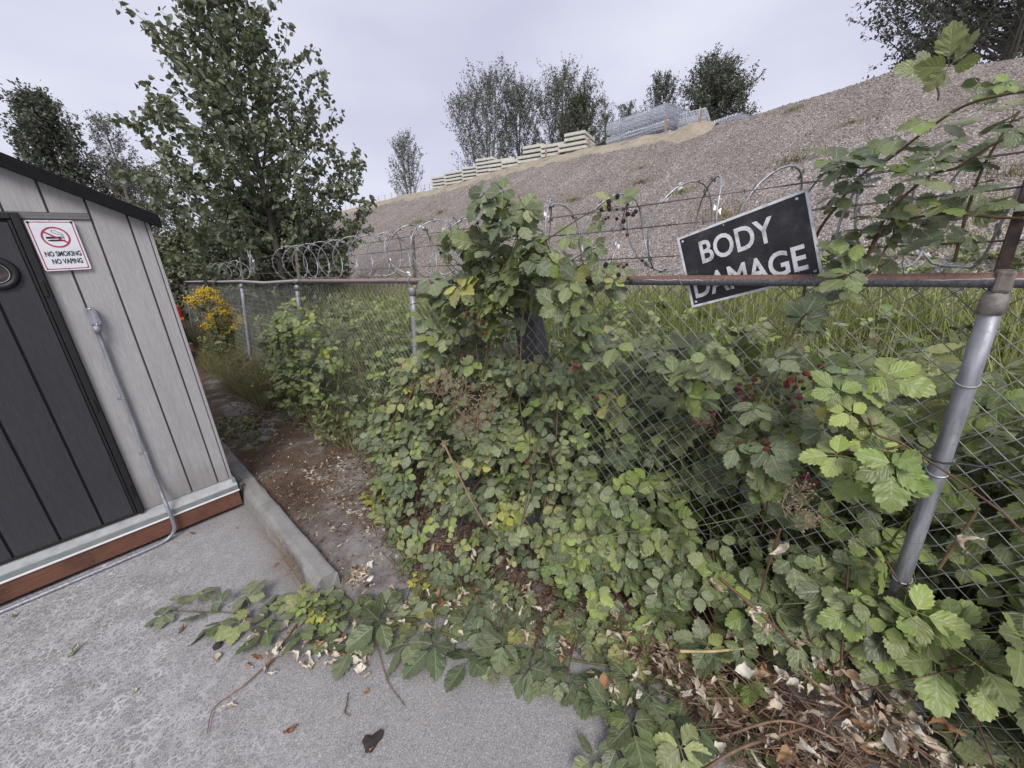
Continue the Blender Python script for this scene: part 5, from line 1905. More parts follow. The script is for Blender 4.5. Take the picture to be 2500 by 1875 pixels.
def rx_(a):
    c, s = math.cos(a), math.sin(a)
    return np.array([[1, 0, 0], [0, c, -s], [0, s, c]])


def compound(k, rng, n=7, serr=True, L=0.075, young=False):
    """palmate bramble leaf: k leaflets on a stalk; origin at the leaf's hub, +z up"""
    b = B()
    ang = {3: [0, 1.25, -1.25], 5: [0, 1.05, -1.05, 2.0, -2.0]}[k]
    for i, a in enumerate(ang):
        l = L * ((1.12 if i == 0 else (0.98 if i < 3 else 0.78)) * rng.uniform(0.88, 1.1))
        V, T, U = leaflet(l, l * rng.uniform(0.33, 0.41), n, rng.uniform(0.05, 0.32), rng.uniform(0.0, 0.35), serr, rng, rng.uniform(0, 0.4))
        R_ = rz_(a + rng.normal() * 0.1) @ ry_(rng.normal() * 0.16 + (0.25 if young else 0.0)) @ rx_(rng.normal() * 0.22)
        off = rz_(a) @ np.array([(0.30 if i == 0 else 0.10) * L, 0, 0])
        b.add(V @ R_.T + off + [0, 0, 0.002 * i], T=T, U=U)
        if serr:
            b.tube([(0, 0, -0.001), tuple(off + np.array([0, 0, 0.002 * i]))], 0.0011, 3, cap=False)
    if serr:
        b.tube([(0, 0, -0.001), (-0.35 * L, 0, -0.22 * L), (-0.8 * L, 0, -0.75 * L)], 0.0012, 3, cap=False)
    return b


lr = np.random.default_rng(31)
HI = {}
for mk in ('leaf_grey', 'leaf_mid', 'leaf_yel', 'leaf_bright'):
    HI[mk] = [compound(k, lr, 8, True).mesh('leaf', M[mk]) for k in (5, 3, 5, 3, 5, 3, 5)]


def tpl_of(b):
    V = np.vstack(b.V)
    Q = np.vstack(b.Q) if b.Q else np.zeros((0, 4), int)
    T = np.vstack(b.T)
    if len(Q):
        T = np.vstack([T, Q[:, [0, 1, 2]], Q[:, [0, 2, 3]]])
    return V, T, np.vstack(b.U)


LO = [tpl_of(compound(k, lr, 6, False)) for k in (5, 3, 5, 3, 5)]


def put_leaf(root, me, p, R3, s):
    o = bpy.data.objects.new('leaf', me)
    C.objects.link(o)
    o.parent = root
    b0 = root.location
    m4 = Matrix(((R3[0][0] * s, R3[0][1] * s, R3[0][2] * s, p[0] - b0[0]), (R3[1][0] * s, R3[1][1] * s, R3[1][2] * s, p[1] - b0[1]), (R3[2][0] * s, R3[2][1] * s, R3[2][2] * s, p[2] - b0[2]), (0, 0, 0, 1)))
    o.matrix_local = m4
    return o


def foliage(root, P, Nn, S, mixw, rng, indiv=300, prefer=None, fw=None, stuff_mats=('leaf_grey', 'leaf_mid', 'leaf_yel')):
    """leaves at P facing Nn with size S; mixw(p) -> weights of the three greens. the nearest `indiv` become single leaves"""
    P, Nn, S = np.asarray(P), np.asarray(Nn), np.asarray(S)
    N = len(P)
    if fw is None:
        fw = rng.normal(size=(N, 3)) + np.array([-0.35, 0, -0.55])
    R3 = frames(fw - Nn * np.sum(fw * Nn, 1, keepdims=True) / np.sum(Nn * Nn, 1, keepdims=True), Nn)
    score = np.linalg.norm(P - CAM, axis=1) / S
    if prefer is not None:
        score = score * (1 + 0.6 * prefer)
    order = np.argsort(score)
    W = np.array([mixw(p) for p in P])
    W = np.cumsum(W / W.sum(1, keepdims=True), 1)
    pick = (rng.random(N)[:, None] > W).sum(1)
    names = ['leaf_grey', 'leaf_mid', 'leaf_yel', 'leaf_bright']
    for i in order[:indiv]:
        put_leaf(root, HI[names[pick[i]]][rng.integers(7)], P[i], R3[i], S[i])
    rest = order[indiv:]
    for q, mk in enumerate(names):
        b = B()
        any_ = False
        for v in range(len(LO)):
            sel = rest[(pick[rest] == q) & ((rest * 7919) % len(LO) == v)]
            if len(sel):
                b.scatter(LO[v], R3[sel] * S[sel][:, None, None], P[sel], rng.random(len(sel)))
                any_ = True
        if any_:
            tag(b.obj('foliage', M[mk], root), kind='stuff')


def unit(v):
    v = np.asarray(v, float)
    return v / (np.linalg.norm(v, axis=-1, keepdims=True) + 1e-9)


# outline of the growth in front of the fence: outer foot, height on the fence, how steeply it stands
YK = [-1.3, -0.7, -0.3, 0.1, 0.5, 0.8, 1.2, 1.6, 2.0, 2.4, 2.8, 3.1, 3.3]
XO = [1.44, 1.42, 1.38, 1.30, 1.20, 1.04, 0.88, 0.80, 0.86, 0.98, 1.06, 1.14, 1.30]
HF = [0.95, 0.85, 0.74, 0.62, 0.60, 0.76, 1.16, 1.24, 1.22, 1.00, 0.82, 0.62, 0.35]
BX = [1.42, 1.38, 1.34, 1.33, 1.32, 1.30, 1.22, 1.14, 1.04, 1.00, 1.02, 1.06, 1.2]
BZ = [0.62, 0.60, 0.50, 0.26, 0.09, 0.07, 0.12, 0.30, 0.48, 0.52, 0.48, 0.36, 0.2]


def front(y, s):
    xo, hf, bx, bz = (np.interp(y, YK, a) for a in (XO, HF, BX, BZ))
    gz_ = np.where(y > 1.9, 0.075, 0.02)
    x2 = fx(y, hf) - 0.045
    x = (1 - s) ** 2 * xo + 2 * s * (1 - s) * bx + s * s * x2
    z = (1 - s) ** 2 * (gz_ + 0.02) + 2 * s * (1 - s) * (bz + gz_ * 0.5) + s * s * hf
    dx = 2 * (1 - s) * (bx - xo) + 2 * s * (x2 - bx)
    dz = 2 * (1 - s) * (bz - gz_) + 2 * s * (hf - bz)
    n = unit(np.stack([-dz, 0 * dz, dx], -1))
    return np.stack([x, y, z], -1), n


def green_mix(p):
    """more yellow towards the near right end, greyer in the middle"""
    y = p[1]
    k = float(np.interp(y, [-0.6, 0.3, 1.0, 2.2, 3.2], [0.0, 0.25, 0.75, 0.85, 0.7]))
    low = float(np.interp(p[2], [0, 0.5], [0.2, 0]))
    return np.array([0.05 + 0.75 * k, 0.55 + low, 0.42 * (1 - k) + 0.08, 0.004])


def grow(name, label, y0, y1, s0, s1, n, rng, size=(0.55, 1.05), depth=0.22, holes=0.42, indiv=300, extra=None):
    root = thing(name, label, 'bramble', (1.4, (y0 + y1) / 2, 0), 'brambles growing through the fence')
    y = rng.uniform(y0, y1, n)
    s = s0 + (s1 - s0) * rng.random(n)
    lump = fbm(y * 3.2, s * 5.0, 17, 3)
    bare = (y < 0.25) & (s < np.interp(y, [-0.6, -0.2, 0.25], [0.44, 0.38, 0.10]))
    keep = (vn(y * 4.5, s * 6.5, 23) > holes * rng.random(n) * 1.5) & ~((y < 1.02) & (y > 0.1) & (s > 0.86)) & ~bare
    y, s, lump = y[keep], s[keep], lump[keep]
    P, nr = front(y, s)
    dep = rng.random(len(y)) ** 1.4 * depth
    thick = np.interp(s, [0, 0.25, 1.0], [0.12, 0.5, 1.0])
    P = P + nr * ((0.13 * lump * 2 + 0.02) * thick - dep * thick)[:, None]
    P[:, 2] = np.maximum(P[:, 2], 0.012 + 0.05 * rng.random(len(y)) + np.where(P[:, 1] > 1.9, 0.06, 0))
    Nn = unit(nr * 0.55 + np.array([-0.18, -0.12, 0.55]) + rng.normal(size=P.shape) * 0.33)
    S = rng.uniform(size[0], size[1], len(y)) * np.interp(y, [-1, 0.5, 1.5, 3.3], [1.12, 1.0, 0.86, 0.80])
    foliage(root, P, Nn, S, green_mix, rng, indiv, prefer=dep / depth)
    # canes inside
    cb = B()
    for _ in range(int(26 * (y1 - y0))):
        yy = rng.uniform(y0, y1)
        ss = np.sort(rng.random(2))
        q = np.linspace(s0 + (s1 - s0) * ss[0], s0 + (s1 - s0) * ss[1], 6)
        pts, nn_ = front(yy + (q - q[0]) * rng.normal() * 0.5, q)
        pts = pts - nn_ * rng.uniform(0.0, 0.10)
        pts[:, 2] = np.maximum(pts[:, 2], 0.012)
        cb.tube(spline(pts, 12), rng.uniform(0.0018, 0.0042), 5, cap=False)
    tag(cb.obj('cane', M['cane'], root, smooth=True), kind='stuff')
    return root


rng = np.random.default_rng(101)
bush_mid = grow('bramble_bush', 'thick greyish green bramble covering the fence below its middle stretch', 1.15, 2.85, 0.40, 1.0, 1080, rng, size=(0.42, 1.3), holes=0.62)
bush_low = grow('bramble_bush', 'low bramble mat spreading from the fence foot over the pavement', 0.45, 2.35, 0.0, 0.50, 520, rng, size=(0.45, 1.05), depth=0.06, holes=0.9)
bush_right = grow('bramble_bush', 'yellow green bramble in front of the mesh by the near steel post', -1.3, 0.5, 0.05, 1.0, 620, rng, size=(0.6, 1.3), holes=0.62)
bush_gap = grow('bramble_bush', 'lower bramble in front of the dark gap in the mesh under the sign', 0.45, 1.2, 0.45, 1.0, 360, rng, size=(0.6, 1.0), holes=0.5, indiv=200)

# growth behind the fabric
root = thing('bramble_bush', 'dense bramble behind the wire mesh between the sign and the near post', 'bramble', (1.9, 0.3, 0), 'brambles growing through the fence')
n = 1800
y = rng.uniform(-1.6, 2.6, n)
z = 1.22 * rng.random(n) ** 0.9
x = 1.66 + 0.10 * rng.random(n) + (0.55 * rng.random(n) ** 1.5) * np.interp(z, [0, 1.3], [0.5, 1.2]) + 0.10 * fbm(y * 2, z * 2, 5)
keep = (vn(y * 3.5, z * 4.5, 29) > np.interp(z, [0.0, 0.5, 0.95, 1.3], [0.10, 0.2, 0.4, 0.8]) * 1.3 * rng.random(n)) & ~((z < 0.42) & (y > 0.55) & (y < 1.1) & (rng.random(n) < 0.75)) & ~((y > 1.15) & (y < 1.55) & (z > 0.85))
keep &= ~((z < 0.55) & (y < 1.3) & (rng.random(n) < 0.62))
P = np.stack([x, y, z + 0.05], -1)[keep]
Nn = unit(np.array([-0.45, -0.10, 0.75]) + rng.normal(size=P.shape) * 0.38)
foliage(root, P, Nn, rng.uniform(0.8, 1.35, len(P)), green_mix, rng, 300)
cb = B()
for _ in range(60):
    yy = rng.uniform(-1.6, 2.6)
    p0 = np.array([rng.uniform(1.68, 2.3), yy, 0.05])
    p2 = p0 + [rng.normal() * 0.15, rng.normal() * 0.5, rng.uniform(0.6, 1.3)]
    p1 = (p0 + p2) / 2 + [rng.normal() * 0.1, rng.normal() * 0.15, 0.2]
    cb.tube(spline([p0, p1, p2], 10), np.linspace(0.005, 0.0025, 10), 5, cap=False)
tag(cb.obj('cane', M['cane'], root, smooth=True), kind='stuff')
bush_back = root


# leaves that came through the fabric
root = thing('bramble_bush', 'scattered leafy bramble sprigs poking through the mesh below the sign', 'bramble', (1.5, 0.2, 0), 'brambles growing through the fence')
n = 420
y = rng.uniform(-1.2, 1.15, n)
z = rng.uniform(0.50, 1.34, n)
keep = vn(y * 5.0 + 3, z * 5.0, 83) > np.interp(z, [0.5, 0.9, 1.35], [0.40, 0.52, 0.66]) + 0.10 * rng.random(n)
keep &= ~(np.abs(y + 0.21) < 0.05)
y, z = y[keep], z[keep]
P = np.stack([1.555 - 0.09 * rng.random(len(y)), y, z], -1)
Nn = unit(np.array([-0.55, -0.15, 0.65]) + rng.normal(size=P.shape) * 0.36)
foliage(root, P, Nn, rng.uniform(0.65, 1.15, len(P)), green_mix, rng, 300)
cb = B()
for i in range(0, len(y), 5):
    q = P[i]
    cb.tube(spline([q + [0.03, rng.normal() * 0.05, -0.02], q + [0.06, rng.normal() * 0.05, -0.12], q + [0.12, rng.normal() * 0.08, -0.30]], 8), np.linspace(0.0018, 0.003, 8), 5, cap=False)
tag(cb.obj('cane', M['cane'], root, smooth=True), kind='stuff')


# berries
def berry_mesh(name, mat, r=0.0085):
    rr = np.random.default_rng(3)
    b = B()
    n_ = 26
    for i in range(n_):
        ph = math.acos(1 - 2 * (i + 0.5) / n_)
        th = i * 2.39996
        d = np.array([math.sin(ph) * math.cos(th), math.sin(ph) * math.sin(th), math.cos(ph) * 1.1])
        V = []
        T = []
        m = 6
        up_ = d / np.linalg.norm(d)
        a = np.cross(up_, [0.3, 0.9, 0.2])
        a /= np.linalg.norm(a)
        c = np.cross(up_, a)
        s = r * 0.36
        cen = d * r * 0.80
        V.append(cen + up_ * s)
        for k in range(m):
            V.append(cen + up_ * s * 0.45 + s * 0.85 * (math.cos(k * 2 * PI / m) * a + math.sin(k * 2 * PI / m) * c))
        for k in range(m):
            V.append(cen - up_ * s * 0.5 + s * 0.95 * (math.cos(k * 2 * PI / m) * a + math.sin(k * 2 * PI / m) * c))
        T += [(0, 1 + k, 1 + (k + 1) % m) for k in range(m)]
        Q = [(1 + k, 1 + m + k, 1 + m + (k + 1) % m, 1 + (k + 1) % m) for k in range(m)]
        b.add(V, Q=Q, T=T)
    return b.mesh(name, M[mat], True)


BERRY = {'black': berry_mesh('berry', 'berry_black'), 'red': berry_mesh('berry', 'berry_red')}


def cluster(root, p, n, spread, kinds, rng, size=1.0, stem_up=True):
    """berry spray: stalks (part) and berries (sub-parts)"""
    p = np.asarray(p, float)
    b = B()
    tips = p + rng.normal(size=(n, 3)) * spread
    hub = p + np.array([0, 0, spread * 1.2 if stem_up else -spread])
    for t in tips:
        b.tube(spline([hub, (hub + t) / 2 + rng.normal(size=3) * 0.006, t], 5), 0.0010, 3, cap=False)
    st_ = b.obj('berry_cluster', M['cane'], root, origin=tuple(p))
    for t in tips:
        o = bpy.data.objects.new('berry', BERRY[kinds[rng.integers(len(kinds))]])
        C.objects.link(o)
        o.parent = st_
        o.location = Vector(t) - Vector(p)
        o.rotation_euler = tuple(rng.uniform(0, 6, 3))
        s = size * rng.uniform(0.55, 1.15)
        o.scale = (s, s, s)


BR = ['black'] * 5 + ['red']
RB = ['red'] * 5 + ['black']
for (px, py, xx, n_, sp_, kd) in ((1940, 930, 1.55, 11, 0.024, RB), (2010, 935, 1.60, 8, 0.02, RB), (1820, 960, 1.62, 14, 0.028, RB), (1730, 1040, 1.52, 10, 0.022, RB), (1870, 1090, 1.5, 13, 0.026, RB), (1925, 985, 1.6, 6, 0.02, BR), (1640, 900, 1.66, 14, 0.035, RB), (1970, 1175, 1.48, 6, 0.02, RB)):
    cluster(bush_back if xx > 1.57 else bush_gap, onx(px, py, xx), n_, sp_, kd, rng)
for (px, py, xx, n_, sp_, kd) in ((1150, 770, 1.34, 16, 0.035, BR), (1165, 800, 1.32, 12, 0.03, BR), (1060, 745, 1.42, 7, 0.03, BR), (1400, 730, 1.62, 7, 0.025, BR), (1310, 1120, 1.2, 7, 0.03, BR), (1395, 890, 1.45, 6, 0.02, RB), (1460, 970, 1.4, 4, 0.015, RB), (1125, 865, 1.3, 9, 0.03, BR)):
    cluster(bush_mid, onx(px, py, xx), n_, sp_, kd, rng)
for (px, py, n_) in ((2330, 1650, 8), (1490, 1500, 4)):
    cluster(bush_right, onz(px, py, 0.22), n_, 0.022, BR, rng)


# dry flower sprays (parts of the bush)
def spray(root, p, r, n, rng, name='dry_flower_spray', stalk=True, mat='seed'):
    p = np.asarray(p, float)
    b = B()
    T_ = p + rng.normal(size=(n, 3)) * r
    hub = p - np.array([0, 0, r * 1.6])
    k = max(6, n // 8)
    mids_ = hub + (T_[:k] - hub) * rng.uniform(0.4, 0.8, (k, 1))
    b.sticks(np.tile(hub, (k, 1)), mids_, 0.0011, 3)
    near = np.argmin(((T_[:, None] - mids_[None]) ** 2).sum(-1), 1)
    b.sticks(mids_[near], T_, 0.0007, 3)
    b.scatter(OCT, rand_rot(n, rng) * rng.uniform(0.0022, 0.0055, (n, 1, 1)), T_)
    tag(b.obj(name, M[mat], root), kind='stuff')


for (px, py, xx, r, n_) in ((1075, 935, 1.16, 0.045, 120), (1120, 950, 1.16, 0.04, 90), (1165, 1010, 1.12, 0.05, 140), (1135, 1035, 1.10, 0.04, 90), (1195, 965, 1.14, 0.03, 50), (1945, 1235, 1.36, 0.028, 50), (1950, 1185, 1.36, 0.022, 30), (1985, 1265, 1.36, 0.024, 34)):
    spray(bush_mid if px < 1500 else bush_right, onx(px, py, xx), r, n_, rng)


# canes that carry spaced leaves
def cane_with_leaves(name, label, P, r0, r1, spacing, size, rng, mats, side=0.06, grp=None, up=(0, 0, 1), jitter=0.5, mat='cane', face=None, thorns=True, three=0.4, root=None, start=0.0):
    sp = spline(P, 60)
    if root is None:
        root = thing(name, label, 'bramble', tuple(sp[0]), grp)
    b = B().tube(sp, np.linspace(r0, r1, 60), 7)
    L = np.concatenate([[0], np.cumsum(np.linalg.norm(np.diff(sp, axis=0), axis=1))])
    if thorns:
        for s in np.arange(0.03, L[-1], 0.022):
            p = np.array([np.interp(s, L, sp[:, k]) for k in range(3)])
            d = unit(rng.normal(size=3))
            b.add([p + [0.002, 0, 0], p - [0.002, 0, 0], p + d * 0.009], T=[(0, 1, 2), (1, 0, 2)])
    b.obj('cane', M[mat], root, smooth=True)
    up = np.asarray(up, float)
    i = 0
    s = spacing * 0.4 + start * L[-1]
    while s < L[-1]:
        p = np.array([np.interp(s, L, sp[:, k]) for k in range(3)])
        q = np.array([np.interp(min(L[-1], s + 0.02), L, sp[:, k]) for k in range(3)])
        t = unit(q - p)
        sd_ = np.cross(t, up)
        sd_ = unit(sd_) * (1 if i % 2 else -1)
        f = unit(sd_ * 0.9 + t * 0.5 + rng.normal(size=3) * 0.25)
        sc = size * rng.uniform(0.7, 1.2) * (1 - 0.35 * (s / L[-1]) ** 3)
        hub = p + f * side * sc * 1.2 + up * 0.015
        if hub[2] < 0.018:
            hub[2] = 0.018 + 0.02 * rng.random()
        nn = unit((up if face is None else np.asarray(face, float)) + rng.normal(size=3) * 0.28 * jitter * 2)
        f2 = f - nn * (f @ nn)
        R3 = frames(f2[None], nn[None])[0]
        mk = mats[rng.integers(len(mats))]
        me = HI[mk][[0, 2, 4, 6][rng.integers(4)] if rng.random() > three else [1, 3, 5][rng.integers(3)]]
        put_leaf(root, me, hub, R3, sc)
        i += 1
        s += spacing * rng.uniform(0.75, 1.25)
    return root


# arching canes at the right
up_px = lambda L_, x: [onx(a, c, x + d) for a, c, d in L_]
gm = ['leaf_mid', 'leaf_mid', 'leaf_grey', 'leaf_yel']
fc = (-0.45, -0.15, 0.75)
cane_with_leaves('bramble_cane', 'thick arching bramble cane rising over the right corner of the body damage sign', up_px([(1950, 800, 0.10), (1985, 600, 0.06), (2045, 500, 0.05), (2110, 422, 0.04), (2165, 392, 0.02), (2262, 318, -0.02), (2347, 262, -0.05), (2444, 232, -0.08), (2560, 215, -0.12)], 1.62), 0.0050, 0.0032, 0.032, 0.78, rng, gm, grp=None, face=fc, thorns=True, start=0.40)
cane_with_leaves('bramble_cane', 'brown bramble cane reaching in at the right under the thick arching one', up_px([(2110, 640, 0.03), (2170, 520, 0.0), (2270, 430, 0.0), (2340, 408, -0.02), (2430, 350, -0.04), (2560, 300, -0.06)], 1.55), 0.0040, 0.003, 0.034, 0.78, rng, gm, face=fc)
cane_with_leaves('bramble_cane', 'reddish level cane with leaves crossing above the rail near the right post', up_px([(2060, 640, 0.05), (2110, 630, 0.0), (2165, 555, 0.0), (2255, 528, 0.0), (2340, 522, -0.01), (2420, 530, -0.02), (2560, 535, -0.04)], 1.56), 0.0042, 0.003, 0.044, 0.85, rng, gm, face=fc)
cane_with_leaves('bramble_cane', 'leafy green shoot drooping over the rail right of the sign', up_px([(2190, 560, 0.05), (2160, 610, 0.0), (2130, 665, -0.03), (2085, 690, -0.05), (2050, 690, -0.05)], 1.56), 0.0035, 0.002, 0.045, 0.9, rng, ['leaf_grey', 'leaf_mid'], face=(-0.6, -0.2, 0.6))
cane_with_leaves('bramble_cane', 'leafy shoot standing tall beyond the sign at the upper right edge', up_px([(2330, 640, 0.0), (2360, 520, 0.0), (2395, 420, 0.0), (2440, 340, 0.0), (2490, 270, 0.0)], 1.6), 0.004, 0.0025, 0.050, 0.88, rng, gm, face=fc)
cane_with_leaves('bramble_cane', 'slender shoot with raised leaves above the skyline near the big tree', up_px([(2290, 245, 0.05), (2292, 228, 0.05), (2285, 212, 0.05), (2262, 200, 0.05)], 1.56), 0.0022, 0.0016, 0.022, 0.8, rng, ['leaf_mid'], face=(-0.5, -0.5, 0.4), thorns=False)
cane_with_leaves('bramble_cane', 'shoot with pale leaves lying over the upper left corner of the arching canes', up_px([(2165, 392, 0.0), (2110, 410, -0.01), (2075, 405, -0.02), (2030, 410, -0.02)], 1.60), 0.0025, 0.0016, 0.030, 0.95, rng, ['leaf_grey', 'leaf_mid'], face=(-0.5, -0.3, 0.6), thorns=False)
# green cane rising diagonally behind the mesh below the sign
cane_with_leaves('bramble_cane', 'olive green cane rising diagonally behind the mesh below the sign', up_px([(1790, 1170, 0.0), (1840, 1020, 0.0), (1905, 880, 0.0), (1965, 770, 0.02), (2060, 735, 0.02)], 1.55), 0.006, 0.003, 0.085, 1.05, rng, ['leaf_grey', 'leaf_mid'], face=(-0.7, -0.1, 0.6), mat='cane_green')
# bright five-part leaf sprays in front of the mesh at the right
for pts, sz, lab in (([(2065, 1160, 0.0), (2052, 1060, 0.0), (2040, 985, 0.0), (2000, 950, -0.02)], 1.15, 'red stemmed shoot with a big bright leaf in front of the mesh'),
                     ([(2010, 1110, 0.0), (2200, 1090, 0.0), (2140, 1060, 0.0), (2120, 1020, -0.03)], 1.1, 'bright yellow green leafy shoot left of the near post'),
                     ([(2205, 1240, 0.0), (2200, 1150, 0.0), (2170, 1120, -0.03)], 1.05, 'short brown shoot with bright leaves left of the near post foot')):
    cane_with_leaves('bramble_cane', lab, up_px(pts, 1.44), 0.0045, 0.003, 0.088, sz, rng, ['leaf_yel'], face=(-0.75, -0.25, 0.5))

# climber over the rail
cl = thing('bramble_bush', 'tall bramble climbing over the top rail in the middle of the fence', 'bramble', (1.5, 1.5, 1.0), 'brambles growing through the fence')
n = 400
cy = rng.normal(size=n) * 0.36 + 1.48
top = np.interp(cy, [0.75, 0.9, 1.05, 1.22, 1.38, 1.52, 1.68, 1.8, 1.95, 2.1, 2.25], [1.56, 1.70, 1.66, 1.80, 2.00, 1.99, 1.84, 1.86, 1.76, 1.78, 1.62]) + rng.normal(size=n) * 0.035
wide = np.interp(np.abs(cy - 1.48), [0.0, 0.25, 0.8], [0.62, 0.38, 0.16])
cz = top - (wide + np.where((cy > 1.32) & (cy < 2.1), 0.45, 0.10)) * rng.random(n) ** 1.15
keep = (vn(cy * 6.5, cz * 6.5, 87) > 0.30 + 0.25 * np.abs(cy - 1.5) + 0.12 * rng.random(n)) & ~((cy > 1.05) & (cy < 1.30) & (cz > 1.22) & (cz < 1.56)) & (cy > 0.8) & (cy < 2.2)
cy, cz = cy[keep], cz[keep]
P = np.stack([1.62 - 0.26 * rng.random(len(cy)) ** 1.2, cy, cz], -1)
Nn = unit(np.array([-0.45, -0.2, 0.7]) + rng.normal(size=P.shape) * 0.5)
foliage(cl, P, Nn, rng.uniform(0.75, 1.4, len(P)), lambda p: np.array([0.36, 0.42, 0.22, 0.01]), rng, 300)
cb = B()
for a in ([(1.42, 1.75, 0.3), (1.44, 1.62, 0.9), (1.48, 1.5, 1.5), (1.50, 1.30, 1.86)], [(1.40, 1.55, 0.3), (1.42, 1.62, 1.1), (1.5, 1.75, 1.6), (1.5, 1.95, 1.74)], [(1.45, 1.35, 0.9), (1.5, 1.3, 1.5), (1.52, 1.05, 1.66), (1.5, 0.88, 1.72)], [(1.42, 1.6, 1.0), (1.46, 1.45, 1.6), (1.5, 1.25, 1.72), (1.48, 0.95, 1.84), (1.48, 0.85, 1.86)], [(1.46, 1.45, 1.2), (1.5, 1.36, 1.7), (1.5, 1.32, 1.93)]):
    cb.tube(spline(a, 24), np.linspace(0.0045, 0.002, 24), 6)
tag(cb.obj('cane', M['cane'], cl, smooth=True), kind='stuff')
for (px, py, xx, n_, kd) in ((1178, 590, 1.5, 14, BR), (1165, 560, 1.5, 9, BR), (1530, 530, 1.48, 12, ['black', 'black', 'red']), (1495, 505, 1.48, 4, ['red', 'black']), (1515, 660, 1.5, 9, BR), (1335, 640, 1.46, 6, BR), (1080, 590, 1.5, 6, BR), (1070, 605, 1.5, 4, BR), (1460, 545, 1.48, 3, BR)):
    cluster(cl, onx(px, py, xx), n_, 0.024, kd, rng, 0.95)
for (px, py) in ((1490, 495), (1515, 490), (1465, 540), (1100, 590), (1095, 620), (1140, 640), (1500, 690), (1450, 600), (1470, 640)):
    p = onx(px, py, 1.49)
    nn = unit(np.array([-0.6, -0.3, 0.5]) + rng.normal(size=3) * 0.3)
    f = unit(rng.normal(size=3))
    put_leaf(cl, HI['leaf_mid'][rng.integers(7)], p, frames((f - nn * (f @ nn))[None], nn[None])[0], rng.uniform(0.6, 0.9))

# smaller bramble around the far posts
bl = thing('bramble_bush', 'loose bramble growing up the fence between the two far posts', 'bramble', (1.35, 4.3, 0.05), 'brambles growing through the fence')
n = 520
y = 3.1 + 2.3 * np.minimum(rng.random(n), 1) ** 0.62
z = 0.10 + np.interp(y, [3.1, 3.8, 4.5, 5.0, 5.4], [0.75, 1.0, 1.35, 1.1, 0.6]) * rng.random(n) ** 0.8
x = fx(y, z) - 0.06 - 0.25 * rng.random(n) ** 1.5 * np.interp(y, [3.2, 4.6, 5.4], [0.5, 1.0, 0.6])
keep = vn(y * 4, z * 4, 61) > np.interp(y, [3.2, 4.2, 4.8], [0.85, 0.65, 0.45]) * rng.random(n) * 1.6
P = np.stack([x, y, z], -1)[keep]
Nn = unit(np.array([-0.5, -0.3, 0.6]) + rng.normal(size=P.shape) * 0.45)
foliage(bl, P, Nn, rng.uniform(0.55, 1.0, len(P)), lambda p: np.array([0.20, 0.38, 0.42, 0.01]), rng, 300)
cb = B()
for a in ([(1.30, 4.5, 0.1), (1.34, 4.62, 0.7), (1.42, 4.5, 1.1), (1.50, 4.05, 1.30), (1.53, 3.75, 1.5)], [(1.28, 4.2, 0.1), (1.3, 4.6, 0.5), (1.36, 4.75, 0.9), (1.42, 4.55, 1.15)], [(1.2, 3.4, 0.1), (1.15, 3.9, 0.25), (1.22, 3.5, 0.55), (1.35, 3.1, 0.85)], [(1.12, 3.2, 0.08), (1.05, 3.6, 0.12), (1.2, 3.05, 0.5)], [(1.3, 3.6, 0.4), (1.4, 3.4, 0.95), (1.46, 3.1, 1.05)]):
    cb.tube(spline(a, 26), np.linspace(0.006, 0.002, 26), 6)
tag(cb.obj('cane', M['cane_green'], bl, smooth=True), kind='stuff')

# runners over the pavement
gp = lambda L_, z=0.02: [onz(a, c, z) for a, c in L_]
gg = ['leaf_grey', 'leaf_grey', 'leaf_mid']
cane_with_leaves('bramble_runner', 'long bramble runner creeping over the pavement towards the shed', gp([(1700, 1650), (1640, 1640), (1450, 1620), (1330, 1597), (1200, 1572), (1110, 1552), (1000, 1532), (880, 1527), (760, 1520), (640, 1512), (560, 1496), (480, 1494), (395, 1490)]), 0.0055, 0.0028, 0.072, 1.42, rng, gg, side=0.055, jitter=0.45, thorns=True, mat='cane_green')
cane_with_leaves('bramble_runner', 'second runner with dark leaves alongside the long one on the pavement', gp([(1250, 1500), (1120, 1500), (1000, 1505), (880, 1510), (770, 1490), (700, 1470)]), 0.004, 0.0025, 0.062, 1.15, rng, gg, side=0.04, jitter=0.45, mat='cane_green')
for pts, lab in (([(1260, 1420), (1200, 1520), (1180, 1600), (1175, 1640)], 'hanging shoot with broad flat leaves on the open pavement'), ([(1330, 1500), (1300, 1600), (1285, 1660), (1280, 1690)], 'short runner with one olive leaf on the pavement'),
                 ([(1420, 1500), (1400, 1580), (1385, 1650), (1380, 1700)], 'short runner with toothed leaf beside the pale curled leaf'), ([(1600, 1560), (1580, 1640), (1560, 1700), (1550, 1720)], 'small runner with dark leaves below the curled leaves'),
                 ([(1540, 1720), (1500, 1780), (1480, 1830), (1480, 1900)], 'low runner leaving the picture at the bottom edge'), ([(1700, 1740), (1640, 1800), (1610, 1850), (1590, 1900)], 'dark leaved runner beside the twig pile at the bottom'),
                 ([(1160, 1380), (1080, 1440), (1000, 1465), (960, 1470)], 'short bramble shoot spreading left near the kerb end'), ([(930, 1230), (890, 1215), (860, 1190), (840, 1150)], 'shoot hanging over the bare path beside the kerb'),
                 ([(1500, 1420), (1450, 1480), (1430, 1530), (1425, 1560)], 'middle runner lying on the mat of brambles'),
                 ([(1760, 1640), (1820, 1740), (1850, 1820), (1870, 1900)], 'green shoot coming through the twig pile'), ([(2330, 1690), (2260, 1780), (2230, 1830), (2200, 1890)], 'green runner across the right part of the twig pile'), ([(2480, 1640), (2420, 1740), (2400, 1820), (2390, 1890)], 'green runner at the bottom right corner')):
    cane_with_leaves('bramble_runner', lab, gp(pts, 0.03), 0.0035, 0.002, 0.060, 1.30, rng, gg, side=0.04, jitter=0.45)
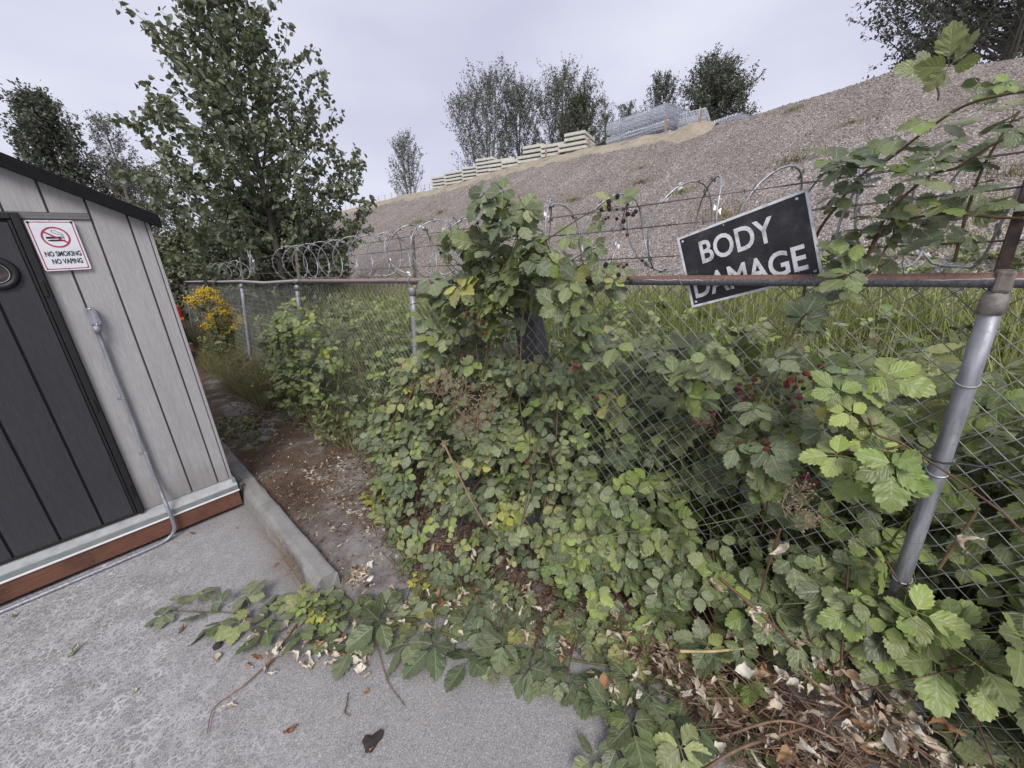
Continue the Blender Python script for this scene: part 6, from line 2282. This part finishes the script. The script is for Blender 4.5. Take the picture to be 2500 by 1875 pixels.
cane_with_leaves('bramble_runner', 'bright yellow green shoot at the edge of the path beside dry leaves', gp([(980, 1240), (955, 1225), (930, 1210), (905, 1205)], 0.10), 0.003, 0.002, 0.032, 0.95, rng, ['leaf_bright', 'leaf_bright', 'leaf_yel'], jitter=0.4, thorns=False)
cane_with_leaves('bramble_runner', 'tiny bright shoot growing beside the kerb end', gp([(830, 1520), (790, 1500), (745, 1480), (720, 1478)], 0.05), 0.0025, 0.0015, 0.035, 0.5, rng, ['leaf_bright', 'leaf_yel'], jitter=0.4, thorns=False)
cane_with_leaves('bramble_runner', 'small yellow shoot poking up from the low bramble mat', [onz(1030, 1470, 0.03), onz(1025, 1430, 0.08), onz(1022, 1400, 0.12)], 0.0022, 0.0015, 0.03, 0.42, rng, ['leaf_bright'], jitter=0.4, thorns=False)

# broad leaved weeds among the grass and along the path
def weeds(name, n, sample, size, mats, seed, up_=0.6):
    rng_ = np.random.default_rng(seed)
    P_ = sample(rng_, n)
    N_ = unit(np.array([-0.35, -0.15, 0.8]) + rng_.normal(size=P_.shape) * up_)
    F_ = rng_.normal(size=P_.shape)
    R_ = frames(F_ - N_ * np.sum(F_ * N_, 1, keepdims=True), N_) * rng_.uniform(size[0], size[1], (len(P_), 1, 1))
    for q, mk in enumerate(mats):
        b_ = B()
        for v in range(len(LO)):
            sel = (np.arange(len(P_)) % len(mats) == q) & ((np.arange(len(P_)) // len(mats)) % len(LO) == v)
            b_.scatter(LO[v], R_[sel], P_[sel], rng_.random(int(sel.sum())))
        tag(b_.obj(name, M[mk]), kind='stuff')


weeds('field_weeds', 3600, lambda r, n: (lambda x, y: np.stack([x, y, terrain(x, y) + np.interp(x, [1.7, 3.5], [0.75, 0.7]) * (0.35 + 0.9 * r.random(n))], -1))(1.72 + 1.6 * r.random(n) ** 1.4, r.uniform(-2.5, 7.5, n)), (0.45, 1.15), ('leaf_yel', 'leaf_mid', 'leaf_yel', 'weed_leaf'), 61)
weeds('path_weeds', 700, lambda r, n: (lambda x, y: np.stack([x, y, 0.08 + np.interp(y, [3.4, 5, 9], [0.15, 0.40, 0.65]) * r.random(n) ** 1.3], -1))(r.uniform(1.10, 1.50, n), r.uniform(3.4, 9.0, n)), (0.25, 0.6), ('weed_leaf', 'leaf_mid'), 62, 0.9)
weeds('path_weeds', 130, lambda r, n: (lambda x, y: np.stack([x, y, path_z(x, y) + 0.03 * r.random(n) + 0.01], -1))(0.75 + r.normal(size=n) * 0.10, 4.75 + r.normal(size=n) * 0.35), (0.3, 0.6), ('weed_leaf', 'leaf_yel'), 63, 0.4)
weeds('slope_foot_weeds', 700, lambda r, n: (lambda x, y: np.stack([x, y, terrain(x, y) + 0.12 * r.random(n)], -1))(r.uniform(3.9, 6.2, n), r.uniform(-1.5, 1.0, n)), (0.5, 1.2), ('leaf_yel', 'weed_leaf'), 64, 0.7)

# ================================================================== DEAD CANES, DRY LEAVES, LITTER
def curled(rng, L=0.06, n=9, m=7):
    """a dry leaf, crumpled and rolled along its length, with pointed ends"""
    Wd = L * rng.uniform(0.40, 0.66)
    roll = rng.uniform(1.0, 3.0)
    asym = rng.uniform(0.5, 1.3)
    bendx = rng.uniform(-1.6, 1.6)
    tw = rng.uniform(-1.0, 1.0)
    V, U, Q = [], [], []
    for i in range(n):
        v = i / (n - 1)
        w = Wd * max(0.05, math.sin(PI * v ** 0.8) ** 0.9) / 2 * rng.uniform(0.82, 1.15)
        for j in range(m):
            t = -1 + 2 * j / (m - 1)
            a = t * roll * (1.0 if t > 0 else asym)
            rr_ = w / max(0.35, roll) * 1.15
            y, z = rr_ * math.sin(a) * 1.25, rr_ * (1 - math.cos(a))
            q = tw * (v - 0.5)
            y, z = y * math.cos(q) - z * math.sin(q), y * math.sin(q) + z * math.cos(q)
            x = L * (v - 0.5)
            z += bendx * L * (v - 0.5) ** 2 + 0.05 * L * math.sin(v * 9 + t * 3)
            z += 0.06 * L * math.sin(v * 13 + t * 5 + tw * 4)
            k = 0.032 * L * (0.4 + abs(t))
            V.append((x + k * rng.normal(), y + k * rng.normal() * 0.8, z + k * rng.normal() * 0.9))
            U.append((j / (m - 1), v))
    for i in range(n - 1):
        for j in range(m - 1):
            Q.append((i * m + j, i * m + m + j, i * m + m + j + 1, i * m + j + 1))
    return B().add(V, Q=Q, U=U)


dr = np.random.default_rng(51)
DRY = [curled(dr).mesh('leaf', M['dry'], True) for _ in range(18)]


def as_tris(b):
    q = np.vstack(b.Q)
    return np.vstack(b.V), np.vstack([q[:, [0, 1, 2]], q[:, [0, 2, 3]]]), np.vstack(b.U)


DRYT = [as_tris(curled(dr, 0.06, 4, 4)) for _ in range(6)]


def dry_leaf_at(p, s, rng, parent=None, name='leaf'):
    o = bpy.data.objects.new(name, DRY[rng.integers(len(DRY))])
    C.objects.link(o)
    p = Vector(p)
    if parent is not None:
        o.parent = parent
        p = p - parent.location
    o.location = p
    o.rotation_euler = (rng.normal() * 0.7, rng.normal() * 0.5, rng.uniform(0, 6.28))
    o.scale = (s, s, s)
    return o


# loose single leaves on the open ground
for (px, py, z, s, mk, lab) in ((180, 1592, 0.008, 1.05, 'pale_leaf_green', 'pale green leaf lying alone on the left pavement'), (445, 1537, 0.010, 0.75, None, 'small cream curled leaf below the tip of the runner'), (530, 1605, 0.010, 0.8, None, 'cream leaf scrap beside the dark cap on the pavement'),
                                (35, 1503, 0.008, 0.7, None, 'dry leaf beside the conduit at the left edge'), (470, 1303, 0.010, 0.7, None, 'dry leaf near the bend of the conduit'), (578, 1288, 0.010, 0.45, 'orange_leaf', 'small orange leaf in front of the shed corner'),
                                (675, 1378, 0.008, 0.55, 'orange_leaf', 'orange leaf at the foot of the kerb'), (590, 1184, 0.145, 1.2, None, 'pale leaf scrap resting on the kerb beside the shed corner'), (710, 1785, 0.010, 0.85, None, 'crumpled cream leaf in the middle of the front pavement'),
                                (895, 1687, 0.008, 0.55, None, 'small cream fragment right of the thin twig'), (560, 1722, 0.014, 1.0, None, 'folded brown edged leaf at the end of the stripped cane'), (757, 1625, 0.010, 0.8, None, 'rolled pale leaf stem near the stripped cane'), (330, 1687, 0.006, 0.4, 'pale_leaf_green', 'tiny green leaf fragment on the left pavement')):
    o = dry_leaf_at(onz(px, py, z), s, rng, None, 'fallen_leaf')
    o.rotation_euler[0] *= 0.3
    o.rotation_euler[1] *= 0.3
    if mk:
        o.data = o.data.copy()
        o.data.materials.clear()
        o.data.materials.append(M[mk])
    tag(o, lab, 'leaf')

# named heaps of pale curled leaves; each leaf a thing, the heap its group
heaps = [((880, 1405), 24, 16, 0.16, 'pale curled leaves heaped on the cane beside the kerb end'), ((1010, 1320), 34, 60, 0.05, 'pale curled leaves strewn along the path edge of the brambles'), ((790, 1590), 14, 34, 0.02, 'cream leaves crushed along the stripped cane on the pavement'),
         ((690, 1580), 20, 40, 0.02, 'cream leaf bits under the stripped cane'), ((880, 1610), 14, 26, 0.02, 'rolled cream leaves on the pavement below the runner'), ((1060, 1450), 46, 75, 0.06, 'dry leaves caught in the low bramble mat'), ((1290, 1430), 26, 60, 0.08, 'dry leaves among the brambles in front of the dark mesh gap'), ((1180, 1340), 16, 50, 0.12, 'dry leaves under the thick bramble'),
         ((1370, 1600), 8, 16, 0.06, 'shrivelled pale leaves hanging on the long runner'), ((1480, 1690), 20, 34, 0.05, 'pale curled leaves below the bramble mat near the twigs'), ((1930, 1640), 26, 85, 0.26, 'bleached curled leaves on the dead canes'), ((2170, 1740), 36, 120, 0.26, 'bleached leaves lying over the twig pile'),
         ((1590, 1425), 5, 30, 0.25, 'large torn bleached leaves above the mat')]
for (px, py), n_, sp_, z, g in heaps:
    for k in range(n_):
        q = onz(px + rng.normal() * sp_, py + rng.normal() * sp_ * 0.7, z)
        q[2] = max(0.012, z + rng.normal() * 0.02)
        o = dry_leaf_at(q, rng.uniform(0.55, 1.05) * (1.15 if px > 1900 else 1.0), rng, None, 'dry_leaf')
        tag(o, 'one of the ' + g, 'leaf', g)

# stripped canes and dead canes
def dead_cane(name, label, P, r0, r1, rng, leaves=0, sc=(0.7, 1.2), mat='cane_dead', side=0):
    sp = spline(P, 40)
    root = thing(name, label, 'dead cane', tuple(sp[0]))
    b = B().tube(sp, np.linspace(r0, r1, 40), 7)
    for s in range(1, 39):
        d = unit(rng.normal(size=3))
        p = sp[s]
        b.add([p + [0.0022, 0, 0], p - [0.0022, 0, 0], p + d * 0.010], T=[(0, 1, 2), (1, 0, 2)])
    b.obj('cane', M[mat], root, smooth=True)
    for k in range(side):
        s = rng.integers(4, 36)
        e = sp[s] + unit(rng.normal(size=3) * [1, 1, 0.4]) * rng.uniform(0.05, 0.13)
        e[2] = max(0.01, e[2])
        B().tube(spline([sp[s], (sp[s] + e) / 2 + rng.normal(size=3) * 0.008, e], 6), np.linspace(r1 * 0.8, r1 * 0.4, 6), 5).obj('side_twig', M[mat], root, smooth=True)
    for k in range(leaves):
        s = rng.integers(2, 39)
        p = sp[s] + rng.normal(size=3) * 0.022
        p[2] = max(0.015, p[2] - 0.005)
        dry_leaf_at(p, rng.uniform(*sc), rng, root)
    return root


gz3 = lambda L_: [onz(a, c, z) for a, c, z in L_]
dead_cane('dead_cane', 'stripped reddish cane end lying on the pavement below the kerb', gz3([(1130, 1330, 0.06), (985, 1330, 0.05), (905, 1385, 0.04), (830, 1430, 0.02), (735, 1510, 0.012), (680, 1590, 0.012), (600, 1670, 0.012), (525, 1725, 0.012), (505, 1790, 0.012)]), 0.0055, 0.0022, rng, 5, side=3)
dead_cane('dead_cane', 'thin red twig curving alone on the pavement', gz3([(915, 1560, 0.03), (930, 1610, 0.012), (950, 1670, 0.01), (990, 1725, 0.01)]), 0.0022, 0.0012, rng, 0)
dead_cane('dead_cane', 'tiny hooked twig on the pavement left of the dark scrap', gz3([(850, 1692, 0.01), (846, 1720, 0.01), (842, 1740, 0.01), (856, 1746, 0.01)]), 0.0018, 0.0012, rng, 0)
dead_cane('dead_cane', 'upright red cane at the path edge with shrivelled leaves', [onz(980, 1300, 0.03), onz(985, 1230, 0.12), onz(1000, 1160, 0.28), onx(1010, 1080, 1.08)], 0.0045, 0.003, rng, 4)
dead_cane('dead_cane', 'slanting reddish cane in front of the thick bramble', [onx(1080, 1075, 1.05), onx(1120, 1160, 1.02), onx(1155, 1230, 1.0), onx(1185, 1280, 0.98), onz(1230, 1330, 0.08)], 0.0055, 0.0045, rng, 2)
dead_cane('dead_cane', 'long reddish dead cane slanting down to the bottom right corner with bleached leaves', [onx(1755, 1410, 1.28), onx(1860, 1500, 1.27), onz(1990, 1625, 0.22), onz(2130, 1760, 0.16), onz(2330, 1880, 0.12), onz(2480, 1960, 0.1)], 0.0065, 0.004, rng, 16, (0.9, 1.4), side=4)
dead_cane('dead_cane', 'dead cane crossing the bleached leaves above the twig pile', [onz(1950, 1640, 0.30), onz(2080, 1730, 0.25), onz(2200, 1800, 0.2), onz(2320, 1900, 0.15)], 0.005, 0.003, rng, 14, (0.9, 1.3), side=5)
dead_cane('dead_cane', 'dead cane lying level across the twig pile near the bottom', [onz(1690, 1900, 0.05), onz(1800, 1830, 0.08), onz(1920, 1790, 0.12), onz(2030, 1755, 0.14), onz(2150, 1720, 0.2)], 0.006, 0.004, rng, 3, (0.8, 1.2), side=5)
dead_cane('dead_cane', 'arched orange brown dead cane on top of the twig pile', [onz(1760, 1800, 0.06), onz(1900, 1760, 0.14), onz(2010, 1790, 0.16), onz(2090, 1850, 0.12), onz(2130, 1920, 0.05)], 0.0045, 0.003, rng, 4, side=4)
dead_cane('dead_cane', 'pale broken cane end pointing up at the right edge', [onz(2395, 1605, 0.45), onz(2430, 1640, 0.40), onz(2500, 1710, 0.33), onz(2560, 1780, 0.3)], 0.008, 0.006, rng, 1)
dead_cane('dead_cane', 'dead cane with reddish bark between the right leaves and the pile', [onz(2070, 1600, 0.35), onz(2150, 1690, 0.28), onz(2200, 1740, 0.22), onz(2300, 1850, 0.1)], 0.0045, 0.003, rng, 4, side=3)
dead_cane('dead_cane', 'straw coloured split cane lying in the bramble above the twig pile', [onz(1660, 1590, 0.2), onz(1740, 1590, 0.21), onz(1850, 1580, 0.22)], 0.006, 0.004, rng, 0, mat='straw')
for i, (a, lab) in enumerate((([(1905, 1290), (1870, 1400), (1850, 1470)], 'dark stem rising in the gap of the near brambles'), ([(2290, 1390), (2350, 1300), (2390, 1240)], 'red stem slanting right of the near post foot'))):
    dead_cane('dead_cane', lab, [onx(x_, y_, 1.30) for x_, y_ in a], 0.004, 0.003, rng, 1, mat='cane')

# twig pile, bottom right: fine broken twigs nobody could count
n = 3000
y = rng.uniform(-0.95, 0.62, n)
x0_ = np.interp(y, [-0.75, -0.2, 0.1, 0.35, 0.62], [0.98, 1.00, 1.06, 1.15, 1.22])
x = x0_ + np.abs(rng.normal(size=n)) * 0.21
z = 0.010 + 0.16 * rng.random(n) * np.interp(x - x0_, [0, 0.22], [0.12, 1.0])
d = unit(rng.normal(size=(n, 3)) * [1, 1, 0.22] + np.array([0.5, -0.6, 0]))
ln = rng.uniform(0.03, 0.16, n)[:, None]
A_ = np.stack([x, y, z], -1)
Z_ = A_ + d * ln
Z_[:, 2] = np.maximum(Z_[:, 2], 0.006)
tag(B().sticks(A_, Z_, rng.uniform(0.0008, 0.0026, n), 4).obj('twig_litter', M['cane_dead']), kind='stuff')


n = 3000
y = rng.uniform(0.15, 3.0, n)
x = np.interp(y, YK, XO) - 0.05 + 0.60 * rng.random(n)
x = np.minimum(x, 1.55)
d = unit(rng.normal(size=(n, 3)) * [1, 1, 0.3])
A_ = np.stack([x, y, np.where(y > 1.9, 0.07, 0.008) + 0.07 * rng.random(n) ** 2], -1)
Z_ = A_ + d * rng.uniform(0.04, 0.20, n)[:, None]
Z_[:, 2] = np.maximum(Z_[:, 2], 0.006)
tag(B().sticks(A_, Z_, rng.uniform(0.0007, 0.0022, n), 4).obj('twig_litter', M['cane_dead']), kind='stuff')


def litter(name, n, sample, s0, s1, mat, zf, rng):
    P = sample(n)
    P = np.column_stack([P, zf(P[:, 0], P[:, 1]) + 0.006])
    b = B()
    for v in range(len(DRYT)):
        sel = np.arange(len(P)) % len(DRYT) == v
        k = int(sel.sum())
        fwd_ = rng.normal(size=(k, 3)) * [1, 1, 0.25]
        up_ = rng.normal(size=(k, 3)) * 0.45 + [0, 0, 1]
        b.scatter(DRYT[v], frames(fwd_, up_) * rng.uniform(s0, s1, (k, 1, 1)), P[sel], rng.random(k))
    return tag(b.obj(name, M[mat]), kind='stuff')


pz = lambda x, y: np.maximum(path_z(x, y), 0.0)
litter('leaf_litter', 900, lambda n: np.stack([rng.uniform(0.53, 1.40, n), 1.75 + np.abs(rng.normal(size=n)) * 1.6], -1), 0.18, 0.55, 'litter', pz, rng)
litter('leaf_litter', 900, lambda n: np.stack([np.interp(rng.random(n), [0, 1], [0.80, 1.40]), rng.uniform(1.9, 3.3, n)], -1), 0.25, 0.75, 'litter', pz, rng)
litter('leaf_litter', 500, lambda n: np.stack([rng.uniform(0.85, 1.4, n), rng.uniform(4.2, 6.5, n)], -1), 0.3, 0.8, 'litter', pz, rng)
litter('leaf_litter', 1800, lambda n: (lambda y: np.stack([np.interp(y, YK, XO) + 0.05 + 0.5 * rng.random(n), y], -1))(rng.uniform(0.3, 2.6, n)), 0.3, 0.85, 'litter', lambda x, y: np.where(y > 1.9, path_z(x, y) + 0.01, 0.012), rng)
litter('leaf_litter', 1300, lambda n: (lambda y: np.stack([np.interp(y, YK, XO) + 0.02 + np.abs(rng.normal(size=n)) * 0.30, y], -1))(rng.uniform(0.2, 2.3, n)), 0.25, 0.8, 'litter', lambda x, y: 0.004 + 0 * x, rng)
litter('leaf_litter', 700, lambda n: (lambda y: np.stack([np.interp(y, [-0.75, 0.62], [1.00, 1.15]) + np.abs(rng.normal(size=n)) * 0.18, y], -1))(rng.uniform(-0.75, 0.62, n)), 0.4, 1.0, 'litter', lambda x, y: 0.03 + 0.10 * rng.random(len(x)), rng)
# crumbs on the pavement
n = 420
x, y = rng.uniform(-0.8, 1.1, n), rng.uniform(0.3, 3.2, n)
keep = x < np.interp(y, [0.3, 1.0, 1.9, 2.0, 3.2], [1.1, 0.8, 0.6, 0.36, 0.36])
P = np.stack([x, y, 0.002 + 0 * x], -1)[keep]
tag(B().scatter(OCT, rand_rot(len(P), rng) * np.array([1, 0.8, 0.5]) * rng.uniform(0.0012, 0.0042, (len(P), 1, 1)), P).obj('gravel_crumbs', M['litter']), kind='stuff')

# small things on the ground
c0 = onz(532, 1578, 0)
b = B().tube([(c0[0], c0[1], 0), (c0[0], c0[1], 0.008), (c0[0], c0[1], 0.010), (c0[0], c0[1], 0.016), (c0[0], c0[1], 0.018)], [0.020, 0.020, 0.014, 0.013, 0.009], 18)
tag(b.obj('bottle_cap', M['cap_dark'], origin=tuple(c0)), 'small dark round cap lying on the pavement under the runner', 'cap')
c0 = onz(905, 1800, 0.003)
out = [onz(a, c, 0.003) for a, c in ((884, 1812), (892, 1797), (908, 1797), (930, 1782), (938, 1787), (934, 1802), (922, 1814), (916, 1826), (906, 1838), (892, 1838), (889, 1824))]
m_ = len(out)
V = [c0 + (p - c0) * 0.97 + [0, 0, 0.005 + 0.006 * random.random()] for p in out] + out
cm = np.mean(out, axis=0)
b = B().add(V + [cm + np.array([0.0, 0, 0.010])], T=[(k, (k + 1) % m_, 2 * m_)[::-1] for k in range(m_)], Q=[(k, m_ + k, m_ + (k + 1) % m_, (k + 1) % m_) for k in range(m_)])
tag(b.obj('torn_scrap', M['scrap'], origin=tuple(c0)), 'torn dark brown scrap flat on the front pavement', 'debris')
c1 = onz(885, 1790, 0.003)
o = dry_leaf_at(onz(905, 1830, 0.014), 0.35, rng, None, 'fallen_leaf')
tag(o, 'tiny white fragment lying on the torn dark scrap', 'leaf')
c0 = onz(255, 1382, 0.008)
b = B().scatter(OCT, np.eye(3)[None] * np.array([0.024, 0.015, 0.010]), c0[None])
tag(b.obj('pebble', M['pebble'], origin=tuple(c0)), 'white pebble between the skirt board and the conduit', 'pebble')
pm = bpy.data.objects['pebble'].modifiers.new('round', 'SUBSURF')
pm.levels = pm.render_levels = 2

# black cable slung across the near post
P = [onx(2230, 1085, 1.545), onx(2262, 1115, 1.54), onx(2300, 1130, 1.535), onx(2340, 1132, 1.55), onx(2420, 1145, 1.56), onx(2470, 1170, 1.56), onx(2560, 1210, 1.56)]
tag(B().tube(spline(P, 40), 0.0032, 7).obj('cable', M['black_plastic'], smooth=True, origin=tuple(P[0])), 'thin black cable slung across the near steel post', 'cable')
P = [onx(1600, 985, 1.55), onx(1690, 968, 1.55), onx(1790, 985, 1.55), onx(1880, 1000, 1.55)]
